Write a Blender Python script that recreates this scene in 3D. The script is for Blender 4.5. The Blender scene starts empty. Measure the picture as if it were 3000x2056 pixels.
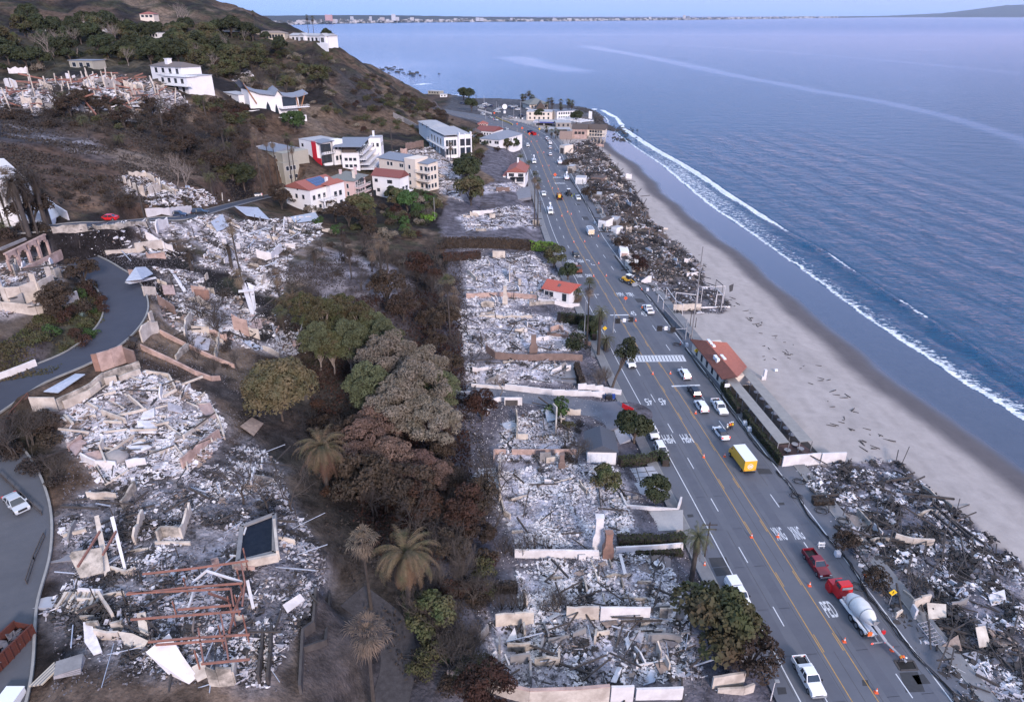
import bpy,math,random
import numpy as np
from mathutils import Vector,Matrix,Euler
R=math.radians
S=bpy.context.scene
COL=S.collection
# ---------------------------------------------------------------- camera
CH,FPX=83.0,2000.0
PITCH=math.atan((1028-45)/FPX)
cam_data=bpy.data.cameras.new('camera')
cam=bpy.data.objects.new('camera',cam_data);COL.objects.link(cam)
cam.location=(0,0,CH)
cam.rotation_euler=(math.pi/2-PITCH,0,0)
cam_data.sensor_width=36;cam_data.lens=36*FPX/3000
cam_data.clip_start=1;cam_data.clip_end=200000
S.camera=cam
# ---------------------------------------------------------------- light
w=bpy.data.worlds.new('World');S.world=w;w.use_nodes=True
nt=w.node_tree;nt.nodes.clear()
def wn(t,**k):
 n=nt.nodes.new(t)
 for a,b in k.items():setattr(n,a,b)
 return n
SUN_EL,SUN_AZ=7.0,158.0
sky=wn('ShaderNodeTexSky',sky_type='NISHITA',sun_disc=False)
sky.sun_elevation=R(SUN_EL);sky.sun_rotation=R(SUN_AZ)
sky.altitude=80;sky.air_density=1.3;sky.dust_density=2.0;sky.ozone_density=2.5
geo=wn('ShaderNodeTexCoord');sep=wn('ShaderNodeSeparateXYZ')
nt.links.new(geo.outputs['Generated'],sep.inputs[0])
ramp=wn('ShaderNodeValToRGB')
cr=ramp.color_ramp
for p_,c_ in[(0.0,(0.27,0.42,0.78)),(0.025,(0.36,0.47,0.82)),(0.06,(0.90,0.80,1.12)),(0.12,(0.88,0.79,1.13)),(0.21,(0.28,0.50,1.06)),(0.40,(0.12,0.36,0.92)),(1.0,(0.20,0.40,0.96))]:
 e=cr.elements.new(p_);e.color=(*c_,1)
cr.elements.remove(cr.elements[0]);cr.elements.remove(cr.elements[-1])
nt.links.new(sep.outputs['Z'],ramp.inputs[0])
side=wn('ShaderNodeMapRange');side.inputs['From Min'].default_value=-0.2;side.inputs['From Max'].default_value=0.75
nt.links.new(sep.outputs['X'],side.inputs['Value'])
tint=wn('ShaderNodeMix',data_type='RGBA');tint.inputs[6].default_value=(0.84,0.94,1.0,1);tint.inputs[7].default_value=(1.12,0.97,.95,1)
nt.links.new(side.outputs['Result'],tint.inputs[0])
mul=wn('ShaderNodeMix',data_type='RGBA',blend_type='MULTIPLY');mul.inputs[0].default_value=1
nt.links.new(ramp.outputs[0],mul.inputs[6]);nt.links.new(tint.outputs[2],mul.inputs[7])
bg1=wn('ShaderNodeBackground');bg1.inputs[1].default_value=0.08
bg2=wn('ShaderNodeBackground');bg2.inputs[1].default_value=0.85
nt.links.new(sky.outputs[0],bg1.inputs[0]);nt.links.new(mul.outputs[2],bg2.inputs[0])
mx=wn('ShaderNodeMixShader');mx.inputs[0].default_value=0.86
nt.links.new(bg1.outputs[0],mx.inputs[1]);nt.links.new(bg2.outputs[0],mx.inputs[2])
out=wn('ShaderNodeOutputWorld');nt.links.new(mx.outputs[0],out.inputs[0])
sl=bpy.data.lights.new('sun','SUN');sl.energy=2.1;sl.angle=R(11);sl.color=(1.0,0.84,0.78)
sun=bpy.data.objects.new('sun',sl);COL.objects.link(sun)
az,el=R(SUN_AZ),R(22)
d_=Vector((math.sin(az)*math.cos(el),math.cos(az)*math.cos(el),math.sin(el)))
sun.rotation_euler=d_.to_track_quat('Z','Y').to_euler();sun.location=(0,-50,200)
S.view_settings.view_transform='Standard';S.view_settings.look='None'
S.view_settings.exposure=1.08;S.view_settings.gamma=1.0;S.view_settings.use_curve_mapping=False
S.render.engine='CYCLES'
S.cycles.max_bounces=4;S.cycles.diffuse_bounces=2;S.cycles.glossy_bounces=2;S.cycles.transparent_max_bounces=4
S.cycles.transmission_bounces=2;S.cycles.volume_bounces=0;S.cycles.caustics_reflective=False;S.cycles.caustics_refractive=False
# ---------------------------------------------------------------- survey helpers: photograph pixels (3000 wide) <-> places
TL=dict(A=(0,0,2.324),B=(1000,0,2.324),C=(2000,0,2.324),D=(0,685,2.324),E=(1000,685,2.324),F=(2000,685,2.324),G=(0,1371,2.324),H=(1000,1371,2.324),I=(2000,1371,2.324),L=(1300,250,2.905),V=(0,0,1/1.29088),O=(0,0,1.0),Z=(650,350,3.32),K=(1350,240,4.648),N=(1550,400,3.8733),Q=(1800,700,4.552),U=(0,680,4.552))
def px(t,x,y):
 a=TL[t];return a[0]+x/a[2],a[1]+y/a[2]
cP,sP=math.cos(PITCH),math.sin(PITCH)
def ray(X,Y):
 v=(Y-1028)/FPX;u=(X-1500)/FPX
 return np.array((u,cP-v*sP,-sP-v*cP))
def pz(t,x,y,z):
 r=ray(*px(t,x,y));k=(z-CH)/r[2]
 return np.array((r[0]*k,r[1]*k,z))
def pd(t,x,y,d):
 return ray(*px(t,x,y))*d+np.array((0,0,CH))
def project(P):
 P=np.asarray(P,float);dz=P[...,2]-CH
 depth=P[...,1]*cP-dz*sP;up=P[...,1]*sP+dz*cP
 dd=np.maximum(depth,1e-3)
 return 1500+FPX*P[...,0]/dd,1028-FPX*up/dd,depth
# ---------------------------------------------------------------- noise
def _h(i,j,s):
 n=(i.astype(np.int64)*374761393+j.astype(np.int64)*668265263+s*974634777)&0x7fffffff
 n=((n^(n>>13))*1274126177)&0x7fffffff
 return((n^(n>>16))&0xffff)/65535.0
def vnoise(x,y,s=0):
 xi=np.floor(x);yi=np.floor(y);fx=x-xi;fy=y-yi
 fx=fx*fx*(3-2*fx);fy=fy*fy*(3-2*fy);xi=xi.astype(int);yi=yi.astype(int)
 return(_h(xi,yi,s)*(1-fx)+_h(xi+1,yi,s)*fx)*(1-fy)+(_h(xi,yi+1,s)*(1-fx)+_h(xi+1,yi+1,s)*fx)*fy
def fbm(x,y,s=0,o=4):
 r=0;a=0.5;t=0
 for k in range(o):
  r=r+a*vnoise(x,y,s+k);t+=a;x=x*2.03+7.1;y=y*2.03+3.3;a*=0.5
 return r/t
def sm(a,b,x):
 t=np.clip((x-a)/(b-a),0,1);return t*t*(3-2*t)
def inpoly(x,y,poly):
 c=np.zeros(np.shape(x),bool);n=len(poly)
 for i in range(n):
  x1,y1=poly[i][:2];x2,y2=poly[(i+1)%n][:2]
  if y1==y2:continue
  c^=((y1>y)!=(y2>y))&(x<(x2-x1)*(y-y1)/(y2-y1)+x1)
 return c
def dpoly(x,y,line,closed=False):
 """distance to a polyline, and the interpolated third column if the line has one"""
 best=np.full(np.shape(x),1e18);val=np.zeros(np.shape(x));n=len(line)
 for i in range(n if closed else n-1):
  a=line[i];b=line[(i+1)%n]
  dx=b[0]-a[0];dy=b[1]-a[1]
  t=np.clip(((x-a[0])*dx+(y-a[1])*dy)/(dx*dx+dy*dy+1e-9),0,1)
  d=(x-a[0]-t*dx)**2+(y-a[1]-t*dy)**2
  m=d<best;best=np.where(m,d,best)
  if len(a)>2:val=np.where(m,a[2]+t*(b[2]-a[2]),val)
 return np.sqrt(best),val
def smooth_line(pts,n=8):
 """Catmull-Rom through the points"""
 P=[np.array(p,float)for p in pts];P=[2*P[0]-P[1]]+P+[2*P[-1]-P[-2]];o=[]
 for i in range(1,len(P)-2):
  for k in range(n):
   t=k/n;a,b,c,d=P[i-1:i+3]
   o.append(0.5*((2*b)+(c-a)*t+(2*a-5*b+4*c-d)*t*t+(3*b-3*c+d-a)*t**3))
 o.append(P[-2]);return o
# ---------------------------------------------------------------- mesh building
class MB:
 def __init__(s):s.v=[];s.f=[];s.m=[];s.n=0
 def add(s,verts,faces,mi=0):
  b=s.n;s.v.extend([tuple(map(float,p))for p in verts]);s.n+=len(verts)
  s.f.extend([tuple(i+b for i in f)for f in faces]);s.m.extend([mi]*len(faces));return s
 def box(s,x0,x1,y0,y1,z0,z1,mi=0,M=None,taper=0):
  t=taper
  v=[(x0,y0,z0),(x1,y0,z0),(x1,y1,z0),(x0,y1,z0),(x0+t,y0+t,z1),(x1-t,y0+t,z1),(x1-t,y1-t,z1),(x0+t,y1-t,z1)]
  if M is not None:v=[M@Vector(p)for p in v]
  return s.add(v,[(0,3,2,1),(4,5,6,7),(0,1,5,4),(1,2,6,5),(2,3,7,6),(3,0,4,7)],mi)
 def beam(s,a,b,w=0.2,h=None,mi=0):
  a=Vector(a);b=Vector(b);h=h or w;d=b-a;L=d.length
  if L<1e-4:return s
  q=d.to_track_quat('X','Z').to_matrix().to_4x4()
  return s.box(0,L,-w/2,w/2,-h/2,h/2,mi,Matrix.Translation(a)@q)
 def tube(s,pts,rad,n=6,mi=0,cap=True):
  pts=[Vector(p)for p in pts];rings=[]
  if not isinstance(rad,(list,tuple)):rad=[rad]*len(pts)
  vs=[]
  for i,p in enumerate(pts):
   d=(pts[min(i+1,len(pts)-1)]-pts[max(i-1,0)]).normalized()
   r_=Vector((0,0,1))if abs(d.z)<0.95 else Vector((1,0,0))
   u=d.cross(r_).normalized();v=d.cross(u)
   for k in range(n):
    a=2*math.pi*k/n;vs.append(p+(u*math.cos(a)+v*math.sin(a))*rad[i])
  fs=[]
  for i in range(len(pts)-1):
   for k in range(n):
    a=i*n+k;b=i*n+(k+1)%n;fs.append((a,a+n,b+n,b))
  if cap:fs.append(tuple(range(n)));fs.append(tuple(range(len(pts)*n-1,len(pts)*n-n-1,-1)))
  return s.add(vs,fs,mi)
 def prism(s,poly,z0,z1,mi=0):
  n=len(poly);a=sum(poly[i][0]*poly[(i+1)%n][1]-poly[(i+1)%n][0]*poly[i][1]for i in range(n))
  if a<0:poly=poly[::-1]
  v=[(p[0],p[1],z0)for p in poly]+[(p[0],p[1],z1)for p in poly]
  return s.add(v,[tuple(range(n-1,-1,-1)),tuple(range(n,2*n))]+[(i,(i+1)%n,n+(i+1)%n,n+i)for i in range(n)],mi)
 def xprism(s,prof,y0,y1,mi=0,M=None,inset=None):
  """side profile (x,z) swept across y; inset(z)-> narrowing"""
  n=len(prof);a=sum(prof[i][0]*prof[(i+1)%n][1]-prof[(i+1)%n][0]*prof[i][1]for i in range(n))
  if a<0:prof=prof[::-1]
  f=inset or(lambda z:0)
  v=[(p[0],y0+f(p[1]),p[1])for p in prof]+[(p[0],y1-f(p[1]),p[1])for p in prof]
  if M is not None:v=[M@Vector(p)for p in v]
  return s.add(v,[tuple(range(n)),tuple(range(2*n-1,n-1,-1))]+[(n+i,n+(i+1)%n,(i+1)%n,i)for i in range(n)],mi)
 def build(s,name,mats,parent=None,smooth=False):
  if not isinstance(mats,(list,tuple)):mats=[mats]
  me=bpy.data.meshes.new(name);me.from_pydata(s.v,[],s.f)
  for m in mats:me.materials.append(m)
  if len(mats)>1:me.polygons.foreach_set('material_index',s.m)
  if smooth:me.polygons.foreach_set('use_smooth',[True]*len(s.f))
  me.update();return link(name,me,parent)
def link(name,data,parent=None):
 o=bpy.data.objects.new(name,data);COL.objects.link(o)
 if parent is not None:o.parent=parent
 return o
def npmesh(name,V,F,mats,parent=None,mi=None,smooth=False,colors=None,extra=None):
 """F: (n,k) array of equal-size faces"""
 me=bpy.data.meshes.new(name);n,k=F.shape
 me.vertices.add(len(V));me.vertices.foreach_set('co',np.asarray(V,np.float32).ravel())
 me.loops.add(n*k);me.loops.foreach_set('vertex_index',F.astype(np.int32).ravel())
 me.polygons.add(n);me.polygons.foreach_set('loop_start',np.arange(0,n*k,k,dtype=np.int32));me.polygons.foreach_set('loop_total',np.full(n,k,np.int32))
 if not isinstance(mats,(list,tuple)):mats=[mats]
 for m in mats:me.materials.append(m)
 if mi is not None:me.polygons.foreach_set('material_index',np.asarray(mi,np.int32))
 me.polygons.foreach_set('use_smooth',np.full(n,smooth))
 if colors is not None:
  at=me.color_attributes.new('tint','FLOAT_COLOR','POINT');at.data.foreach_set('color',np.asarray(colors,np.float32).ravel())
 for an,av in(extra or{}).items():
  at=me.attributes.new(an,'FLOAT','POINT');at.data.foreach_set('value',np.asarray(av,np.float32).ravel())
 me.update();me.validate()
 return link(name,me,parent)
def thing(name,label,cat,loc=(0,0,0),rz=0,group=None):
 o=bpy.data.objects.new(name,None);COL.objects.link(o);o.empty_display_size=0.5
 o.location=tuple(map(float,loc));o.rotation_euler=(0,0,rz);o['label']=label;o['category']=cat
 if group:o['group']=group
 return o
def tag(o,label,cat,group=None):
 o['label']=label;o['category']=cat
 if group:o['group']=group
 return o
def struct(o):o['kind']='structure';return o
def stuff(o):o['kind']='stuff';return o
def copy_tree(o,parent=None):
 c=o.copy();COL.objects.link(c);c.parent=parent
 for ch in list(o.children):copy_tree(ch,c)
 return c
# ---------------------------------------------------------------- materials
MATS={}
def mat(name,c,c2=None,scale=3.0,rough=0.8,metal=0.0,bump=0.0,bscale=None,rnd=0.0,spec=0.3,detail=5,sharp=0.25,emit=0):
 if name in MATS:return MATS[name]
 m=bpy.data.materials.new(name);m.use_nodes=True;n=m.node_tree;b=n.nodes['Principled BSDF']
 b.inputs['Roughness'].default_value=rough;b.inputs['Metallic'].default_value=metal;b.inputs['Specular IOR Level'].default_value=spec
 tc=n.nodes.new('ShaderNodeTexCoord');src=None
 if c2 is None:c2=tuple(x*0.72 for x in c)
 nz=n.nodes.new('ShaderNodeTexNoise');nz.inputs['Scale'].default_value=scale;nz.inputs['Detail'].default_value=detail;nz.inputs['Roughness'].default_value=0.65
 n.links.new(tc.outputs['Object'],nz.inputs['Vector'])
 mr=n.nodes.new('ShaderNodeMapRange');mr.inputs['From Min'].default_value=0.5-sharp;mr.inputs['From Max'].default_value=0.5+sharp
 n.links.new(nz.outputs['Fac'],mr.inputs['Value'])
 mc=n.nodes.new('ShaderNodeMix');mc.data_type='RGBA';mc.inputs[6].default_value=(*c,1);mc.inputs[7].default_value=(*c2,1)
 n.links.new(mr.outputs[0],mc.inputs[0]);src=mc.outputs[2]
 if rnd:
  oi=n.nodes.new('ShaderNodeObjectInfo');hs=n.nodes.new('ShaderNodeHueSaturation')
  r1=n.nodes.new('ShaderNodeMapRange');r1.inputs['To Min'].default_value=1-rnd;r1.inputs['To Max'].default_value=1+rnd
  r2=n.nodes.new('ShaderNodeMapRange');r2.inputs['To Min'].default_value=0.5-rnd*0.06;r2.inputs['To Max'].default_value=0.5+rnd*0.06
  n.links.new(oi.outputs['Random'],r1.inputs['Value']);n.links.new(oi.outputs['Random'],r2.inputs['Value'])
  n.links.new(src,hs.inputs['Color']);n.links.new(r1.outputs[0],hs.inputs['Value']);n.links.new(r2.outputs[0],hs.inputs['Hue']);src=hs.outputs[0]
 n.links.new(src,b.inputs['Base Color'])
 if bump:
  nb=n.nodes.new('ShaderNodeTexNoise');nb.inputs['Scale'].default_value=bscale or scale*4;nb.inputs['Detail'].default_value=4
  n.links.new(tc.outputs['Object'],nb.inputs['Vector'])
  bp=n.nodes.new('ShaderNodeBump');bp.inputs['Strength'].default_value=bump;bp.inputs['Distance'].default_value=0.1
  n.links.new(nb.outputs['Fac'],bp.inputs['Height']);n.links.new(bp.outputs[0],b.inputs['Normal'])
 if emit:
  b.inputs['Emission Color'].default_value=(*c,1);b.inputs['Emission Strength'].default_value=emit
 MATS[name]=m;return m
# ---------------------------------------------------------------- coast, road lines (metres; sea level z = 0, highway z = 5)
RZ=5.0
COAST=[(145,-80),(135,0),(126,70),(121,105),(116.9,132.9),(113.4,151),(112,164),(108.5,188.7),(106.8,210),(105,239),(101,281),(96.5,320),(94,370),(92,428),(86.5,486),(82,540),(81,600),(84,650),(74,690),(17,753),(-48,786),(-84,860),(-141,1008),(-186,1186),(-260,1400),(-600,2400),(-2700,9200)]
LANDPOLY=COAST+[(-9000,9200),(-9000,-80)]
BREAK=[(150,40),(140,110),(131,150),(128.1,180),(127,191),(125.5,209),(123.4,236),(122.0,261),(118.3,281),(112.3,350),(109.5,400),(105.4,440),(100,480),(96.5,520),(92.5,575),(96,640),(90,700),(30,772),(-40,806),(-75,880),(-135,1020),(-180,1190)]
YL=smooth_line([(52,-30),(46,28),(43.1,58.2),(38.1,107.7),(33.4,154.2),(28.3,206),(23.4,259),(21.3,310),(19.0,362),(17.3,402.8),(15.2,455),(12.5,490),(7.5,520),(0,545),(-12,572),(-30,600),(-56,634),(-90,672),(-140,720)],6)
def offset_line(line,d):
 o=[]
 for i,p in enumerate(line):
  a=line[max(i-1,0)];b=line[min(i+1,len(line)-1)]
  t=np.array(b[:2])-np.array(a[:2]);t=t/(np.linalg.norm(t)+1e-9)
  dd=d(p[1])if callable(d)else d
  o.append((p[0]+t[1]*dd,p[1]-t[0]*dd))
 return o
def off_edgeR(y):return np.interp(y,[0,100,150,260,420,500,560,640],[12.6,12.6,12.8,12.4,14.6,15.5,15,12])
def off_kerbR(y):return np.interp(y,[0,100,150,260,420,500,560,640],[16.2,16.2,16.4,16.0,18.0,19.5,20,15])
def off_edgeL(y):return np.interp(y,[0,100,150,260,340,440,500,560,640],[-6.4,-6.6,-7.0,-6.4,-6.8,-8,-9,-10,-8])
def off_kerbL(y):return np.interp(y,[0,100,150,260,340,440,500,560,640],[-9.4,-9.6,-9.6,-8.6,-9,-10,-12,-16,-11])
YLa=np.array(YL)
def roadx(y,off):
 o=np.array(offset_line(YL,off));i=o[:,1].argsort();return np.interp(y,o[i,1],o[i,0])
def V3(x,y,z):return pz('V',x,y,z)
HR=[V3(-60,1700,19),V3(-22,1560,20),V3(-2,1400,21.3),V3(36,1270,22.8),V3(36,1160,24.6),V3(-4,1060,26.2),V3(-75,990,27),V3(-130,960,27.3)]
HR2=[V3(-130,985,27.3),V3(-40,925,27.6),V3(60,862,28.2),V3(180,810,28.9),V3(252,760,29.6),V3(286,705,30.4),V3(270,650,31.4),V3(228,618,32.4),V3(190,596,33.2),V3(140,575,34),V3(60,548,35.5)]
HR3=[V3(-160,536,41.5),V3(60,522,40.5),V3(150,514,39.5),V3(250,506,38),V3(350,498,33.5),V3(420,494,31.5),V3(480,478,28.5),V3(540,462,23),V3(598,448,16.5),V3(660,436,12)]
HR,HR2,HR3=[smooth_line(h,6)for h in(HR,HR2,HR3)]
LANE=smooth_line([V3(860,1700,7.5),V3(885,1593,8),V3(905,1500,8.5),V3(885,1420,9.0),V3(800,1350,10)],5)
DRIVE=smooth_line([V3(1430,935,5.3),V3(1330,925,5.8),V3(1240,905,6.2),V3(1120,890,6.8),V3(1030,893,7.2)],5)
CP=[]
def c(x,y,z):CP.append(tuple(pz('V',x,y,z)))
def d(x,y,dist):CP.append(tuple(pd('V',x,y,dist)))
for a in[(1120,1590,6.8),(1300,1590,6.4),(1500,1590,6.2),(1640,1560,5.6),(1120,1400,7),(1300,1400,6.6),(1500,1380,6.2),(1150,1250,7),(1350,1230,6.4),(1500,1260,6),(1080,1080,7.5),(1250,1080,6.6),(1420,1080,5.8),(1120,960,7),(1300,980,6.2),(1100,800,8.5),(1250,790,7.5),(1340,770,6.6),(1060,700,9.5),(1200,690,8),(1080,620,10),(1180,590,9),(1250,600,7),(1070,520,9),(1180,510,7.5),(1110,450,9),(1190,440,7),(1170,400,7.5),(1100,400,12),(1130,340,10),(1080,330,11),(1100,310,10),(1140,300,7),(1050,440,10),(1030,370,12),(1000,440,11),(980,500,10.5),(930,470,12.5),(960,560,11),(960,650,10),(960,740,9),(1000,800,9),(1000,900,8.5),(1000,1000,8),(980,1100,8),(1000,1200,8),(1000,1350,8),(1020,1480,8),(1000,1590,7.8),(880,700,12.5),(820,640,16),(760,720,14.5),(820,800,11),(760,880,12),(850,950,10),(760,1000,12.5),(850,1100,9.2),(760,1120,12.5),(860,1250,9),(780,1250,11.5),(790,1400,11),(900,1400,9),(800,1590,10.5),(740,1200,14),(740,1330,14),(735,1480,14.5),(720,1590,14.5),(600,1270,19.5),(620,1190,19.5),(560,1180,20.5),(450,1200,21.5),(300,1200,22),(200,1200,22.8),(140,1200,23.2),(250,1350,21.5),(400,1350,21),(600,1350,19.2),(690,1300,18),(100,1350,21),(130,1480,21),(200,1500,20.8),(350,1500,20.3),(500,1500,19.6),(600,1500,18.5),(680,1480,17),(250,1570,21),(400,1590,20.6),(600,1590,18.5),(80,1590,20.5),(680,1590,16.5),(200,1120,23.5),(330,1130,22.8),(480,1110,21),(600,1110,18.5),(680,1080,15),(150,1050,25),(250,1000,25.5),(350,950,25),(450,1000,23.5),(430,900,24.5),(200,930,27),(300,860,27.8),(60,1000,27),(90,1080,26),(500,900,21.5),(560,980,18.5),(640,1020,15),(340,760,28.5),(420,820,25.5),(480,760,24),(560,790,20.5),(620,760,18.5),(660,840,15),(590,860,18),(400,700,27.5),(470,680,25),(560,700,20.5),(640,700,18),(700,640,18.5),(620,620,20.5),(540,600,23),(450,620,26),(350,600,30),(260,570,33),(300,545,34),(400,540,31.5),(500,530,27),(600,530,22),(680,520,18),(740,560,17),(650,575,19.5),(780,600,16),(700,490,15.5),(780,500,15),(850,520,14),(880,600,13.5),(620,480,17),(0,700,34),(80,680,34.5),(100,640,35),(0,600,37),(120,590,35),(160,690,32.5),(120,740,31),(50,780,30),(190,730,31),(0,830,29.5),(60,820,29.3),(0,545,39.5),(-200,600,42),(-200,800,38),(-300,1000,34),(-300,1300,28),(-200,1500,24),(860,400,15),(1000,340,14),(1060,300,12),(900,345,17),(1130,270,6.5),(1110,246,6),(1040,290,14)]:c(*a)
for a in[(250,480,176),(250,440,192),(330,455,186),(400,440,208),(330,410,212),(100,400,190),(0,400,172),(200,380,214),(300,350,238),(450,420,232),(480,440,236),(530,430,252),(590,425,272),(540,360,290),(560,410,268),(620,400,292),(450,340,275),(400,300,290),(0,330,208),(120,310,240),(230,300,258),(500,290,318),(560,310,312),(640,300,348),(700,290,372),(780,290,400),(0,235,262),(120,232,278),(230,240,286),(330,235,306),(430,225,330),(500,235,336),(560,240,348),(640,268,356),(700,262,368),(740,240,408),(0,180,320),(120,180,330),(230,185,335),(330,180,345),(450,170,380),(540,185,395),(620,180,420),(0,130,380),(120,128,392),(240,135,400),(370,130,415),(480,120,440),(600,130,460),(700,140,470),(760,150,490),(700,200,425),(800,200,458),(860,230,452),(920,260,450),(980,285,455),(840,270,425),(0,75,440),(90,70,448),(180,68,452),(330,92,470),(480,92,490),(580,92,500),(700,100,508),(755,100,512),(250,50,490),(400,50,520),(0,-8,500),(120,-10,520),(250,-10,540),(400,-8,570),(0,-40,560),(150,-42,580),(300,-40,600),(420,-25,630),(520,12,600),(600,40,610),(655,62,625),(700,80,600),(800,125,535),(870,168,562),(930,195,585),(985,222,608),(1040,246,628),(1000,262,560),(940,220,540),(880,200,520)]:d(*a)
CP+=[(0,720,5),(30,700,5),(-40,765,5),(50,660,5),(-60,785,4.8),(-80,820,4.5),(-20,690,5),(-95,760,5),(-150,780,2),(-100,705,3.5),(-60,680,4),(-450,980,4),(-250,950,3),(-130,800,3),(-300,830,30),(-600,800,100),(-700,650,130),(-620,500,140),(-700,400,130),(-500,720,115),(-400,740,90),(-500,350,100),(-450,250,80),(-350,150,60),(-700,1100,60),(-200,60,35),(-120,30,24),(-60,30,21),(-20,35,12),(0,30,8),(25,30,6),(-300,50,50)]
CPa=np.array(CP)
def _rbf():
 P=CPa[:,:2];D=np.sqrt(((P[:,None]-P[None])**2).sum(-1));n=len(P)
 A=np.zeros((n+3,n+3));A[:n,:n]=-D+np.eye(n)*4.0
 Q=np.c_[np.ones(n),P/300.0];A[:n,n:]=Q;A[n:,:n]=Q.T
 return np.linalg.solve(A,np.r_[CPa[:,2],0,0,0])
WT=_rbf()
def rbf(x,y):
 sh=x.shape;x=x.ravel();y=y.ravel();o=np.empty(len(x))
 for i in range(0,len(x),20000):
  a=x[i:i+20000];b=y[i:i+20000];D=np.sqrt((a[:,None]-CPa[None,:,0])**2+(b[:,None]-CPa[None,:,1])**2)
  o[i:i+20000]=-D@WT[:-3]+WT[-3]+WT[-2]*a/300+WT[-1]*b/300
 return o.reshape(sh)
def axis(segs):
 a=[segs[0][0]]
 for(s0,s1,st)in segs:
  n=max(1,int(round((s1-s0)/st)));a+=list(np.linspace(s0,s1,n+1)[1:])
 return np.array(a)
GX=axis([(-900,-500,16),(-500,-260,4),(-260,-110,2.2),(-110,60,1.1),(60,125,1.5),(125,200,12)])
GY=axis([(-60,35,8),(35,170,1.1),(170,300,1.6),(300,560,2.6),(560,760,5),(760,1500,20)])
X,Y=np.meshgrid(GX,GY)
SD,_=dpoly(X,Y,COAST);LAND=inpoly(X,Y,LANDPOLY);SD=np.where(LAND,SD,-SD)
Zt=rbf(X,Y)
far=sm(150,420,Y)
steep=sm(12,32,Zt)*sm(-20,-80,X)
gul=1-np.abs(2*fbm(X/34+Y/90,Y/60-X/120,5,4)-1)
Zt+=steep*((gul-gul[steep>.5].mean())*(2.5+7*far))
Zt+=(fbm(X/9,Y/9,2,4)-0.5)*(0.7+1.6*sm(14,30,Zt)*(0.4+far))
def carve(Z,line,half,blend,dz=-0.25):
 D,v=dpoly(X,Y,[tuple(p)for p in line]);wv=1-sm(half,half+blend,D);return Z*(1-wv)+(v+dz)*wv
kl=roadx(GY,off_kerbL)[:,None];kr=roadx(GY,off_kerbR)[:,None]
Dr,_=dpoly(X,Y,[tuple(p)for p in offset_line(YL,3.3)])
bench=1-sm(np.interp(Y,[0,450,640],[14,17,15]),np.interp(Y,[0,450,640],[20,25,22]),Dr)
Zt=Zt*(1-bench)+(RZ-0.3)*bench
plain=sm(-66,-50,X)*sm(560,580,Y);Zt=Zt*(1-plain)+4.75*plain
right=sm(roadx(GY,off_kerbR)[:,None],roadx(GY,off_kerbR)[:,None]+3,X)*sm(640,600,Y)
Zt=Zt*(1-right)+(4.7+0.25*(fbm(X/5,Y/5,8)-0.5))*right
for ln in(HR,HR2):Zt=carve(Zt,ln,4.6,3.0)
Zt=carve(Zt,HR3,4.0,4.0)
Zt=carve(Zt,LANE,2.8,3,-0.1);Zt=carve(Zt,DRIVE,3.6,3,-0.1)
beach=np.interp(SD,[-60,-12,0,8,16,22,34,48,60,90,300],[-6,-1.0,0.0,0.25,0.5,1.2,2.9,4.3,5.2,60,500])
beach=np.where((Y>612)|(X<55),np.interp(SD,[-60,-6,0,7,12,90,300],[-6,-3,-.3,4.9,6,80,500]),beach)
beach=beach+0.22*sm(20,30,SD)*(fbm(X/6,Y/12,3)-0.5)
Zt=np.minimum(Zt,beach)
def zat(x,y):
 x=np.clip(np.asarray(x,float),GX[0],GX[-1]-1e-6);y=np.clip(np.asarray(y,float),GY[0],GY[-1]-1e-6)
 i=np.clip(np.searchsorted(GX,x,'right')-1,0,len(GX)-2);j=np.clip(np.searchsorted(GY,y,'right')-1,0,len(GY)-2)
 fx=(x-GX[i])/(GX[i+1]-GX[i]);fy=(y-GY[j])/(GY[j+1]-GY[j])
 return(Zt[j,i]*(1-fx)+Zt[j,i+1]*fx)*(1-fy)+(Zt[j+1,i]*(1-fx)+Zt[j+1,i+1]*fx)*fy
TS=np.concatenate([np.arange(45,300,0.8),np.arange(300,1500,2.5)])
def P(t,x,y,dz=0.0):
 """the place on the ground seen at a pixel of the photograph"""
 r=ray(*px(t,x,y));Q=TS[:,None]*r[None];h=Q[:,2]+CH-zat(Q[:,0],Q[:,1])
 b=np.nonzero(h<0)[0]
 if len(b)==0:k=(4-CH)/min(r[2],-0.003);return np.array((r[0]*k,r[1]*k,4.0))
 i=b[0]
 if i==0:s_=TS[0]
 else:s_=TS[i-1]+(TS[i]-TS[i-1])*h[i-1]/(h[i-1]-h[i])
 q=r*s_;return np.array((q[0],q[1],zat(q[0],q[1])+dz))
def hgt(base,t,x,y):
 """height of a vertical thing standing at base whose top is at that pixel row"""
 _,Y_=px(t,x,y);k=(1028-Y_)/FPX;yy=base[1]
 dz=(k*yy*cP-yy*sP)/(cP+k*sP);return max(0.3,dz+CH-base[2])
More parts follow.
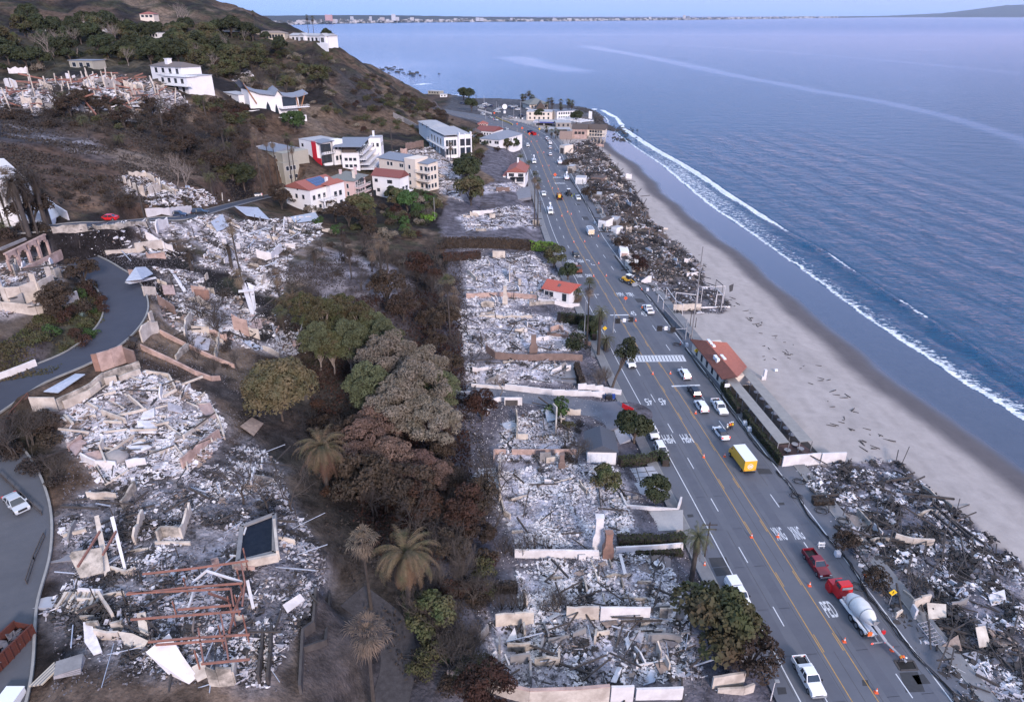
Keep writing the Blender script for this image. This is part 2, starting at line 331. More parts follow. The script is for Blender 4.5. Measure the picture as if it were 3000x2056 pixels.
# ---------------------------------------------------------------- burnt lots (V pixels)
LOT=dict(H1=[(1110,1410),(1200,1385),(1400,1375),(1555,1372),(1570,1440),(1600,1540),(1400,1560),(1180,1560),(1090,1480)],H2=[(1170,1285),(1300,1262),(1420,1240),(1500,1250),(1540,1330),(1560,1368),(1300,1378),(1180,1384)],H3=[(1125,1075),(1280,1045),(1400,1065),(1425,1130),(1440,1200),(1340,1235),(1180,1255),(1120,1130)],H4=[(1140,960),(1200,935),(1280,925),(1315,1030),(1250,1050),(1130,1050)],H5=[(1060,825),(1220,820),(1290,830),(1280,868),(1060,870)],H6=[(1035,705),(1130,700),(1280,730),(1330,770),(1310,800),(1050,805)],H7=[(1055,590),(1180,575),(1245,600),(1270,640),(1290,695),(1130,700),(1060,695)],H8=[(1040,490),(1100,478),(1205,470),(1215,522),(1060,528)],H9=[(1098,425),(1190,425),(1200,440),(1096,442)],R1=[(1800,1062),(1900,1050),(2040,1048),(2120,1120),(2200,1180),(2324,1290),(2340,1620),(2180,1620),(2060,1460),(1960,1300),(1880,1180)],R2=[(1430,600),(1500,560),(1570,600),(1600,640),(1660,690),(1640,712),(1530,715),(1480,660)],R3=[(1275,335),(1350,325),(1400,380),(1440,430),(1480,500),(1530,550),(1580,590),(1600,630),(1440,650),(1400,580),(1350,470),(1300,400)],G1=[(120,1165),(230,1100),(400,1095),(500,1050),(570,1000),(640,1060),(660,1150),(740,1260),(700,1400),(640,1500),(600,1565),(350,1540),(200,1500),(100,1390),(170,1300)],G2=[(145,930),(230,890),(330,845),(470,900),(515,975),(480,1040),(400,1090),(230,1095),(150,1010)],G3=[(330,610),(440,620),(600,700),(740,790),(640,810),(560,790),(440,780),(370,720)],G4=[(150,530),(340,505),(540,500),(720,490),(735,530),(690,560),(650,600),(640,680),(560,660),(520,620),(400,590),(230,590)],G5=[(0,215),(120,190),(240,185),(360,195),(430,240),(330,262),(200,255),(0,265)],G6=[(275,405),(340,390),(400,425),(380,450),(290,440)],G7=[(0,600),(120,570),(160,620),(100,700),(0,720)],G8=[(880,345),(1000,330),(1040,380),(1050,460),(1000,440),(985,380),(900,365)])
def lotpoly(k):return[P('V',x,y)[:2]for x,y in LOT[k]]
LP={k:lotpoly(k)for k in LOT}
# ---------------------------------------------------------------- colour of the ground (base colours, as a vertex attribute)
C3=lambda*a:np.array(a)
N1=fbm(X/22,Y/22,11,5)[...,None];N2=fbm(X/5,Y/5,21,4)[...,None];N3=fbm(X/60,Y/60,31,3)[...,None]
soil,char,scrub,ash=C3(.105,.072,.054),C3(.022,.019,.020),C3(.040,.042,.026),C3(.25,.235,.25)
col=soil+(char-soil)*sm(.40,.60,N1);col=col*(0.75+0.5*N2)
tan=C3(.20,.15,.115);col=col+(tan-col)*sm(.60,.72,fbm(X/30+9,Y/30,41,4)[...,None])*0.8
col=col+(scrub-col)*(sm(.50,.60,N3)*sm(.45,.6,N2)*0.8)
wet=np.zeros(X.shape);grit=np.full(X.shape,0.7)
GXY=np.stack([X,Y,Zt],-1);PX,PY,PDp=project(GXY);VX,VY=PX/1.29088,PY/1.29088
def paint(poly,colr,amt=1.0,feather=2.0,lo=None,hi=None,gr=None,world=False,sc=8.0,seed=7):
 """colour a patch of ground, ragged at its edge"""
 global col,grit
 pw=poly if world else[P('V',*q)[:2]for q in poly]
 D,_=dpoly(X,Y,pw,True);I_=inpoly(X,Y,pw);D=np.where(I_,D,-D)+(fbm(X/4,Y/4,seed+3,3)-.5)*feather*2
 a=sm(-feather,feather,D)*amt
 if lo is not None:a=a*sm(lo,hi,fbm(X/sc,Y/sc,seed,4))
 col=col*(1-a[...,None])+C3(*colr)*a[...,None]
 if gr is not None:grit=grit*(1-a)+gr*a
paint([(0,95),(250,60),(560,90),(640,150),(420,170),(200,160),(0,180)],(.05,.048,.034),.75,8)
paint([(0,320),(130,330),(260,300),(520,440),(420,480),(250,490),(130,470),(0,380)],(.125,.078,.056),.8,8)
paint([(0,265),(120,275),(300,360),(260,385),(120,330),(0,320)],(.10,.09,.10),.7,5)
paint([(0,280),(150,300),(270,350),(200,350),(0,305)],(.33,.31,.34),.75,3,.45,.6,sc=5)
paint([(230,340),(380,350),(450,400),(300,400)],(.19,.15,.125),.85,4)
paint([(100,430),(240,440),(250,490),(130,480)],(.18,.115,.08),.8,4)
paint([(760,150),(860,190),(880,260),(780,240)],(.055,.05,.055),.8,8)
paint([(800,120),(880,180),(1050,250),(1055,290),(900,230),(840,190)],(.17,.115,.08),.8,8,.42,.6)
paint([(700,262),(860,250),(1040,290),(1000,310),(880,300),(700,300)],(.13,.09,.065),.9,6)
paint([(640,250),(720,262),(740,300),(700,310)],(.18,.14,.11),.7,4)
paint([(640,590),(900,610),(1000,690),(960,770),(860,760),(700,650)],(.105,.09,.10),.95,4)
paint([(720,560),(860,600),(960,660),(900,690),(760,620)],(.36,.33,.37),.85,4,.40,.55,sc=6)
paint([(660,560),(760,600),(860,680),(820,740),(720,680),(650,620)],(.30,.27,.29),.7,4,.45,.6,sc=4)
paint([(0,600),(200,640),(230,730),(100,860),(0,870)],(.075,.062,.055),.9,3)
paint([(0,780),(120,760),(90,840),(0,860)],(.07,.065,.08),.9,3)
paint([(170,740),(220,700),(240,730),(190,800),(120,830)],(.035,.06,.018),.75,3)
paint([(440,830),(520,850),(640,960),(700,1000),(680,1060),(560,960),(440,880)],(.05,.047,.052),.9,4)
paint([(640,900),(1000,700),(1040,1000),(1080,1240),(1100,1593),(850,1620),(700,1350),(640,1050)],(.040,.035,.034),.85,5)
paint([(650,1340),(830,1340),(840,1620),(600,1620)],(.085,.074,.075),.95,3,gr=.6)
paint([(820,1420),(940,1380),(1000,1620),(820,1620)],(.05,.047,.056),.95,3)
paint([(90,1560),(600,1560),(640,1640),(40,1640)],(.17,.125,.10),.9,2,gr=.7)
paint([(20,1180),(160,1150),(190,1200),(110,1240)],(.07,.055,.06),.9,2)
paint([(70,1250),(190,1230),(190,1400),(70,1370)],(.14,.13,.15),.8,2,.4,.6,sc=4)
paint([(20,950),(130,960),(150,1090),(60,1100),(0,1030)],(.035,.030,.022),.95,3)
paint([(1040,300),(1140,320),(1110,410),(1010,330)],(.16,.115,.08),.8,4)
paint([(1090,350),(1130,350),(1140,410),(1085,420)],(.17,.12,.085),.9,3)
col=col*.72
Df=X-roadx(GY,off_kerbL)[:,None]
m=(sm(-48,-40,Df)*sm(600,560,Y)*(Df<30)*(Zt<10.5))[...,None];base=C3(.095,.088,.104)*(0.6+0.8*N2);col=col*(1-m)+base*m
for k,pw in LP.items():
 a_={'H':(.34,.33,.38),'R':(.13,.12,.135),'G':(.29,.27,.29)}[k[0]]
 if k in('G1',):a_=(.16,.155,.175)
 if k=='R1':a_=(.13,.125,.15)
 if k in('R3',):a_=(.10,.088,.085)
 paint(pw,a_,.95,1.5,world=True,gr=1.0,**(dict(lo=.40,hi=.52,sc=14.0)if k in('G3','G4','G5','R3')else{}))
m=(sm(-70,-60,X)*sm(535,550,Y))[...,None];col=col*(1-m)+C3(.07,.07,.08)*m
sandm=sm(7.5,5.5,Zt+0*X)*(X>roadx(GY,off_kerbR)[:,None]+2)*(SD<90)*(Y<620);sandm=sandm*(1-sm(600,620,Y))
sandmask=np.maximum(sandm,sm(26,22,SD)*(Y<700)*(X>0)*(Y<640))
inr=np.zeros(X.shape,bool)
for k in('R1','R2','R3'):inr|=inpoly(X,Y,LP[k])
sandmask=sandmask*(1-inr)
a=sandmask[...,None];Nb=fbm(X/3+SD/6,Y/14,51,4)[...,None]
sand=C3(.315,.285,.275)*(0.90+.22*Nb)
sand=sand*(1-0.10*(np.abs(np.sin(SD/1.9+4*fbm(X/20,Y/20,61,3)))<.25))[...,None]
W1=SD+3.0*(fbm(X/25,Y/25,71,3)-.5)*2
wetc=C3(.10,.092,.10)
t=sm(27,21.5,W1)[...,None];sand=sand*(1-t)+wetc*t;t=sm(18.5,15,W1)[...,None];sand=sand*(1-t)+C3(.060,.060,.070)*t
wet=sm(19,14.5,W1)*sandmask
col=col*(1-a)+sand*a;grit=grit*(1-sandmask)+.10*sandmask
shore=sm(9,3,SD)*(1-sandmask);col=col*(1-shore[...,None])+C3(.06,.055,.05)*shore[...,None]
TERR=np.concatenate([np.clip(col,.012,.8),wet[...,None]],-1)
m=bpy.data.materials.new('burnt_ground');m.use_nodes=True;n=m.node_tree;b=n.nodes['Principled BSDF']
def nd(t,**k):
 q=n.nodes.new(t)
 for a_,v_ in k.items():setattr(q,a_,v_)
 return q
at=nd('ShaderNodeAttribute',attribute_name='tint');ag=nd('ShaderNodeAttribute',attribute_name='grit');gc=nd('ShaderNodeNewGeometry')
z1=nd('ShaderNodeTexNoise');z1.inputs['Scale'].default_value=.35;z1.inputs['Detail'].default_value=10;z1.inputs['Roughness'].default_value=.75
n.links.new(gc.outputs['Position'],z1.inputs['Vector'])
mr=nd('ShaderNodeMapRange');mr.inputs['From Min'].default_value=.36;mr.inputs['From Max'].default_value=.64;mr.inputs['To Min'].default_value=-1;mr.inputs['To Max'].default_value=1
n.links.new(z1.outputs['Fac'],mr.inputs['Value'])
mm=nd('ShaderNodeMath',operation='MULTIPLY');n.links.new(mr.outputs[0],mm.inputs[0]);n.links.new(ag.outputs['Fac'],mm.inputs[1])
ma=nd('ShaderNodeMath',operation='MULTIPLY_ADD');n.links.new(mm.outputs[0],ma.inputs[0]);ma.inputs[1].default_value=.9;ma.inputs[2].default_value=1.0
mv=nd('ShaderNodeVectorMath',operation='SCALE');n.links.new(at.outputs['Color'],mv.inputs[0]);n.links.new(ma.outputs[0],mv.inputs['Scale'])
n.links.new(mv.outputs[0],b.inputs['Base Color'])
rr=nd('ShaderNodeMapRange');rr.inputs['To Min'].default_value=.95;rr.inputs['To Max'].default_value=.22;n.links.new(at.outputs['Alpha'],rr.inputs['Value']);n.links.new(rr.outputs[0],b.inputs['Roughness'])
sp=nd('ShaderNodeMapRange');sp.inputs['To Min'].default_value=.12;sp.inputs['To Max'].default_value=.7;n.links.new(at.outputs['Alpha'],sp.inputs['Value']);n.links.new(sp.outputs[0],b.inputs['Specular IOR Level'])
bz=nd('ShaderNodeTexNoise');bz.inputs['Scale'].default_value=2.2;bz.inputs['Detail'].default_value=5;n.links.new(gc.outputs['Position'],bz.inputs['Vector'])
bp=nd('ShaderNodeBump');bp.inputs['Distance'].default_value=.5;n.links.new(bz.outputs['Fac'],bp.inputs['Height'])
bs=nd('ShaderNodeMath',operation='MULTIPLY');bs.inputs[1].default_value=.8;n.links.new(ag.outputs['Fac'],bs.inputs[0]);n.links.new(bs.outputs[0],bp.inputs['Strength'])
n.links.new(bp.outputs[0],b.inputs['Normal'])
M_GROUND=m
ny,nx=X.shape;idx=np.arange(ny*nx).reshape(ny,nx)
Fq=np.stack([idx[:-1,:-1],idx[:-1,1:],idx[1:,1:],idx[1:,:-1]],-1).reshape(-1,4)
ground=struct(npmesh('hillside_ground',GXY.reshape(-1,3),Fq,M_GROUND,colors=TERR.reshape(-1,4),extra=dict(grit=grit.ravel()),smooth=True))
ground['label']='burnt brown hillside falling to the highway and pale beach'
# ---------------------------------------------------------------- sea
SX=axis([(-60000,-8000,8000),(-8000,-900,600),(-900,-60,30),(-60,60,8),(60,75,2),(75,180,.8),(180,300,2),(300,700,12),(700,3000,100),(3000,60000,4000)])
SY=axis([(-200,60,20),(60,100,2),(100,320,1.0),(320,620,1.8),(620,900,8),(900,2000,40),(2000,9000,350),(9000,70000,4000)])
A,B=np.meshgrid(SX,SY);D2,_=dpoly(A,B,COAST);L2=inpoly(A,B,LANDPOLY);D2=np.where(L2,-D2,D2)
Db,_=dpoly(A,B,BREAK);Lb=inpoly(A,B,BREAK+[(-9000,1190),(-9000,-80)]);Ds=np.where(Lb,-Db,Db)
nearf=sm(560,60,B)*(D2>-5)
fine=sm(300,200,A)*sm(640,500,B)
swell=np.sin(Ds/3.4+3.5*fbm(A/40,B/40,80,3))*sm(4,20,Ds)*.16
ZS=fine*(swell+.35*(fbm(A/3+B/30,B/9-A/20,81,4)-.5))
amp=np.interp(B,[60,170,230,320,560,640],[.15,.55,.6,.45,.8,.4])
ZS+=fine*amp*np.exp(-((Ds+0.5)/1.6)**2)*(.7+.6*fbm(A/9,B/9,83,2))
ZS*=sm(0,6,D2);ZS=np.where(D2<0,ZS-.02,ZS)
wob=2.0*(fbm(A/5,B/5,85,3)-.5)
crest=np.interp(B,[60,100,150,168,175,186,192,205,210,226,236,252,262,280,286,300,420,600,800,1200],[.0,.0,.0,.0,.4,.1,.65,.65,.1,.1,.7,.7,.2,.35,.8,1,1,.9,.7,.5])
wd=np.interp(B,[60,270,300,400,600,1200],[.7,.9,1.8,2.6,3.2,5])
f1=(crest*(.55+.9*fbm(A/4,B/7,87,3)))*np.exp(-(((Ds+wd*.5)+wob*.5)/wd)**2*1.2)*1.3
washp=np.interp(B,[60,100,150,200,260,300,400,470,560,1200],[.80,.78,.72,.60,.55,.62,.68,.55,.45,.35])
f2=sm(-1,1.2,D2+wob)*sm(np.interp(B,[60,170,260,300,1200],[11,10,13,18,18]),np.interp(B,[60,240,320],[2,4,9]),D2+wob)*washp
edge_=np.exp(-((D2+wob-.8)/.9)**2)*.40
foam=np.clip(np.maximum(f1,f2)+edge_,0,1.3)*(D2>-3)
FAR=sm(300,700,A)
def streak(pts,wdt,amt):
 ln=[tuple(pz('V',x,y,0)[:2])for x,y in pts];D_,_=dpoly(A,B,ln);return amt*np.exp(-(D_/wdt)**2)
foamA=foam
m=bpy.data.materials.new('sea_water');m.use_nodes=True;n=m.node_tree;b=n.nodes['Principled BSDF']
gc=nd('ShaderNodeNewGeometry');sx=nd('ShaderNodeSeparateXYZ');n.links.new(gc.outputs['Position'],sx.inputs[0])
def M_(op,a,b_=None,c_=None,cl=False):
 q=nd('ShaderNodeMath',operation=op);q.use_clamp=cl
 for i,v in enumerate((a,b_,c_)):
  if v is None:continue
  if isinstance(v,(int,float)):q.inputs[i].default_value=v
  else:n.links.new(v,q.inputs[i])
 return q.outputs[0]
def NZ(vec,sc,det=4,ro=.6,sub=None):
 mp=nd('ShaderNodeMapping');mp.inputs['Scale'].default_value=sc[:3];mp.inputs['Rotation'].default_value=(0,0,sc[3]if len(sc)>3 else 0)
 n.links.new(vec,mp.inputs['Vector']);q=nd('ShaderNodeTexNoise');q.inputs['Scale'].default_value=1;q.inputs['Detail'].default_value=det;q.inputs['Roughness'].default_value=ro
 n.links.new(mp.outputs[0],q.inputs['Vector']);return q.outputs['Fac']
def MR(v,a,b_,c_=0,d_=1):
 q=nd('ShaderNodeMapRange');q.interpolation_type='SMOOTHSTEP'
 for i,x in enumerate((a,b_,c_,d_)):q.inputs[i+1].default_value=x
 n.links.new(v,q.inputs[0]);return q.outputs[0]
pos=gc.outputs['Position'];PXo,PYo=sx.outputs['X'],sx.outputs['Y']
dist_=M_('SQRT',M_('ADD',M_('POWER',PXo,2),M_('POWER',PYo,2)))
warp=NZ(pos,(.0022,.0016,.002),4,.6)
u_=M_('DIVIDE',PXo,PYo)
calm=MR(M_('ADD',u_,M_('MULTIPLY',warp,.36)),.42,-.06)
calm=M_('MULTIPLY',calm,MR(PYo,2600,1100));calm=M_('MULTIPLY',calm,MR(PYo,420,640))
band=MR(NZ(pos,(.00010,.0016,.001,-.12),3,.5),.54,.68)
band=M_('MULTIPLY',band,MR(PYo,1300,2600,0,.45))
tex=MR(NZ(pos,(.0016,.006,.002,-.5),4,.6),.60,.72,0,.5);tex=M_('MULTIPLY',tex,MR(PYo,500,1500))
def slick_line(pts,w0,amt):
 W_=[pz('V',x,y,0)for x,y in pts];W_.sort(key=lambda p:1/p[1]);a_,b_=1/W_[0][1],1/W_[-1][1]
 q=nd('ShaderNodeValToRGB');r_=q.color_ramp
 for i,p in enumerate(W_):
  e=r_.elements.new((1/p[1]-a_)/(b_-a_))if 0<i<len(W_)-1 else r_.elements[0 if i==0 else-1];v_=p[0]/p[1];e.color=(v_,v_,v_,1)
 inv=M_('DIVIDE',1.0,PYo);t_=M_('DIVIDE',M_('SUBTRACT',inv,a_),b_-a_,cl=True);n.links.new(t_,q.inputs[0]);d_=M_('ABSOLUTE',M_('SUBTRACT',u_,M_('ADD',q.outputs[0],M_('MULTIPLY',M_('SUBTRACT',warp,.5),.05))))
 ends=M_('MULTIPLY',MR(inv,a_*.93,a_*1.05),MR(inv,b_*1.1,b_*.98));return M_('MULTIPLY',M_('MULTIPLY',MR(d_,w0,w0*.2),ends),amt)
slickA=M_('MAXIMUM',slick_line([(1330,105),(1500,135),(1650,168),(1850,205),(2000,230),(2150,265),(2330,322)],.026,.8),slick_line([(1120,128),(1200,142),(1310,162)],.055,.9))
slickA=M_('MAXIMUM',slickA,slick_line([(1400,100),(1560,104),(1900,128),(2300,165)],.022,.4))
sl_=M_('MAXIMUM',M_('MAXIMUM',calm,band),M_('MAXIMUM',slickA,tex));sl_=M_('MINIMUM',sl_,1.0)
h1=NZ(pos,(.22,.62,1,.55),5,.62);h2=NZ(pos,(.9,1.6,1,.3),4,.6);h3=NZ(pos,(.045,.11,1,.6),4,.6)
hh=M_('ADD',M_('MULTIPLY',h1,1.5),M_('ADD',M_('MULTIPLY',h2,.35),M_('MULTIPLY',h3,3.2)))
bp=nd('ShaderNodeBump');bp.inputs['Distance'].default_value=1.5;n.links.new(hh,bp.inputs['Height'])
n.links.new(M_('MULTIPLY',M_('SUBTRACT',1.0,M_('MULTIPLY',sl_,.88)),MR(PYo,300,5000,1.0,.55)),bp.inputs['Strength']);n.links.new(bp.outputs[0],b.inputs['Normal'])
af=nd('ShaderNodeAttribute',attribute_name='foam')
fn1=NZ(pos,(.55,.55,.5),6,.72);fn2=NZ(pos,(.30,1.3,1,.35),5,.7)
fm=M_('ADD',af.outputs['Fac'],M_('MULTIPLY',M_('SUBTRACT',M_('MULTIPLY',M_('ADD',fn1,fn2),.5),.5),2.6));fm=MR(fm,.62,.86)
fm=M_('MULTIPLY',fm,MR(af.outputs['Fac'],.02,.2))
mxc=nd('ShaderNodeMix',data_type='RGBA');n.links.new(fm,mxc.inputs[0]);mxc.inputs[7].default_value=(.78,.82,.86,1)
deep=nd('ShaderNodeMix',data_type='RGBA');deep.inputs[6].default_value=(.003,.062,.140,1);deep.inputs[7].default_value=(.012,.075,.190,1)
n.links.new(MR(PYo,200,1500),deep.inputs[0]);n.links.new(deep.outputs[2],mxc.inputs[6]);n.links.new(mxc.outputs[2],b.inputs['Base Color'])
n.links.new(M_('ADD',M_('MULTIPLY',fm,.6),MR(PYo,300,6000,.10,.26)),b.inputs['Roughness'])
b.inputs['IOR'].default_value=1.33;b.inputs['Specular IOR Level'].default_value=.5
M_SEA=m
slick=np.zeros(A.shape)
SEA=npmesh('sea_water',np.stack([A,B,ZS],-1).reshape(-1,3),(lambda I_:np.stack([I_[:-1,:-1],I_[:-1,1:],I_[1:,1:],I_[1:,:-1]],-1).reshape(-1,4))(np.arange(A.size).reshape(A.shape)),M_SEA,extra=dict(foam=foamA.ravel(),slick=slick.ravel()),smooth=True)
struct(SEA);SEA['label']='blue rippled ocean with one line of breaking surf'
# ---------------------------------------------------------------- roads
def ribbon(name,line,halfl,halfr,m_,dz=.0,zc=None,step=1,follow=False):
 V=[];n_=len(line)
 for i,p in enumerate(line):
  a_=line[max(i-1,0)];b_=line[min(i+1,n_-1)];t_=np.array(b_[:2])-np.array(a_[:2]);t_=t_/np.linalg.norm(t_)
  hl=halfl(p[1])if callable(halfl)else halfl;hr=halfr(p[1])if callable(halfr)else halfr
  z_=(zc if zc is not None else p[2])+dz
  for h_ in(hl,hr):V.append((p[0]+t_[1]*h_,p[1]-t_[0]*h_,z_))
 F=np.array([(2*i,2*i+1,2*i+3,2*i+2)for i in range(n_-1)])
 return npmesh(name,np.array(V),F,m_)
def asphalt(name,c_,c2_,line_amt=.0):
 m=mat(name,c_,c2_,scale=.35,rough=.88,bump=.25,bscale=14,detail=8,sharp=.3,spec=.25);return m
M_ROAD=asphalt('asphalt',(.118,.124,.146),(.092,.098,.119));M_ROAD2=asphalt('hill_asphalt',(.052,.058,.078),(.040,.046,.066))
M_CONC=mat('concrete',(.20,.20,.21),(.14,.14,.15),scale=.5,bump=.2,bscale=10);M_KERB=mat('kerb_concrete',(.26,.26,.26),(.17,.17,.17),scale=1.2)
YLD=smooth_line([(p[0],p[1])for p in YL[::4]]+[tuple(YL[-1][:2])],5)
highway=struct(ribbon('highway_road',YL,lambda y:off_kerbL(y),lambda y:off_kerbR(y),M_ROAD,zc=RZ));highway['label']='grey coast highway running away from the camera'
m4=lambda off:offset_line(YL,off)
def strip_along(name,off,wdt,m_,dz,y0=-50,y1=700,dash=None,parent=None):
 ln=[p for p in offset_line(YL,off)];mb=MB();acc=0.0
 for i in range(len(ln)-1):
  a_,b_=np.array(ln[i][:2]),np.array(ln[i+1][:2]);L_=np.linalg.norm(b_-a_);t_=(b_-a_)/L_;q=np.array((t_[1],-t_[0]))*wdt/2
  segs=[]
  if not dash:segs=[(0,L_)]
  else:
   per=dash[0]+dash[1];k=math.floor(acc/per)
   while k*per<acc+L_:
    s0=max(k*per-acc,0);s1=min(k*per+dash[0]-acc,L_)
    if s1>s0+.01:segs.append((s0,s1))
    k+=1
  acc+=L_
  for s0,s1 in segs:
   if not(y0<a_[1]<y1):continue
   e0,e1=a_+t_*s0,a_+t_*(s1+(.05 if not dash else 0))
   mb.add([(*(e0-q),RZ+dz),(*(e1-q),RZ+dz),(*(e1+q),RZ+dz),(*(e0+q),RZ+dz)],[(3,2,1,0)])
 return struct(mb.build(name,m_,parent))
M_WHITE=mat('road_paint_white',(.62,.64,.68),(.42,.44,.47),scale=2.5,rough=.7);M_YEL=mat('road_paint_yellow',(.48,.27,.06),(.30,.19,.08),scale=2,rough=.7)
M_TAR=mat('tar_patch',(.035,.036,.040),(.05,.05,.055),scale=2)
for off in(0,3.3):strip_along('median_line',off,.13,M_YEL,.008,parent=highway)
strip_along('edge_line',off_edgeL,.16,M_WHITE,.008,y1=545,parent=highway);strip_along('edge_line',off_edgeR,.16,M_WHITE,.008,y1=560,parent=highway)
strip_along('lane_line',lambda y:.5*off_edgeL(y)+.1,.15,M_WHITE,.008,dash=(3.6,9),parent=highway)
strip_along('lane_line',lambda y:3.3+.5*(off_edgeR(y)-3.3),.15,M_WHITE,.008,dash=(3.6,9),parent=highway)
strip_along('turn_lane_dash',.27,.12,M_YEL,.009,dash=(3,9),parent=highway);strip_along('turn_lane_dash',3.03,.12,M_YEL,.009,dash=(3,9),parent=highway)
M_WORN=mat('worn_asphalt',(.100,.105,.126),(.080,.085,.106),scale=.5,rough=.8,detail=8);M_SEAM=mat('tar_seam',(.05,.05,.056),(.085,.085,.095),scale=.6)
for k in(.25,.75):strip_along('worn_lane',(lambda y,k=k:k*off_edgeL(y)),1.7,M_WORN,.003,parent=highway);strip_along('worn_lane',(lambda y,k=k:3.3+k*(off_edgeR(y)-3.3)),1.7,M_WORN,.003,parent=highway)
for o_,ds in((-3.6,(17,9)),(-.6,(31,6)),(1.65,(22,15)),(3.9,(26,11)),(8.6,(14,19)),(11.4,(40,5)),(-6.9,(37,8))):strip_along('tar_seam',o_,.09,M_SEAM,.005,dash=ds,parent=highway)
def side_slab(name,o0,o1,m_,z0,z1,y0,y1,lab=None):
 la=[p for p in offset_line(YL,o0)];lb=[p for p in offset_line(YL,o1)];mb=MB()
 for i in range(len(la)-1):
  if not(y0<la[i][1]<y1):continue
  a0,a1,b0,b1=la[i][:2],la[i+1][:2],lb[i][:2],lb[i+1][:2]
  mb.add([(*a0,z0),(*a1,z0),(*b1,z0),(*b0,z0),(*a0,z1),(*a1,z1),(*b1,z1),(*b0,z1)],[(4,7,6,5),(0,1,5,4),(2,3,7,6),(1,2,6,5),(0,4,7,3)])
 o=struct(mb.build(name,m_))
 if lab:o['label']=lab
 return o
f=lambda g,k:(lambda y:g(y)+k)
side_slab('kerb',f(off_kerbL,-.02),f(off_kerbL,-.2),M_KERB,RZ-.2,RZ+.12,60,430)
side_slab('pavement',f(off_kerbL,-.2),f(off_kerbL,-2.2),M_CONC,RZ-.3,RZ+.115,60,430,'narrow concrete pavement on the inland side of the highway')
side_slab('kerb',f(off_kerbR,.02),f(off_kerbR,.2),M_KERB,RZ-.2,RZ+.12,40,520)
side_slab('pavement',f(off_kerbR,.2),f(off_kerbR,2.3),M_CONC,RZ-.4,RZ+.115,40,520,'concrete pavement on the ocean side of the highway')
for hl,nm in((HR,'hill_road'),(HR2,'hill_road'),(HR3,'hill_road')):
 wl=3.9 if hl is HR2 else(3.6 if hl is HR else 2.9)
 r_=struct(ribbon(nm,hl,-wl,wl,M_ROAD2 if hl is not HR else asphalt('pale_hill_asphalt',(.085,.09,.105),(.06,.066,.08)),dz=.02))
 for sd_ in(-1,1):
  o_=offset_line(hl,sd_*(wl+.12));mb=MB()
  for i in range(len(o_)-1):
   mb.beam((*o_[i],hl[i][2]+.06),(*o_[i+1],hl[i+1][2]+.06),.28,.3)
  struct(mb.build('kerb',M_KERB,r_))
struct(ribbon('garden_lane',[(p[0],p[1],zat(p[0],p[1]))for p in LANE],-2.3,2.3,mat('lane_asphalt',(.075,.070,.076),(.040,.037,.04),scale=1.6,bump=.3,rough=1,spec=.05),dz=.10))
struct(ribbon('driveway',[(p[0],p[1],zat(p[0],p[1]))for p in DRIVE],-3.4,3.4,mat('drive_asphalt',(.14,.15,.18),(.09,.095,.12),scale=.4,bump=.2),dz=.12))
# ---------------------------------------------------------------- far coast and headland across the bay
fx_=np.linspace(0,1,260);V=[];
base_pts=[(600,80.0,48),(1000,70.0,45),(1200,67,46),(1400,65,50),(1600,63.5,51.5),(2000,59.5,52),(2400,54,50),(2600,51.5,47),(2750,50,40),(2850,49,28),(2940,48.6,16),(3000,48.4,15),(3100,48.2,14),(3250,48,24)]
xs=np.interp(fx_,np.linspace(0,1,len(base_pts)),[p[0]for p in base_pts]);yb=np.interp(xs,[p[0]for p in base_pts],[p[1]for p in base_pts]);yt=np.interp(xs,[p[0]for p in base_pts],[p[2]for p in base_pts])
for i,x_ in enumerate(xs):
 r0=ray(x_,yb[i]);k=min(-CH/r0[2],30000)if r0[2]<-1e-5 else 30000
 k=min(k,28000);q0=r0*k;q0[2]=-20 if k>=28000 else 0
 rt=ray(x_,yt[i]+1.2*(vnoise(np.array(x_/9.0),np.array(0.3),5)-.5));kk=k*1.12;top=CH+rt[2]*kk
 low=CH+ray(x_,yb[i]-.25*(yb[i]-yt[i]))[2]*k*1.03
 d0=r0/r0[1]
 for(kf,z_)in((1,-2),(1.003,2),(1.03,max(low,6)),(1.12,max(top,8)),(1.3,max(top,8)*.8),(1.5,-10)):
  V.append((q0[0]*kf,q0[1]*kf,z_))
I_=np.arange(len(V)).reshape(-1,6);Fq=np.stack([I_[:-1,:-1],I_[1:,:-1],I_[1:,1:],I_[:-1,1:]],-1).reshape(-1,4)
fc=struct(npmesh('far_coast_hills',np.array(V),Fq,mat('far_coast',(.022,.030,.040),(.05,.055,.06),scale=.004,detail=8)));fc['label']='low blue coast with hills across the bay'  # part of the distance haze is painted into this bluish base colour
# ---------------------------------------------------------------- plants: prototypes
rng=np.random.default_rng(7)
def leafquads(C,N_,size,flat=.5,aspect=1.0):
 """one small quad per centre C, facing roughly along N_"""
 n_=len(C);Nn=N_+rng.normal(0,flat,(n_,3));Nn/=np.linalg.norm(Nn,axis=1)[:,None]+1e-9
 T_=np.cross(Nn,rng.normal(0,1,(n_,3)));T_/=np.linalg.norm(T_,axis=1)[:,None]+1e-9;B_=np.cross(Nn,T_)
 s_=(size*rng.uniform(.6,1.4,n_))[:,None];T_=T_*s_;B_=B_*s_*aspect
 V=np.stack([C-T_-B_*.3,C-T_*.2-B_,C+T_+B_*.2,C+T_*.1+B_],1).reshape(-1,3)
 return V,np.arange(n_*4).reshape(-1,4)
def leafmat(name,c,c2,sc=.5,rnd=.18):
 m=mat(name,c,c2,scale=sc,rough=.75,rnd=rnd,spec=.2,sharp=.18)
 b=m.node_tree.nodes['Principled BSDF'];return m
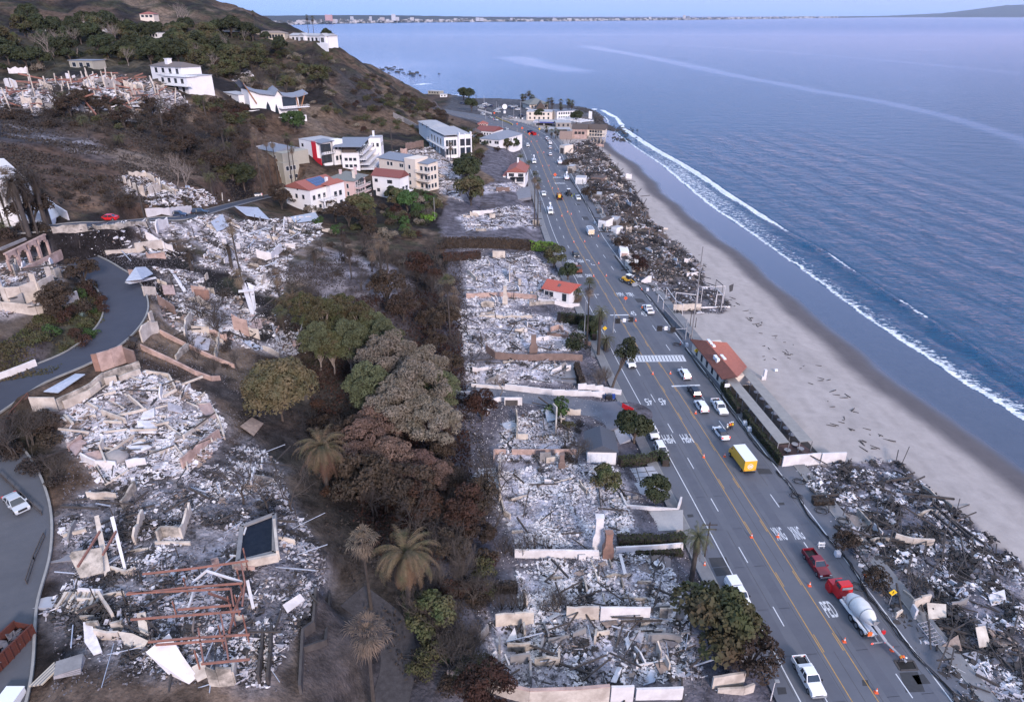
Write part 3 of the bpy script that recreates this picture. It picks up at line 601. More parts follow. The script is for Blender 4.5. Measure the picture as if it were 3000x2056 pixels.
def crown_mesh(r,h,z0,lobes,n,leaf,lobe_r=.38,seed=1,holes=0.0,flat=.6,aspect=1.0,ovoid=1.0):
 g=np.random.default_rng(seed);Cs=[];Ns=[]
 ph=g.uniform(0,2*math.pi,lobes);ct=g.uniform(-.55,1,lobes);rad=np.sqrt(1-ct**2)*g.uniform(.45,.85,lobes)
 LC=np.c_[np.cos(ph)*rad*r,np.sin(ph)*rad*r,z0+h/2+ct*h/2*g.uniform(.55,.85,lobes)]
 LR=r*lobe_r*g.uniform(.65,1.3,lobes);per=(n*LR**2/(LR**2).sum()).astype(int)
 for i in range(lobes):
  k=per[i];dv=g.normal(0,1,(k,3));dv/=np.linalg.norm(dv,axis=1)[:,None];dv[:,2]=np.where(dv[:,2]<-.35,-dv[:,2],dv[:,2])
  Cs.append(LC[i]+dv*LR[i]*g.uniform(.80,1.08,(k,1))*np.array([1,1,.8*ovoid]));Ns.append(dv+np.array([0,0,.35]))
 C=np.concatenate(Cs);N_=np.concatenate(Ns)
 return leafquads(C,N_,leaf,flat,aspect),LC
M_BARK=mat('bark',(.11,.085,.068),(.05,.04,.035),scale=3,bump=.4);M_CBARK=mat('charred_bark',(.035,.030,.028),(.075,.062,.055),scale=2,bump=.4);M_PALEB=mat('pale_dead_wood',(.26,.22,.20),(.14,.115,.10),scale=3)
PROTO={}
_used=set()
def make_tree(kind,name,m_,r,h,z0,lobes,n,leaf,seed,trunk=.25,lobe_r=.38,bark=None,**kw):
 root=thing(name,'x','tree');(V,F),LC=crown_mesh(r,h,z0,lobes,n,leaf,lobe_r,seed,**kw)
 npmesh('crown',V,F,m_,root);mb=MB();top=z0+h*.45;g=random.Random(seed)
 mb.tube([(0,0,-1),(g.uniform(-.2,.2),.1,z0*.6),(g.uniform(-.4,.4),g.uniform(-.4,.4),top)],[trunk,trunk*.8,trunk*.35],7)
 for i in range(min(9,lobes)):
  c_=LC[i*max(1,lobes//9)%lobes];mb.tube([(0,0,z0*.7+.2*i*.5),tuple(c_*.5+np.array([0,0,(z0+.3*h)*.5])),tuple(c_)],[trunk*.5,trunk*.3,trunk*.1],5)
 mb.build('trunk',bark or M_BARK,root);PROTO[kind]=root;return root
def branches(mb,p,dirv,L_,r_,depth,g,up=.25,spread=.6,n=3,mi=0,kink=.25):
 q=p
 pts=[p];k=2
 for i in range(k):
  dirv=(dirv+Vector((g.gauss(0,kink),g.gauss(0,kink),g.gauss(0,kink)*.6+up*.15))).normalized();q=q+dirv*L_/k;pts.append(q)
 mb.tube(pts,[r_,r_*.82,r_*.62],4 if depth>1 else 3,mi,cap=False)
 if depth<=0:return
 for i in range(n):
  nd_=(dirv+Vector((g.gauss(0,spread),g.gauss(0,spread),g.gauss(0,spread)*.5+up))).normalized()
  st=pts[-1]if i<2 else pts[-2]
  branches(mb,st,nd_,L_*g.uniform(.6,.85),r_*.58,depth-1,g,up,spread,n,mi,kink)
def make_bare(kind,name,m_,h,seed,depth=5,r_=.16,spread=.6,up=.25,n=3,stems=1):
 root=thing(name,'x','tree');g=random.Random(seed);t=MB();b=MB()
 for s in range(stems):
  lean=Vector((g.gauss(0,.12+.15*(stems>1)),g.gauss(0,.12+.15*(stems>1)),1)).normalized();base=Vector((g.uniform(-.3,.3)*(stems>1),g.uniform(-.3,.3)*(stems>1),-.6))
  top=base+lean*(h*.34);t.tube([base,(base+top)/2+Vector((g.gauss(0,.1),g.gauss(0,.1),0)),top],[r_,r_*.8,r_*.62],6,cap=False)
  for i in range(3):branches(b,top if i else base+lean*(h*.25),(lean+Vector((g.gauss(0,spread),g.gauss(0,spread),.2))).normalized(),h*.26,r_*.55,depth-1,g,up,spread,n)
 t.build('trunk',m_,root);b.build('branches',m_,root);PROTO[kind]=root;return root
L_DARK=leafmat('dark_green_leaves',(.020,.030,.014),(.044,.048,.023));L_GREEN=leafmat('green_leaves',(.045,.085,.025),(.025,.045,.016))
L_OLIVE=leafmat('singed_olive_leaves',(.120,.088,.052),(.052,.052,.026),sc=.35);L_GREY=leafmat('scorched_grey_leaves',(.235,.200,.165),(.085,.076,.052),sc=.25)
L_RUST=leafmat('rust_scorched_leaves',(.165,.105,.085),(.070,.048,.040),sc=.3);L_RED=leafmat('dark_red_dead_leaves',(.056,.026,.018),(.024,.016,.013),sc=.5)
L_BROWN=leafmat('dead_brown_leaves',(.062,.043,.031),(.026,.020,.016),sc=.5);L_BLACK=leafmat('burnt_black_twigs',(.028,.023,.022),(.050,.040,.034),sc=.6);L_LIME=leafmat('bright_lime_leaves',(.11,.20,.03),(.05,.09,.02),rnd=.1)
M_MIXG=leafmat('half_burnt_leaves',(.045,.062,.024),(.085,.060,.036),sc=.22)
make_tree('round_olive','scorched_tree',L_OLIVE,6.0,10.0,1.0,46,15000,.20,3,lobe_r=.30,flat=.5)
make_tree('gum','eucalyptus_tree',L_GREY,6.3,11,2.6,85,15000,.20,5,lobe_r=.17,flat=.9,aspect=.45,bark=M_PALEB)
make_tree('gum3','eucalyptus_tree',leafmat('grey_green_gum_leaves',(.105,.115,.062),(.052,.058,.030),sc=.3),5.4,11,2.6,60,12000,.20,25,lobe_r=.19,flat=.9,aspect=.45,bark=M_PALEB)
make_tree('gum2','eucalyptus_tree',M_MIXG,4.6,9.0,3.0,44,7500,.21,15,lobe_r=.2,flat=.9,aspect=.45,bark=M_PALEB)
make_tree('rust','rusty_tree',L_RUST,5.2,8.2,1.2,60,9500,.19,6,lobe_r=.20,flat=.9,aspect=.5)
make_tree('green','green_tree',L_DARK,3.2,5.0,1.2,20,3600,.20,8,lobe_r=.36,flat=.6)
make_tree('green2','green_tree',L_GREEN,3.0,4.2,.8,18,3000,.20,9,lobe_r=.36,flat=.6)
make_tree('brown','dead_leaved_tree',L_BROWN,3.0,5.2,.8,20,3000,.18,10,lobe_r=.34,flat=.9,aspect=.6,bark=M_CBARK)
make_tree('redtree','dark_red_tree',L_RED,3.0,6.0,.6,22,3600,.18,11,lobe_r=.32,flat=.9,aspect=.6,bark=M_CBARK)
make_tree('mixed','half_burnt_tree',M_MIXG,3.4,5.6,.8,22,3800,.19,12,lobe_r=.34,flat=.8,bark=M_CBARK)
make_tree('pine','leaning_pine',L_DARK,1.7,5.2,4.6,22,3400,.15,13,lobe_r=.45,flat=.8,aspect=.5)
make_bare('bare','bare_burnt_tree',M_CBARK,8,21,depth=5,r_=.17);make_bare('bare2','bare_burnt_tree',M_CBARK,7,22,depth=5,r_=.13,stems=3,spread=.5)
make_bare('barepale','bare_pale_tree',M_PALEB,8,23,depth=5,r_=.15,spread=.5);make_bare('twiggy','twiggy_shrub',mat('grey_twigs',(.13,.11,.10),(.07,.058,.05)),4.5,24,depth=5,r_=.07,stems=6,spread=.45,up=.4)
make_bare('saplings','burnt_saplings',M_CBARK,4.5,25,depth=3,r_=.06,stems=9,spread=.25,up=.6)
def make_bush(kind,name,m_,r,h,n,leaf,seed,lobes=9):
 root=thing(name,'x','shrub');(V,F),LC=crown_mesh(r,h,-.2,lobes,n,leaf,.45,seed,flat=.8,aspect=.6)
 npmesh('foliage',V,F,m_,root);mb=MB();g=random.Random(seed)
 for i in range(7):mb.tube([(g.gauss(0,.15),g.gauss(0,.15),-.3),(g.gauss(0,.3)*r,g.gauss(0,.3)*r,h*.5),(g.gauss(0,.5)*r,g.gauss(0,.5)*r,h*.95)],[.06,.04,.015],3,cap=False)
 mb.build('stem',M_CBARK,root);PROTO[kind]=root
make_bush('b_dark','dark_green_shrub',L_DARK,1.6,2.0,700,.17,31);make_bush('b_brown','dead_brown_shrub',L_BROWN,1.5,1.8,700,.15,32);make_bush('b_black','burnt_black_shrub',L_BLACK,1.5,1.6,620,.12,33)
make_bush('b_rust','rust_coloured_shrub',L_RED,1.5,1.9,700,.14,34);make_bush('b_green','green_shrub',L_GREEN,1.5,1.8,700,.16,35);make_bush('b_lime','lime_green_shrub',L_LIME,1.5,1.6,700,.16,36);make_bush('b_mix','half_burnt_shrub',M_MIXG,1.7,2.1,800,.16,37)
make_bush('b_grey','ash_grey_shrub',L_GREY,1.5,1.8,700,.14,38)
def frond(V,F,base,dirv,L_,w_,droop,seg=8,up=.5,leaflets=True,g=random):
 """arching feather frond: a strip of drooping leaflet pairs either side of a rib"""
 d_=Vector(dirv).normalized();side_=Vector((-d_.y,d_.x,0)).normalized();p=Vector(base);el=up;pts=[p.copy()]
 for i in range(seg):
  el-=droop/seg*(1+i*.25);st=Vector((d_.x*math.cos(el),d_.y*math.cos(el),math.sin(el)))*L_/seg;p=p+st;pts.append(p.copy())
 for i in range(seg):
  t=(i+.5)/seg;ww=w_*math.sin(math.pi*min(1,.15+t*.85))**.6;a,b_=pts[i],pts[i+1]
  for k in range(4):
   f0,f1=k/4,k/4+.13
   for sgn in(-1,1):
    q0=a+(b_-a)*f0;q1=a+(b_-a)*f1;tip=q1+side_*sgn*ww+(b_-a).normalized()*ww*.5+Vector((0,0,-ww*g.uniform(.35,.8)))
    n_=len(V);V+=[q0,q1,tip];F.append((n_,n_+1,n_+2,n_+2))
def make_date(kind,name,mg,mdead,tr_h,L_,nf,seed,tr_r=.38,ndead=40):
 root=thing(name,'x','palm tree');g=random.Random(seed);mb=MB();mb.tube([(0,0,-1),(0,0,tr_h*.5),(0,0,tr_h)],[tr_r*1.15,tr_r,tr_r*1.1],9);mb.build('trunk',M_CBARK,root)
 for nm,cnt,m_,lo,hi,dr in(('crown',nf,mg,.1,1.45,1.35),('dead_fronds',ndead,mdead,-1.25,-.2,.6)):
  V=[];F=[]
  for i in range(cnt):
   a=i*2.399+g.uniform(-.2,.2);el=g.uniform(lo,hi);frond(V,F,(0,0,tr_h),(math.cos(a),math.sin(a),0),L_*g.uniform(.8,1.1),L_*.10,dr*g.uniform(.8,1.2),up=el,g=g)
  mb=MB();mb.v=[tuple(v)for v in V];mb.f=[f_[:3]for f_ in F];mb.m=[0]*len(F);mb.build(nm,m_,root)
 PROTO[kind]=root
L_DATE=leafmat('scorched_palm_fronds',(.145,.095,.062),(.055,.060,.03),sc=.6);L_DATED=leafmat('dead_palm_fronds',(.15,.090,.060),(.075,.048,.034),sc=.6);L_FANG=leafmat('green_palm_fronds',(.045,.062,.030),(.10,.085,.050),sc=.8)
L_FAND=leafmat('dry_fan_fronds',(.17,.130,.098),(.08,.06,.045),sc=.8);L_PB=leafmat('burnt_palm_fronds',(.055,.042,.034),(.03,.025,.022),sc=.8)
make_date('date','date_palm',L_DATE,L_DATED,5.5,6.2,62,41);make_date('date_dark','date_palm',L_FANG,L_PB,3.5,3.6,45,42,ndead=30);make_date('date_black','burnt_date_palm',L_PB,L_PB,3.2,3.2,36,43,ndead=30)
def fan(V,F,base,dirv,el,L_,r_,g,blades=9):
 d_=Vector((dirv[0]*math.cos(el),dirv[1]*math.cos(el),math.sin(el)));side_=Vector((-dirv[1],dirv[0],0));p=Vector(base)+d_*L_;n_=len(V)
 nrm=d_.cross(side_)
 for k in range(blades):
  a0=(k/blades-.5)*2.6+g.uniform(-.1,.1);a1=a0+1.0/blades;am=(a0+a1)/2;tp=g.uniform(.75,1.25)
  f_=lambda a,rr,dz:p+(d_*math.cos(a)+side_*math.sin(a))*rr+Vector((0,0,dz))
  n_=len(V);V+=[p,f_(a0,r_*.8,-r_*.06),f_(am,r_*1.15*tp,-r_*g.uniform(.15,.9)),f_(a1,r_*.8,-r_*.06)];F.append((n_,n_+1,n_+2,n_+3))
def make_fan(kind,name,mg,md,h,seed,nf=32,nd_=26,fr=1.0,tr=.2,lean=.3,skirt=1.6):
 root=thing(name,'x','palm tree');g=random.Random(seed);lx,ly=g.uniform(-lean,lean),g.uniform(-lean,lean);mb=MB();mb.tube([(0,0,-1),(lx*.3,ly*.3,h*.4),(lx,ly,h)],[tr*1.3,tr,tr*.8],7);mb.build('trunk',M_CBARK,root)
 for nm,cnt,m_,e0,e1,L_ in(('crown',nf,mg,-.2,1.35,.9),('dead_skirt',nd_,md,-1.45,-.3,.7)):
  V=[];F=[]
  for i in range(cnt):
   a=i*2.399;a+=g.uniform(-.5,.5);zz=h-(0 if nm=='crown' else g.uniform(0,skirt));fan(V,F,(lx,ly,zz),(math.cos(a),math.sin(a)),g.uniform(e0,e1),L_*g.uniform(.5,1.5),fr*g.uniform(.7,1.15),g)
  for i in range(10 if nm=='crown' else 0):a=i*2.4;fan(V,F,(lx,ly,h),(math.cos(a),math.sin(a)),g.uniform(.7,1.4),.35,fr*.8,g)
  mb=MB();mb.v=[tuple(v)for v in V];mb.f=F;mb.m=[0]*len(F);mb.build(nm,m_,root)
 PROTO[kind]=root
make_fan('fan_green','fan_palm',L_FANG,L_FAND,16,51);make_fan('fan_dry','fan_palm',L_FAND,L_FAND,16,52,nf=26);make_fan('fan_black','burnt_fan_palm',L_PB,L_PB,16,53,nf=20,nd_=40,skirt=2.2);make_fan('fan_dark','fan_palm',L_FANG,L_PB,16,54)
PROTO_H=dict(round_olive=11,gum=13,gum2=12,gum3=13,rust=9,green=6.2,green2=5,brown=6,redtree=6.6,mixed=6.4,pine=9.8,bare=8,bare2=7,barepale=8,twiggy=4.5,saplings=4.5,date=10.5,date_dark=6.5,date_black=6,fan_green=17.6,fan_dry=17.6,fan_black=17.6,fan_dark=17.6)
for k in PROTO:
 if k.startswith('b_'):PROTO_H[k]=2.2
PR=random.Random(99)
def plant(kind,base,label,h=None,s=None,cat=None,group=None,rz=None,sxy=1.0):
 """a copy of the prototype with its own parts, h metres tall (palms keep their crown and stretch the trunk)"""
 proto=PROTO[kind]
 if kind in _used:o=copy_tree(proto)
 else:o=proto;_used.add(kind)
 o.location=tuple(base);o.rotation_euler=(0,0,PR.uniform(0,6.28)if rz is None else rz);o['label']=label
 if cat:o['category']=cat
 if group:o['group']=group
 elif 'group' in o:del o['group']
 sc=s if s is not None else((h or PROTO_H[kind])/PROTO_H[kind])
 if kind.startswith('fan')and h:
  for ch in o.children:
   if ch.name.startswith('trunk'):ch.scale=(1,1,(h-1.6)/16)
   else:ch.location=(0,0,h-1.6-16)
  o.scale=(sxy,sxy,1)
 elif kind.startswith('date')and h:
  th={'date':5.5,'date_dark':3.5,'date_black':3.2}[kind];ch_={'date':5,'date_dark':3,'date_black':2.8}[kind]*sxy
  nh=max(.8,(h-ch_))
  for ch in o.children:
   if ch.name.startswith('trunk'):ch.scale=(1,1,nh/th/sxy)
   else:ch.location=(0,0,nh/sxy-th)
  o.scale=(sxy,sxy,sxy)
 else:o.scale=(sc*sxy*PR.uniform(.93,1.07),sc*sxy*PR.uniform(.93,1.07),sc)
 return o
def plantpx(kind,t,x,y,ytop,label,**k):
 b=P(t,x,y);h=hgt(b,t,x,ytop);return plant(kind,b,label,h=h,**k)
# ---------------------------------------------------------------- rubble and ruins
def rub(name,c,c2,**k):return mat(name,c,c2,scale=k.get('scale',1.4),rough=.9,sharp=.2)
RM=[rub('ash_white_plaster',(.66,.64,.66),(.44,.43,.46)),rub('pale_grey_debris',(.42,.41,.45),(.26,.25,.28)),rub('charred_debris',(.030,.027,.028),(.06,.055,.055)),rub('tan_debris',(.32,.255,.22),(.17,.13,.115)),rub('rusty_debris',(.13,.075,.055),(.07,.05,.042)),rub('dark_grey_debris',(.085,.082,.095),(.15,.145,.165)),rub('bare_metal_sheet',(.40,.44,.52),(.28,.31,.38)),rub('pink_plaster_debris',(.42,.31,.29),(.26,.19,.18))]
def scatter_boxes(name,poly,n,smin,smax,wts,parent,seed,stick=.26,zr=.5,pile=1.0,kind='stuff',clump=None,zfun=None,tilt=.32):
 g=np.random.default_rng(seed);P_=np.array([p[:2]for p in poly]);lo,hi=P_.min(0),P_.max(0);xs,ys=[],[]
 tot=0
 while tot<n:
  x=g.uniform(lo[0],hi[0],n*2);y=g.uniform(lo[1],hi[1],n*2);k=inpoly(x,y,P_)
  cl=fbm(x/3.2,y/3.2,seed,3);k&=(seed not in(303,304,305,203))|(g.uniform(.40,.52,n*2)<fbm(x/14,y/14,7,4))|(g.uniform(0,1,n*2)<.10);k&=g.uniform(0,1,n*2)<sm(.36,.56,cl)*.95+.08
  xs.append(x[k]);ys.append(y[k]);tot+=k.sum()
 x=np.concatenate(xs)[:n];y=np.concatenate(ys)[:n]
 s=smin*(smax/smin)**(g.uniform(0,1,n)**2.2)
 isst=g.uniform(0,1,n)<stick
 lx=np.where(isst,s*g.uniform(1.4,3,n),s*g.uniform(.7,1.4,n));ly=np.where(isst,s*.16+.03,s*g.uniform(.5,1.1,n));lz=np.where(isst,s*.14+.03,s*g.uniform(.06,.35,n))
 th=(fbm(x/5,y/5,seed+55,2)*9)+g.normal(0,.5,n)+(g.uniform(0,1,n)<.3)*math.pi/2;pt_=g.normal(0,tilt,n)*np.where(isst,.7,1);rl=g.normal(0,tilt,n)
 z=(zfun(x,y)if zfun else zat(x,y))+g.uniform(-.1,zr,n)**1.0*pile*sm(.3,.7,fbm(x/4,y/4,seed+9,3))+.05
 c_,s_=np.cos(th),np.sin(th);cp,sp_=np.cos(pt_),np.sin(pt_);cr_,sr=np.cos(rl),np.sin(rl)
 Rm=np.empty((n,3,3));Rm[:,0,0]=c_*cp;Rm[:,0,1]=c_*sp_*sr-s_*cr_;Rm[:,0,2]=c_*sp_*cr_+s_*sr
 Rm[:,1,0]=s_*cp;Rm[:,1,1]=s_*sp_*sr+c_*cr_;Rm[:,1,2]=s_*sp_*cr_-c_*sr;Rm[:,2,0]=-sp_;Rm[:,2,1]=cp*sr;Rm[:,2,2]=cp*cr_
 U=np.array([(-1,-1,-1),(1,-1,-1),(1,1,-1),(-1,1,-1),(-1,-1,1),(1,-1,1),(1,1,1),(-1,1,1)])/2.0
 jit=g.uniform(.6,1.25,(n,8,1));Lc=U[None]*np.stack([lx,ly,lz],-1)[:,None]*np.concatenate([jit,g.uniform(.6,1.25,(n,8,1)),np.ones((n,8,1))],-1)
 V=np.einsum('nij,nkj->nki',Rm,Lc)+np.stack([x,y,z],-1)[:,None]
 f=np.array([(0,3,2,1),(4,5,6,7),(0,1,5,4),(1,2,6,5),(2,3,7,6),(3,0,4,7)]);F=(f[None]+(np.arange(n)*8)[:,None,None]).reshape(-1,4)
 wts=np.array(wts,float);wts/=wts.sum()
 sc_=np.stack([np.log(wts[i]+1e-3)*.24+1.5*fbm(x/2.6,y/2.6,seed*7+i*13,3)+g.gumbel(0,.09,n)for i in range(len(wts))]);mi=sc_.argmax(0);mi=np.where(isst&(g.uniform(0,1,n)<.35),2,mi)
 V3_=V.reshape(-1,3)-(np.array(parent.location)if parent is not None else 0)
 o=npmesh(name,V3_,F,RM,parent,mi=np.repeat(mi,6))
 if kind:o['kind']=kind
 return o
def rel(p,parent):return Vector(p)-parent.location
def wall_line(mb,pts,h,th=.28,jag=.25,g=random,base=.8,mi=0):
 """a broken standing wall along ground points (x, y, z)"""
 for a,b in zip(pts[:-1],pts[1:]):
  a=Vector(a);b=Vector(b);L_=(b.xy-a.xy).length;n_=max(1,int(L_/1.1));dx=(b-a).normalized()
  t_=Vector((-dx.y,dx.x,0)).normalized()*th/2;hs=[h*(1-jag*g.random()**1.7)for _ in range(n_+1)]
  for i in range(n_):
   gap_=g.random()<jag*.22
   p=a+(b-a)*(i/n_);q=a+(b-a)*((i+1)/n_)
   h0,h1=(.12,.12)if gap_ else(hs[i],hs[i+1])
   mb.add([p-t_-Vector((0,0,base)),q-t_-Vector((0,0,base)),q+t_-Vector((0,0,base)),p+t_-Vector((0,0,base)),p-t_+Vector((0,0,h0)),q-t_+Vector((0,0,h1)),q+t_+Vector((0,0,h1)),p+t_+Vector((0,0,h0))],[(0,3,2,1),(4,5,6,7),(0,1,5,4),(1,2,6,5),(2,3,7,6),(3,0,4,7)],mi)
def sooty(name,c,s=.6):return mat(name,c,tuple(x*.30 for x in c),scale=s,rough=.9,sharp=.12,detail=6)
W_CREAM=mat('stained_cream_wall',(.56,.50,.44),(.34,.29,.25),scale=.5,sharp=.14,detail=7);W_WHITE=mat('stained_white_wall',(.66,.64,.65),(.50,.47,.47),scale=.45,sharp=.16,detail=7);W_SOOT=sooty('sooty_cream_wall',(.46,.41,.36));W_PINK=mat('stained_pink_wall',(.46,.33,.29),(.27,.19,.165),scale=.6,sharp=.14);W_BROWN=mat('brown_stucco_wall',(.22,.155,.135),(.12,.085,.075),scale=.7)
W_CONC=mat('stained_concrete',(.26,.25,.25),(.14,.135,.14),scale=.6);W_BRICK=mat('brick_red_wall',(.30,.17,.13),(.16,.10,.08),scale=1.2);W_CHAR=mat('charred_timber',(.035,.030,.030),(.075,.065,.06),scale=2);W_RUST=mat('red_oxide_steel',(.30,.13,.095),(.16,.09,.075),scale=1.3);W_DARK=mat('dark_soot_wall',(.09,.08,.078),(.045,.04,.04),scale=.8)
GR=random.Random(5)
def gp(t,pts,dz=0):return[P(t,x,y)+np.array((0,0,dz))for x,y in pts]
class Ruin:
 def __init__(s,name,label,cat='ruin',at=None,lot=None,n=0,size=(.14,.9),wts=(30,30,22,10,3,12,1.5,1),seed=1,pile=1.0,stick=.24,group=None,poly=None,zr=.6):
  poly=poly if poly is not None else LP[lot];cx,cy=np.mean([p[0]for p in poly]),np.mean([p[1]for p in poly])
  s.o=thing(name,label,cat,(cx,cy,float(zat(cx,cy))),group=group);s.poly=poly;s.seed=seed;s.g=random.Random(seed)
  bpy.context.view_layer.update()
  if n:scatter_boxes('rubble',poly,n,size[0],size[1],wts,s.o,seed,pile=pile,stick=stick,zr=zr)
 def wall(s,t,pts,h,m=None,th=.28,jag=.25,name='wall',top=None,base=.8):
  q=gp(t,pts)if top is None else[tuple(pz(t,x,y,top)-np.array((0,0,h)))for x,y in pts]
  mb=MB();wall_line(mb,[rel(p,s.o)for p in q],h,th,jag,s.g,base=base if top is None else 2.0);
  if mb.n:return mb.build(name,m or W_CREAM,s.o)
 def stubs(s,n,m=None,h=(.6,2.2),L_=(1.5,5),axis_=None):
  """short lengths of wall left standing inside the plot"""
  P_=np.array([p[:2]for p in s.poly]);lo,hi=P_.min(0),P_.max(0);k=0;ms=m or[W_CREAM,W_SOOT,W_CONC,W_WHITE]
  ax=s.g.uniform(0,.4)if axis_ is None else axis_
  while k<n:
   x,y=s.g.uniform(lo[0],hi[0]),s.g.uniform(lo[1],hi[1])
   if not inpoly(np.array(x),np.array(y),P_):continue
   a=ax+(math.pi/2 if s.g.random()<.5 else 0)+s.g.gauss(0,.06);L=s.g.uniform(*L_);x2,y2=x+L*math.cos(a),y+L*math.sin(a)
   mb=MB();wall_line(mb,[rel((x,y,float(zat(x,y))),s.o),rel((x2,y2,float(zat(x2,y2))),s.o)],s.g.uniform(*h),.22,.55,s.g);k+=1
   if mb.n:mb.build('wall_stub',s.g.choice(ms),s.o)
 def beams(s,n,m=None,L_=(2,6),w_=(.1,.22),z=(.2,1.2),tilt=.15,name='charred_beam',axis_=None):
  P_=np.array([p[:2]for p in s.poly]);lo,hi=P_.min(0),P_.max(0);k=0
  while k<n:
   x,y=s.g.uniform(lo[0],hi[0]),s.g.uniform(lo[1],hi[1])
   if not inpoly(np.array(x),np.array(y),P_):continue
   a=s.g.uniform(0,6.28)if axis_ is None or s.g.random()<.3 else axis_+s.g.gauss(0,.15)+(math.pi/2 if s.g.random()<.3 else 0);L=s.g.uniform(*L_);zz=float(zat(x,y))+s.g.uniform(*z);w0=s.g.uniform(*w_)
   mb=MB();mb.beam(rel((x,y,zz),s.o),rel((x+L*math.cos(a),y+L*math.sin(a),zz+L*s.g.gauss(0,tilt)),s.o),w0,w0*1.3);mb.build(name,m or W_CHAR,s.o);k+=1
 def posts(s,n,h=(1.5,4),m=None,r_=.08,name='standing_post'):
  P_=np.array([p[:2]for p in s.poly]);lo,hi=P_.min(0),P_.max(0);k=0
  while k<n:
   x,y=s.g.uniform(lo[0],hi[0]),s.g.uniform(lo[1],hi[1])
   if not inpoly(np.array(x),np.array(y),P_):continue
   z=float(zat(x,y));hh=s.g.uniform(*h);mb=MB();mb.beam(rel((x,y,z-.3),s.o),rel((x+s.g.gauss(0,.12)*hh,y+s.g.gauss(0,.12)*hh,z+hh),s.o),r_*2);mb.build(name,m or W_CHAR,s.o);k+=1
 def slab(s,t,pts,m,th=.12,dz=.25,lift=None,name='fallen_slab'):
  """a fallen sheet of wall or roof lying on the rubble: corners on the ground, raised by lift"""
  q=[rel(P(t,x,y)+np.array((0,0,dz+(lift[i]if lift else 0))),s.o)for i,(x,y)in enumerate(pts)];n_=len(q)
  v=[p-Vector((0,0,th))for p in q]+q;mb=MB();mb.add(v,[tuple(range(n_-1,-1,-1)),tuple(range(n_,2*n_))]+[(i,(i+1)%n_,n_+(i+1)%n_,n_+i)for i in range(n_)]);return mb.build(name,m,s.o)
 def line(s,t,pts,z,m,w_=.18,name='steel_beam',posts=False,h=None):
  """beam carried at a level: points given where it is seen, z metres above sea"""
  q=[Vector(pz(t,x,y,z))for x,y in pts];mb=MB()
  for a,b in zip(q[:-1],q[1:]):mb.beam(rel(a,s.o),rel(b,s.o),w_,w_*1.3)
  o=mb.build(name,m,s.o)
  if posts:
   for a in q:
    mb=MB();zz=float(zat(a.x,a.y));mb.beam(rel((a.x,a.y,zz-.2),s.o),rel(a,s.o),w_*.8);mb.build('steel_post',m,s.o)
  return o
 def chimney(s,t,x,y,ytop,wd,dp,m,name='chimney',taper=.15,cap=True,rz=0):
  b=P(t,x,y);h=hgt(b,t,x,ytop);M_=Matrix.Translation(rel(b,s.o))@Matrix.Rotation(rz,4,'Z');mb=MB()
  mb.box(-wd/2,wd/2,-dp/2,dp/2,-.5,h*.42,0,M_);mb.box(-wd*.32,wd*.32,-dp*.4,dp*.4,h*.42,h,0,M_,taper=.02)
  mb.add([M_@Vector(v)for v in[(-wd/2,-dp/2,h*.421),(wd/2,-dp/2,h*.421),(wd/2,dp/2,h*.421),(-wd/2,dp/2,h*.421),(-wd*.32,-dp*.4,h*.56),(wd*.32,-dp*.4,h*.56),(wd*.32,dp*.4,h*.56),(-wd*.32,dp*.4,h*.56)]],[(0,1,5,4),(1,2,6,5),(2,3,7,6),(3,0,4,7)])
  if cap:mb.box(-wd*.36,wd*.36,-dp*.45,dp*.45,h,h+.12,0,M_)
  mb.build(name,m,s.o)
def box_thing(name,label,cat,loc,parts,rz=0,group=None):
 o=thing(name,label,cat,loc,rz,group)
 for nm,mb,m_ in parts:mb.build(nm,m_,o)
 return o
def free_wall(t,pts,h,m,label,th=.3,jag=.05,top=None,group=None,cat='wall',coping=None,name='garden_wall',steps=None):
 q=gp(t,pts)if top is None else[pz(t,x,y,top)-np.array((0,0,h))for x,y in pts]
 o=thing(name,label,cat,q[0],group=group);mb=MB();Q=[Vector(p)-Vector(q[0])for p in q]
 if steps:
  for a,b in zip(Q[:-1],Q[1:]):
   n_=steps
   for i in range(n_):
    p=a+(b-a)*(i/n_);e=a+(b-a)*((i+1)/n_);zz=max(p.z,e.z)+h;mb.beam((p.x,p.y,zz-h/2-.5),(e.x,e.y,zz-h/2-.5),th,h+1)
 else:wall_line(mb,Q,h,th,jag,GR,base=1.5)
 mb.build('wall_face',m,o)
 if coping:
  c_=MB()
  for a,b in zip(Q[:-1],Q[1:]):c_.beam(a+Vector((0,0,h+.05)),b+Vector((0,0,h+.05)),th+.12,.12)
  c_.build('coping',coping,o)
 return o
# ---- flat plots by the highway, nearest first
r=Ruin('burnt_house_ruin','ash filled walled plot of burnt rooms, lowest of the row inland of the highway',lot='H1',n=13000,size=(.10,.7),seed=101,wts=(26,30,26,6,1,16,3,1))
r.wall('H',[(1050,1075),(1180,1062),(1310,1060)],2.3,W_CREAM,jag=.12);r.wall('H',[(1530,1030),(1750,1030)],2.5,W_CREAM,jag=.08);r.wall('H',[(1760,1040),(1930,1040),(2095,1040)],2.7,W_WHITE,jag=.04);r.wall('H',[(2100,1040),(2330,1030)],2.4,W_SOOT,jag=.1)
for a in([(1075,1330),(1080,1200)],[(1130,1240),(1285,1245)],[(1290,1470),(1285,1320),(1150,1335)],[(1315,1340),(1480,1340),(1480,1290)],[(1350,1290),(1375,1200)],[(1000,1120),(940,1180)],[(2070,1140),(2180,1150)],[(2085,1180),(2310,1190)],[(1725,1200),(1735,1130)],[(1240,1100),(1250,1160)]):
 r.wall('H',a,1.7,GR.choice([W_CREAM,W_SOOT,W_CONC]),jag=.35)
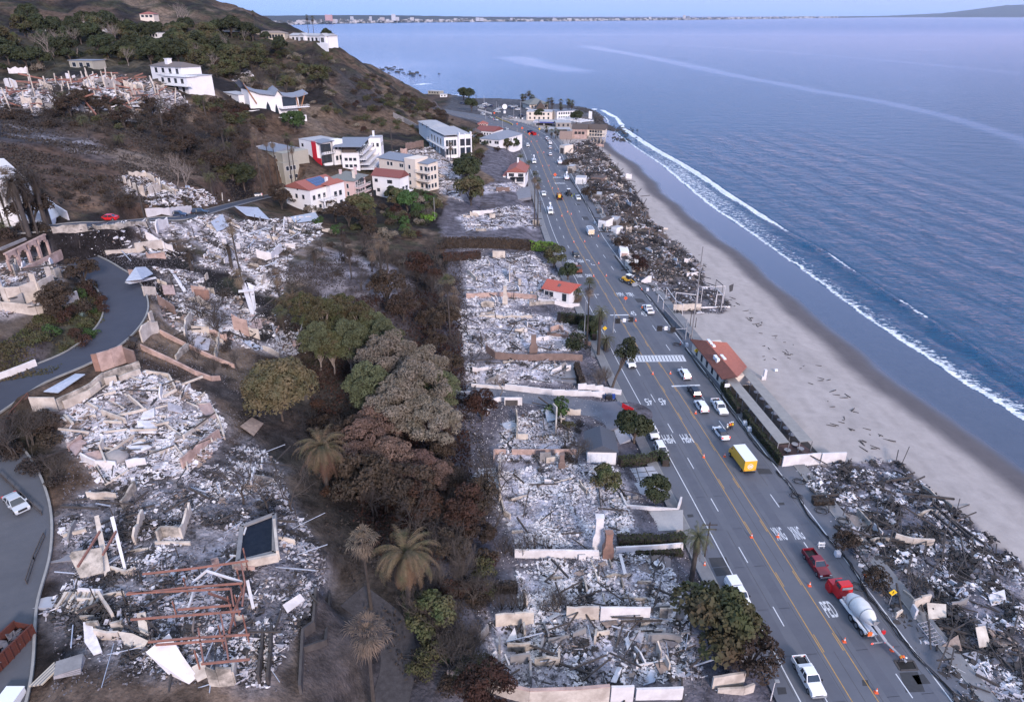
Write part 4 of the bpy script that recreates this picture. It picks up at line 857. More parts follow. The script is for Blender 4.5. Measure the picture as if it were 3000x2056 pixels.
for pts,m_ in(([(1180,1110),(1200,1180),(1120,1190)],RM[0]),([(1770,1060),(1870,1050),(1880,1090),(1800,1100)],RM[3]),([(1370,1040),(1480,990),(1490,1020),(1400,1060)],RM[0]),([(1960,1170),(2060,1130),(2040,1210)],RM[1]),([(1830,1480),(1880,1360),(1910,1380),(1870,1480)],RM[0]),([(2050,1490),(2100,1400),(2150,1400),(2130,1480)],RM[6]),([(2130,1360),(2200,1330),(2250,1370),(2170,1420)],RM[3]),([(1930,1170),(1950,1170),(1970,1250),(1945,1250)],RM[0]),([(2190,1200),(2250,1180),(2290,1220),(2240,1240)],RM[5])):
 r.slab('H',pts,m_,lift=[GR.uniform(0,.7)for _ in pts])
r.beams(40);r.stubs(16);r.beams(14,RM[6],name='bent_metal_strip',w_=(.06,.14))
r=Ruin('burnt_house_ruin','white ash and rubble of burnt house beside the round fountain',lot='H2',n=8000,size=(.10,.6),seed=102,wts=(46,30,12,7,2,8,3,1))
r.stubs(14,h=(.3,1.2));r.beams(26);r.chimney('H',1745,552,330,1.9,1.2,W_WHITE);r.chimney('H',1812,610,440,1.7,1.2,W_BRICK,taper=.05)
r.slab('H',[(1580,720),(1790,640),(1810,660),(1620,740)],RM[3]);r.slab('H',[(1885,610),(1905,610),(1940,740),(1920,750)],W_WHITE,lift=[.6]*4)
r=Ruin('burnt_house_ruin','broad drift of white rubble below the bare black tree and pale courtyard',lot='H3',n=10500,size=(.10,.65),seed=103,wts=(50,30,9,6,1,6,4,2))
r.stubs(14,h=(.3,1.5));r.beams(22);r.chimney('E',1500,1592,1500,1.3,1.1,W_BROWN);r.wall('E',[(1040,1560),(1040,1500),(1240,1500),(1420,1500),(1600,1500)],1.2,W_PINK,jag=.1)
r.wall('H',[(1080,240),(1075,100),(1080,0)],2.2,W_CREAM,jag=.12);r.wall('H',[(1085,210),(1110,320),(1150,350)],1.2,W_CREAM,jag=.3)
r=Ruin('burnt_house_ruin','ruin with standing wall ends between curved white bench and grey roofed garage',lot='H4',n=4600,size=(.12,.65),seed=104,wts=(34,32,16,10,3,8,3,1))
r.wall('E',[(1195,1400),(1200,1320),(1190,1240)],2.3,W_SOOT,jag=.4);r.wall('E',[(1200,1400),(1270,1400)],1.4,W_CREAM);r.wall('E',[(1460,1370),(1465,1260),(1440,1230)],3.0,W_CREAM,jag=.3);r.slab('E',[(1380,1215),(1450,1205),(1465,1280),(1400,1290)],RM[6],lift=[1.2,1.2,.3,.3]);r.slab('E',[(1080,1300),(1160,1280),(1200,1310),(1130,1340)],RM[6]);r.stubs(8);r.beams(16)
r=Ruin('burnt_house_ruin','low rubble plot above the stepped white driveway wall',lot='H5',n=2200,seed=105);r.stubs(6);r.beams(14)
r=Ruin('burnt_house_ruin','two rubble plots split by brown terrace wall and lone brown chimney',lot='H6',n=9000,size=(.12,.75),seed=106,wts=(50,28,10,6,2,8,3,1))
r.wall('E',[(985,800),(1050,850),(1200,865),(1310,868),(1380,860),(1500,860),(1640,868)],1.9,W_BROWN,jag=.06);r.chimney('E',1308,820,688,2.0,1.0,W_BROWN,cap=False);r.wall('E',[(940,565),(1100,575),(1300,575)],1.0,W_CREAM,jag=.5)
r.wall('E',[(1400,690),(1550,715),(1700,760)],1.0,W_BROWN,jag=.05);r.wall('E',[(1410,680),(1440,660),(1480,650),(1540,700)],1.6,W_PINK,jag=.3);r.stubs(10);r.beams(30);r.posts(7)
r=Ruin('burnt_house_ruin','rubble plot with cream garden wall and tall cream chimney beside the small red roofed house',lot='H7',n=9000,size=(.13,.8),seed=107,wts=(46,28,14,8,2,8,3,1))
r.wall('E',[(850,440),(960,435),(1110,430),(1220,440),(1330,450)],1.6,W_PINK,jag=.08);r.chimney('E',1115,485,355,1.5,1.1,W_CREAM);r.wall('E',[(1030,165),(1115,165)],2.6,W_CREAM,jag=.1);r.wall('E',[(1145,330),(1148,270)],3.2,W_CREAM,jag=.1);r.wall('E',[(1205,360),(1222,355)],2.6,W_CREAM,jag=.1)
r.wall('E',[(950,500),(1040,500)],2.0,W_SOOT,jag=.3);r.wall('E',[(1280,490),(1450,480)],1.4,W_SOOT);r.wall('E',[(860,270),(920,330)],1.6,W_CREAM,jag=.4);r.stubs(14);r.beams(34);r.posts(9)
r=Ruin('burnt_house_ruin','collapsed frame and rubble in front of the bare car park',lot='H8',n=5000,seed=108,wts=(30,30,22,12,3,10,3,1));r.stubs(9);r.beams(34,L_=(2,7));r.wall('L',[(245,1110),(330,1105),(420,1100)],2.0,W_WHITE,jag=.05)
for k in range(4):r.line('L',[(312,1000+k*14),(440,1003+k*14)],12-k*.35,RM[2],.16,'girder')
r=Ruin('burnt_house_ruin','low burnt garage front with one surviving gable below the red roofed villa',lot='H9',n=900,seed=109);r.wall('L',[(445,905),(500,900),(560,905)],2.2,W_BROWN,jag=.3);r.beams(8)
# ---- beach side
wd_=(12,16,52,10,5,20,1,1)
r=Ruin('burnt_beach_house_row','wide field of black beams and ash between the highway and sand in the near corner',lot='R1',n=15000,seed=201,size=(.16,1.0),wts=(16,20,50,6,2,22,2,1),pile=1.4);r.beams(110,L_=(2,8),axis_=1.0);r.stubs(16,h=(.4,1.6))
r.wall('I',[(1170,510),(1270,510),(1400,500)],1.2,W_SOOT,jag=.35);r.wall('I',[(1440,490),(1560,520),(1700,530)],1.5,W_CREAM,jag=.25);r.wall('I',[(1550,980),(1600,950),(1665,940)],2.4,W_CREAM,jag=.2);r.wall('I',[(1550,985),(1575,1040)],2.2,W_WHITE,jag=.2);r.slab('I',[(1650,950),(1780,960),(1790,1030),(1670,1040)],W_CREAM,lift=[.8,.8,.2,.2])
r.slab('I',[(1970,1140),(2040,1120),(2090,1230),(2010,1240)],W_CREAM,lift=[1.4,1.2,.3,.4]);r.slab('I',[(1900,1270),(2040,1240),(2190,1340),(2060,1350)],RM[1]);r.slab('I',[(1730,1240),(1860,1170),(1900,1250)],RM[3],lift=[0,.8,0]);r.slab('I',[(2070,880),(2180,850),(2200,930),(2100,940)],RM[0],lift=[.3,.5,.2,0])
for k in range(7):r.line('I',[(1600+k*18,1060+k*24),(1680+k*18,1040+k*24)],5.6,RM[1],.07,'grille_bar')
for k in range(3):r.line('I',[(1600+k*40,1060-k*6),(1720+k*40,1210-k*6)],5.6,RM[1],.07,'grille_bar')
for a in([(1640,250),(1900,470)],[(1700,240),(1960,480)],[(1760,300),(2060,520)],[(1500,170),(1850,210)],[(880,190),(1060,180)],[(1380,90),(1560,60)],[(1530,720),(1560,600)]):r.line('I',a,5.4,W_CHAR,.28,'charred_joist')
r=Ruin('burnt_beach_house_frame','burnt beach house with thin white steel frame still standing over the sand',lot='R2',n=6500,seed=202,wts=wd_,pile=1.3);r.beams(45,L_=(2,7));r.stubs(8)
for a,z in(([(590,740),(660,830)],7.6),([(700,650),(830,830),(920,880)],8.5),([(825,715),(1115,750)],9.0),([(1180,640),(1480,630)],9.5),([(1115,750),(1120,650)],9.2),([(1360,545),(1450,620)],12),([(1365,740),(1450,745)],8.2),([(1380,680),(1450,750)],9.4)):r.line('Q',a,z,W_WHITE if z<10 else W_CHAR,.14,'frame_bar',posts=True)
r.wall('Q',[(780,960),(900,955),(1030,950),(1150,950)],2.2,W_CREAM,jag=.12);r.wall('Q',[(1150,925),(1540,915)],.5,W_WHITE,jag=.05)
r.slab('Q',[(1510,760),(1570,740),(1560,800),(1520,810)],W_CHAR,lift=[3.2,3.4,2.6,2.4])
r=Ruin('burnt_beach_house_row','long dark strip of collapsed beach houses with broken garage fronts along the far kerb',lot='R3',n=20000,seed=203,size=(.22,1.25),wts=(12,13,46,20,8,18,1,2),pile=2.0,zr=.9);r.beams(150,L_=(2.5,9),w_=(.14,.3),z=(.3,2.6),tilt=.3,axis_=1.2);r.stubs(50,m=[W_CREAM,W_SOOT,W_PINK,W_CONC,W_WHITE],h=(.8,2.8),L_=(2,6));r.posts(30,h=(2,5),r_=.09)
# ---- the hillside ruins
r=Ruin('burnt_terrace_house_ruin','large burnt house with red oxide steel beams and dark swimming pool beside it',lot='G1',n=23000,seed=301,wts=(20,26,30,7,2,26,2,1),size=(.10,.65));ZF=23.6
for a in([(970,720),(1330,680),(1690,630)],[(860,858),(1250,815),(1650,782)],[(870,850),(1570,820)],[(890,1030),(1280,1000),(1640,972)],[(1210,962),(1575,932)],[(1010,1182),(1380,1150),(1700,1132)],[(1060,1202),(1530,1168)],[(1640,640),(1668,780)],[(1668,780),(1650,935)],[(1500,985),(1530,1140),(1556,1305)],[(1370,1332),(1700,1300)],[(1570,815),(1590,935)],[(1350,1090),(1385,1320)]):r.line('G',a,ZF,W_RUST,.17,'steel_beam')
for a,z in(([(530,670),(600,560),(680,430)],25),([(700,590),(790,430)],25),([(1670,790),(1600,960),(1560,1120)],22.6),([(1410,700),(1650,775)],23.4),([(1310,780),(1450,660)],23),([(1420,850),(1560,900)],22.6)):r.line('G',a,z,W_RUST if z>24 or z<23 else W_WHITE,.2,'fallen_beam')
for x,y in((970,790),(1690,700),(860,930),(1650,850),(890,1100),(1640,1040),(1060,1270),(1530,1240),(1700,1200),(1370,1400),(1590,1040),(1610,1100),(1210,1030),(1280,860)):
 b_=P('G',x,y);mb=MB();mb.beam(rel(b_-np.array((0,0,.3)),r.o),rel((b_[0],b_[1],ZF),r.o),.13);mb.build('steel_post',W_RUST if x>1200 else W_CHAR,r.o)
for pts,m_,lf,nm in(([(690,470),(720,460),(760,720),(720,760)],W_CREAM,[3.2,3.2,.4,.4],'leaning_column'),([(790,460),(815,450),(870,715),(850,720)],W_WHITE,[2.8,2.8,.2,.2],'leaning_column'),([(510,700),(530,680),(730,650),(725,760),(560,780)],W_SOOT,[2.2,2.4,2.4,1.0,.6],'fallen_slab'),([(1150,740),(1220,640),(1260,660),(1200,760)],RM[6],None,'fallen_slab'),([(440,850),(690,850),(600,1000),(380,980)],W_CREAM,None,'fallen_deck'),([(1030,1360),(1190,1250),(1260,1340),(1350,1440),(1290,1480),(1150,1420)],W_WHITE,[2.2,2.6,1.4,.3,.1,.3],'fallen_roof_slab'),([(1300,1400),(1400,1350),(1430,1440),(1350,1470)],W_CREAM,[.6,.8,.4,.2],'fallen_slab'),([(590,1110),(640,1100),(700,1260),(640,1280),(590,1220)],RM[0],[1.2,.9,0,0,.6],'fallen_slab'),([(820,1160),(920,1170),(1020,1210),(980,1250),(860,1230)],W_CREAM,[.9,.8,.6,.2,.2],'fallen_slab'),([(950,1050),(1010,1040),(1020,1160),(960,1160)],W_CREAM,[1.2,1.2,.3,.3],'fallen_slab'),([(1640,850),(1770,880),(1720,900),(1600,880)],RM[0],None,'fallen_slab'),([(1930,960),(2050,890),(2080,920),(1960,1000)],W_WHITE,[.5,.7,.4,.2],'fallen_slab'),([(1690,840),(1710,830),(1740,970),(1720,980)],W_WHITE,[1.5,1.5,.3,.3],'leaning_column'),([(1310,1120),(1350,1040),(1340,1100),(1320,1150)],RM[3],[.2,2,1,.2],'fallen_slab')):
 r.slab('G',pts,m_,lift=lf,name=nm)
for k in range(8):r.slab('G',[(380+k*38,970-k*1),(398+k*38,970),(470+k*32,860),(455+k*32,860)],W_CONC if k%2 else W_CREAM,dz=.5,name='deck_board')
for a,h,m_ in(([(840,290),(930,150)],1.8,W_SOOT),([(920,520),(985,350)],1.9,W_CREAM),([(1085,510),(1110,470),(1240,470)],2.3,W_SOOT),([(1240,480),(1290,350),(1305,310)],2.0,W_CREAM),([(1060,520),(1300,520)],.5,W_CREAM),([(610,1115),(850,1105)],1.7,W_SOOT),([(660,1160),(820,1165)],1.5,W_CREAM),([(1430,1475),(1500,1480),(1600,1470)],2.8,W_SOOT),([(1610,1350),(1600,1470)],2.0,W_SOOT),([(1770,1480),(1790,1300),(1800,1150)],1.8,W_CHAR),([(1830,1480),(1850,1300),(1860,1120)],1.6,W_CHAR),([(430,470),(590,430)],.5,W_CREAM),([(690,900),(780,1040)],1.6,W_CREAM),([(760,700),(870,730),(930,700)],.8,W_CREAM),([(540,850),(700,860)],.8,W_WHITE),([(1050,1240),(1080,1300)],1.6,W_SOOT),([(1455,700),(1500,680)],2.0,W_PINK),([(1600,690),(1740,700)],.7,W_PINK)):
 r.wall('G',a,h,m_,jag=.3 if h>1 else.1)
r.beams(50,L_=(1.5,5));r.beams(24,RM[6],name='bent_metal_strip',w_=(.05,.12));r.stubs(16,h=(.4,1.4));r.posts(14,h=(1,3),r_=.05)
q=[P('G',x,y)for x,y in((1625,665),(1885,665),(1885,400),(1650,412))];zq=max(p[2]for p in q)+.35
po=thing('swimming_pool','swimming pool of still black water with pale stone rim in the ruin','swimming pool',(q[0][0],q[0][1],zq));mb=MB();mb.prism([(p[0]-q[0][0],p[1]-q[0][1])for p in q],-.5,-.12);mb.build('water',mat('pool_water',(.006,.009,.018),(.016,.02,.03),scale=1.5,rough=.25,spec=.10),po)
mb=MB()
for i in range(4):a,b=q[i],q[(i+1)%4];mb.beam((a[0]-q[0][0],a[1]-q[0][1],-.35),(b[0]-q[0][0],b[1]-q[0][1],-.35),.55,1.0)
mb.build('rim',W_CONC,po)
mb=MB();a,b=q[1],q[2];mb.beam((a[0]-q[0][0]+.7,a[1]-q[0][1]-.6,.1),(b[0]-q[0][0]+.7,b[1]-q[0][1]-2,.1),.35,1.6);mb.beam((a[0]-q[0][0]+.7,a[1]-q[0][1]-.6,-.2),(-.5,-.6,-.2),.4,1.2);mb.build('side_wall',W_CREAM,po)
r=Ruin('burnt_hilltop_house_ruin','house burnt to white slabs inside broken cream walls, below the road bend',lot='G2',n=11000,seed=302,wts=(52,24,8,14,3,5,3,6),size=(.14,1.0),stick=.25)
for a,h,m_,jg in(([(400,1195),(600,1105),(720,1010),(960,930)],1.9,W_SOOT,.08),([(440,1190),(620,1110),(720,1030),(800,1010)],1.4,W_CREAM,.1),([(820,1010),(960,960)],1.2,W_CREAM,.2),([(225,1205),(400,1205)],2.4,W_CREAM,.0),([(1245,1600),(1380,1480),(1500,1390)],1.9,W_PINK,.12),([(1530,1400),(1500,1300),(1440,1180),(1340,1180)],1.0,W_CREAM,.3),([(1260,1420),(1420,1290)],1.5,W_CREAM,.2),([(560,1540),(660,1592),(800,1600),(1000,1570)],1.4,W_WHITE,.2),([(470,1480),(560,1400)],1.3,W_PINK,.4),([(1000,960),(1160,990)],1.2,W_CREAM,.3),([(1100,1290),(1240,1400)],1.0,W_CREAM,.3),([(700,1230),(860,1290)],1.0,W_CREAM,.5),([(850,1090),(1000,1230)],.9,W_CREAM,.4),([(1160,1000),(1200,1080)],1.4,W_CREAM,.4)):r.wall('D',a,h,m_,jag=jg)
for pts,m_ in(([(300,1085),(520,975),(590,990),(400,1100)],RM[6]),([(1340,1170),(1440,1180),(1480,1280),(1400,1260)],RM[7]),([(460,1460),(540,1400),(600,1440),(520,1530)],RM[7]),([(940,1300),(1080,1290),(1070,1380),(950,1370)],RM[0]),([(980,1230),(1060,1220),(1060,1280),(960,1290)],RM[0]),([(570,1520),(680,1500),(740,1560),(640,1590)],RM[7]),([(870,1480),(960,1430),(1040,1480),(940,1520)],RM[0]),([(1150,1180),(1240,1190),(1250,1240),(1150,1230)],RM[1]),([(1640,1330),(1720,1270),(1800,1320),(1730,1390)],RM[3])):
 r.slab('D',pts,m_,lift=[GR.uniform(.1,.8)for _ in pts])
r.beams(40,W_CREAM,name='fallen_lintel',L_=(1.5,5),w_=(.16,.34));r.beams(26);r.stubs(10)
b_=P('D',780,1530);mb=MB()
for i in range(6):a0=i/6*math.pi/2;a1=(i+1)/6*math.pi/2
mb.tube([rel(b_+np.array((0,0,h_)),r.o)for h_ in(0,.5,.9,1.15,1.25)],[2.1,1.9,1.4,.8,.1],16);mb.build('grey_dome',mat('grey_plaster_dome',(.30,.28,.28),(.19,.18,.18),scale=.9),r.o,smooth=True)
ro=P('D',760,930);rm=Ruin('brick_room_ruin','roofless room of brown brick with a green glass block window',poly=[P('D',x,y)[:2]for x,y in((660,940),(930,880),(930,920),(700,960))],seed=311)
rm.wall('D',[(650,935),(690,930)],3.2,W_BRICK,jag=.02);rm.wall('D',[(690,935),(780,905),(860,875)],3.4,W_PINK,jag=.03);rm.wall('D',[(865,875),(935,900)],3.0,W_BROWN,jag=.03)
a_,b_=P('D',725,918),P('D',790,900);mb=MB();mb.beam(rel(a_+np.array((0,-.22,1.9)),rm.o),rel(b_+np.array((0,-.22,1.9)),rm.o),.06,1.1);mb.build('window',mat('green_glass_block',(.10,.17,.11),(.06,.11,.08),scale=4,rough=.3),rm.o)
r=Ruin('pink_house_ruin','ruin of pink plastered house with tilted wall panels between the road bend and round tree',lot='G3',n=9000,seed=303,wts=(32,26,22,12,4,12,4,8),size=(.14,.95))
for a,h,m_,jg in(([(1595,660),(1700,700)],4.0,W_PINK,.1),([(1335,450),(1430,455)],2.6,W_BRICK,.05),([(970,740),(1030,680),(1085,670)],3.0,W_CREAM,.3),([(1095,680),(1270,770),(1440,850),(1600,915)],.9,W_PINK,.05),([(965,785),(1150,870),(1330,960),(1440,1000),(1500,995)],1.0,W_PINK,.04),([(1270,760),(1275,660),(1310,600)],2.6,W_CREAM,.3),([(1310,670),(1430,680)],1.6,W_CREAM,.2),([(1080,480),(1140,520),(1200,560)],2.4,W_BROWN,.08),([(985,430),(1070,430)],2.4,W_CREAM,.05),([(885,290),(1000,290)],1.6,W_PINK,.05),([(1470,860),(1500,720)],1.8,W_SOOT,.4),([(1200,860),(1290,780)],1.5,W_SOOT,.4),([(1030,620),(1050,600)],2.6,W_CREAM,.1)):r.wall('D',a,h,m_,jag=jg)
for pts,m_,lf in(([(870,375),(940,300),(1010,300),(1060,340),(980,370)],RM[6],[1.6,2.2,2.4,2.2,1.8]),([(865,385),(1070,345),(1080,355),(900,395)],W_WHITE,[1.6]*4),([(1660,440),(1690,430),(1740,560),(1710,570)],W_WHITE,[3.4,3.4,.8,.8]),([(1640,470),(1740,460),(1740,475),(1640,485)],W_WHITE,[3,3,3,3]),([(1700,430),(1740,440),(1750,540),(1735,560)],W_WHITE,[3.6,3.2,1,1]),([(1110,385),(1190,390),(1200,430),(1120,430)],RM[7],[1,1.2,.4,.4]),([(1170,300),(1200,310),(1280,410),(1250,410)],RM[0],[1.5,1.2,.4,.4]),([(1640,730),(1740,800),(1800,790),(1700,730)],RM[6],None),([(1700,590),(1780,600),(1790,660),(1700,650)],RM[7],[.4,.6,.2,.2]),([(1340,700),(1440,710),(1420,800),(1320,790)],RM[1],None),([(1850,620),(1900,640),(2000,770),(1880,740)],RM[1],None)):
 r.slab('D',pts,m_,lift=lf)
r.beams(46,L_=(2,6));r.stubs(16,m=[W_CREAM,W_PINK,W_SOOT],h=(.8,2.6));r.posts(26,h=(1.5,4),r_=.05)
r=Ruin('burnt_slope_houses_ruin','pale ash and collapsed walls spilling down the slope below the upper road',lot='G4',n=15000,seed=304,wts=(44,26,16,10,3,8,3,3),size=(.16,1.15))
for a,h,m_,jg in(([(720,140),(930,125)],1.0,W_CREAM,.1),([(930,130),(1110,100)],2.4,W_CREAM,.05),([(1750,160),(1850,190),(1925,110)],2.6,W_WHITE,.1),([(1940,90),(2010,100)],1.4,W_WHITE,.2),([(1000,165),(1130,170)],1.6,W_PINK,.2)):r.wall('D',a,h,m_,jag=jg)
r.wall('A',[(360,1592),(600,1575),(800,1565),(1000,1545),(1020,1530)],1.7,W_SOOT,jag=.5);r.wall('A',[(1070,1592),(1080,1560),(1150,1545)],2.6,W_WHITE,jag=.2);r.wall('A',[(1930,1592),(1940,1510),(2120,1500)],1.8,W_WHITE,jag=.5)
for pts in([(1600,1430),(1760,1440),(1840,1510),(1680,1480)],[(1980,1500),(2150,1470),(2180,1510),(2010,1530)],[(1440,1540),(1520,1490),(1560,1560),(1480,1592)]):r.slab('A',pts,RM[6],lift=[1,1.2,.5,.4])
r.beams(80,L_=(2,7));r.stubs(30,h=(.6,2.4));r.posts(20);r.beams(20,RM[6],name='bent_metal_strip')
r=Ruin('burnt_mansion_ruin','long ruin of cream walls and fallen timbers on the terrace beside the big white house',lot='G5',n=9000,seed=305,wts=(34,26,16,20,6,8,2,6),size=(.3,2.0),pile=2.2,zr=1.2)
for a,h,m_ in(([(720,610),(830,620),(940,640),(985,650)],5.5,W_CREAM),([(900,690),(985,680)],5.0,W_PINK),([(620,560),(740,560)],4,W_WHITE),([(40,590),(120,600)],4,W_WHITE),([(60,500),(190,500)],3.5,W_WHITE),([(460,560),(520,560)],4,W_WHITE),([(320,560),(440,560)],1.6,W_CREAM),([(880,720),(990,720)],2,W_CREAM),([(540,680),(620,690)],4,W_PINK),([(1030,580),(1060,640)],4.5,W_CREAM)):r.wall('A',a,h,m_,jag=.45,th=.5)
r.beams(70,W_RUST,L_=(4,10),w_=(.3,.5),z=(.5,4),tilt=.3,name='fallen_timber');r.beams(40,L_=(4,10),w_=(.25,.5),z=(.5,3));r.posts(34,h=(4,9),r_=.2,m=W_CREAM);r.stubs(24,h=(2,4.5),L_=(3,9))
r=Ruin('small_cream_ruin','small roofless cream ruin on the slope above the parked cars',lot='G6',n=1500,seed=306,wts=(34,26,12,24,6,4,2,6),size=(.2,1.1))
for a,h in(([(830,1240),(960,1320)],2.6),([(880,1200),(1000,1210),(1090,1260)],2.0),([(960,1330),(1020,1340),(1100,1310),(1100,1280)],3.2),([(1110,1290),(1200,1340)],2.0)):r.wall('A',a,h,W_CREAM,jag=.4)
r=Ruin('arcade_ruin','roofless pink and cream mansion shell with arches above the road bend',lot='G7',n=3600,seed=307,wts=(20,22,30,18,8,16,2,6))
def arch_wall(rr,t,a,b,h,n_,m_,th=.45):
 A_,B_=Vector(P(t,*a)),Vector(P(t,*b));z0=max(A_.z,B_.z);mb=MB();dx=(B_-A_);dx.z=0;L_=dx.length;u=dx.normalized();M_=Matrix.Translation(rel((A_.x,A_.y,z0),rr.o))@Matrix(((u.x,-u.y,0,0),(u.y,u.x,0,0),(0,0,1,0),(0,0,0,1)));bay=L_/n_
 for i in range(n_+1):mb.box(max(0,i*bay-.35),min(L_,i*bay+.35),-th/2,th/2,-2.5,h*.72,0,M_)
 for i in range(n_):
  for k in range(6):
   t0,t1=k/6,(k+1)/6;x0,x1=i*bay+.35+(bay-.7)*t0,i*bay+.35+(bay-.7)*t1;zz=h*.55+h*.30*math.sin(math.pi*(t0+t1)/2)**.6
   mb.box(x0,x1,-th/2,th/2,zz,h,0,M_)
 mb.box(0,L_,-th/2-.05,th/2+.05,h,h+.3,0,M_);mb.build('arcade',m_,rr.o)
arch_wall(r,'U',(150,560),(690,330),4.0,4,W_PINK)
for a,h,m_,jg in(([(340,560),(600,430),(830,310)],1.4,W_PINK,.03),([(80,960),(140,980),(330,960),(480,900),(560,880)],3.6,W_CREAM,.03),([(560,885),(680,820),(755,770)],3.4,W_CREAM,.05),([(60,940),(100,960)],4.6,W_CREAM,0),([(480,880),(560,890)],5.0,W_CREAM,0),([(690,790),(750,775)],5.0,W_CREAM,0),([(680,560),(750,620),(820,600)],2.6,W_CREAM,.3),([(0,1040),(60,1060),(300,1080),(510,1110)],2.0,W_CREAM,.03),([(510,1110),(760,1030),(950,960),(1050,900)],1.9,W_CREAM,.1)):r.wall('U',a,h,m_,jag=jg)
r.beams(20,L_=(3,8));r.stubs(8,h=(1,3));r.line('U',[(0,230),(340,90)],41,W_CONC,.4,'fallen_girder')
r=Ruin('burnt_slope_ruin','pale rubble slope with a lone roofless brown room behind the cream apartment house',lot='G8',n=5000,seed=308,wts=(40,26,12,20,4,6,2,6),size=(.25,1.5));r.wall('B',[(440,1030),(560,1010)],4.5,W_BROWN,jag=.1,th=.5);r.wall('B',[(405,1060),(450,1060)],4,W_PINK,jag=.3);r.stubs(10,h=(1,3));r.beams(30,L_=(3,8),w_=(.2,.4))
for i,(pl,n_,lb)in enumerate([([(1540,505),(1680,465),(1730,520),(1620,560)],900,'small pale ruin patch above the swooping roof house'),([(730,765),(880,790),(920,840),(780,810)],1100,'pale rubble spilling below long mansion ruin'),([(0,600),(250,620),(300,680),(0,690)],2200,'pale rubble heap at the left edge of the long mansion ruin'),([(1290,560),(1390,590),(1400,620),(1310,610)],300,'little ruin right of the big white house'),([(1000,1340),(1400,1310),(1560,1370),(1300,1430),(1000,1440)],2600,'rubble and black stems between cream ruin and parked cars')]):
 r=Ruin('hillside_ruin',lb,poly=[P('A',x,y)[:2]for x,y in pl],n=n_,seed=330+i,wts=(44,26,14,14,4,6,2,4),size=(.2,1.4));r.stubs(5,h=(.8,2.2));r.beams(10,L_=(2,6),w_=(.15,.3));r.posts(6,h=(1.5,4))
free_wall('H',[(720,1385),(870,1395),(1000,1430),(1130,1475),(1280,1510),(1600,1500),(1830,1480)],3.4,W_CREAM,'long cream boundary wall with scorch marks at the bottom of the photo',top=9.3,coping=W_PINK,jag=.02)
free_wall('H',[(1840,1485),(1995,1480)],2.6,W_WHITE,'short white wall panel on end of the long cream wall',top=9.0,jag=.02);free_wall('H',[(2010,1500),(2330,1490)],2.0,W_WHITE,'white roadside wall beside the white panel, nearest the highway',top=8.2,jag=.02)
free_wall('I',[(210,1420),(430,1385)],1.8,W_CREAM,'cream wall below the big dark hedge by highway kerb',top=7.6,jag=.03);free_wall('I',[(240,1500),(420,1490),(490,1465)],.7,W_CREAM,'low curved white planter wall at the highway kerb',top=6.2,jag=0)
free_wall('E',[(885,1042),(1130,1062)],.9,W_WHITE,'white wall at upper end of the driveway',jag=.03);free_wall('E',[(1115,1062),(1430,1100),(1790,1118)],1.5,W_WHITE,'stepped bright white wall along the driveway',jag=0,steps=4);free_wall('E',[(1610,1062),(1780,1080),(1905,1105)],1.5,W_WHITE,'second stepped white wall behind the first near the highway',jag=0,steps=3)
cw=smooth_line([(1000,1235),(1000,1190),(1020,1160),(1060,1143),(1110,1138)],4);free_wall('E',[tuple(p)for p in cw],1.1,W_WHITE,'curved low white bench wall beside the driveway',jag=0)
free_wall('E',[(1110,1165),(1230,1165)],1.9,W_WHITE,'white outdoor fireplace panel with dark opening',jag=0,name='fireplace_wall');free_wall('E',[(1118,1168),(1200,1168)],1.3,W_DARK,'dark opening frame on front of the white fireplace',jag=0,name='fireplace_opening')
free_wall('E',[(780,1088),(830,1098),(880,1095)],.9,W_WHITE,'white rounded planter wall at the far end of the driveway',jag=0)
free_wall('H',[(1180,605),(1250,608),(1500,608),(1750,612)],1.6,W_WHITE,'stained white wall below the tall white chimney',jag=.06);free_wall('H',[(1865,590),(1960,585),(2150,575),(2320,560)],1.6,W_WHITE,'clean white wall running from the stone chimney to the street',jag=0)
free_wall('H',[(1900,190),(1940,275),(2290,300)],.8,W_WHITE,'white planter wall round the dark green bush',jag=0);free_wall('H',[(2290,300),(2310,240)],1.5,W_WHITE,'white gate pier beside planter with green bush',jag=0)
free_wall('D',[(0,1005),(120,960),(255,905)],1.5,W_WHITE,'white roadside wall on the uphill side of bend',jag=.04);free_wall('G',[(2160,860),(2140,1100),(2070,1150),(2050,1540)],1.5,W_DARK,'dark retaining wall stepping down beside the big ruin',jag=.02);free_wall('G',[(2250,880),(2220,1200),(2070,1250)],.9,W_DARK,'lower dark garden wall parallel to the retaining wall',jag=.02)
free_wall('E',[(1340,465),(1450,480),(1540,500),(1620,500)],1.2,W_WHITE,'white wall in front of the small red roofed house',jag=.02);free_wall('A',[(1000,1475),(1160,1468),(1310,1450)],2.4,W_WHITE,'white wall behind the two dark parked cars',jag=.12);free_wall('A',[(370,1440),(470,1500)],2.2,W_WHITE,'broken white wall end beside the upper road',jag=.3)
free_wall('Q',[(660,1000),(760,1110),(860,1220),(1000,1330)],1.5,W_CONC,'grey wall between highway pavement and the open sand',jag=0);free_wall('B',[(355,800),(430,835),(530,890)],3,W_CONC,'long pale retaining wall climbing the bare hillside',jag=0);free_wall('B',[(530,900),(620,990),(710,1080)],3.5,W_CONC,'steep grey wall running down beside the white terraced house',jag=0,th=.6)
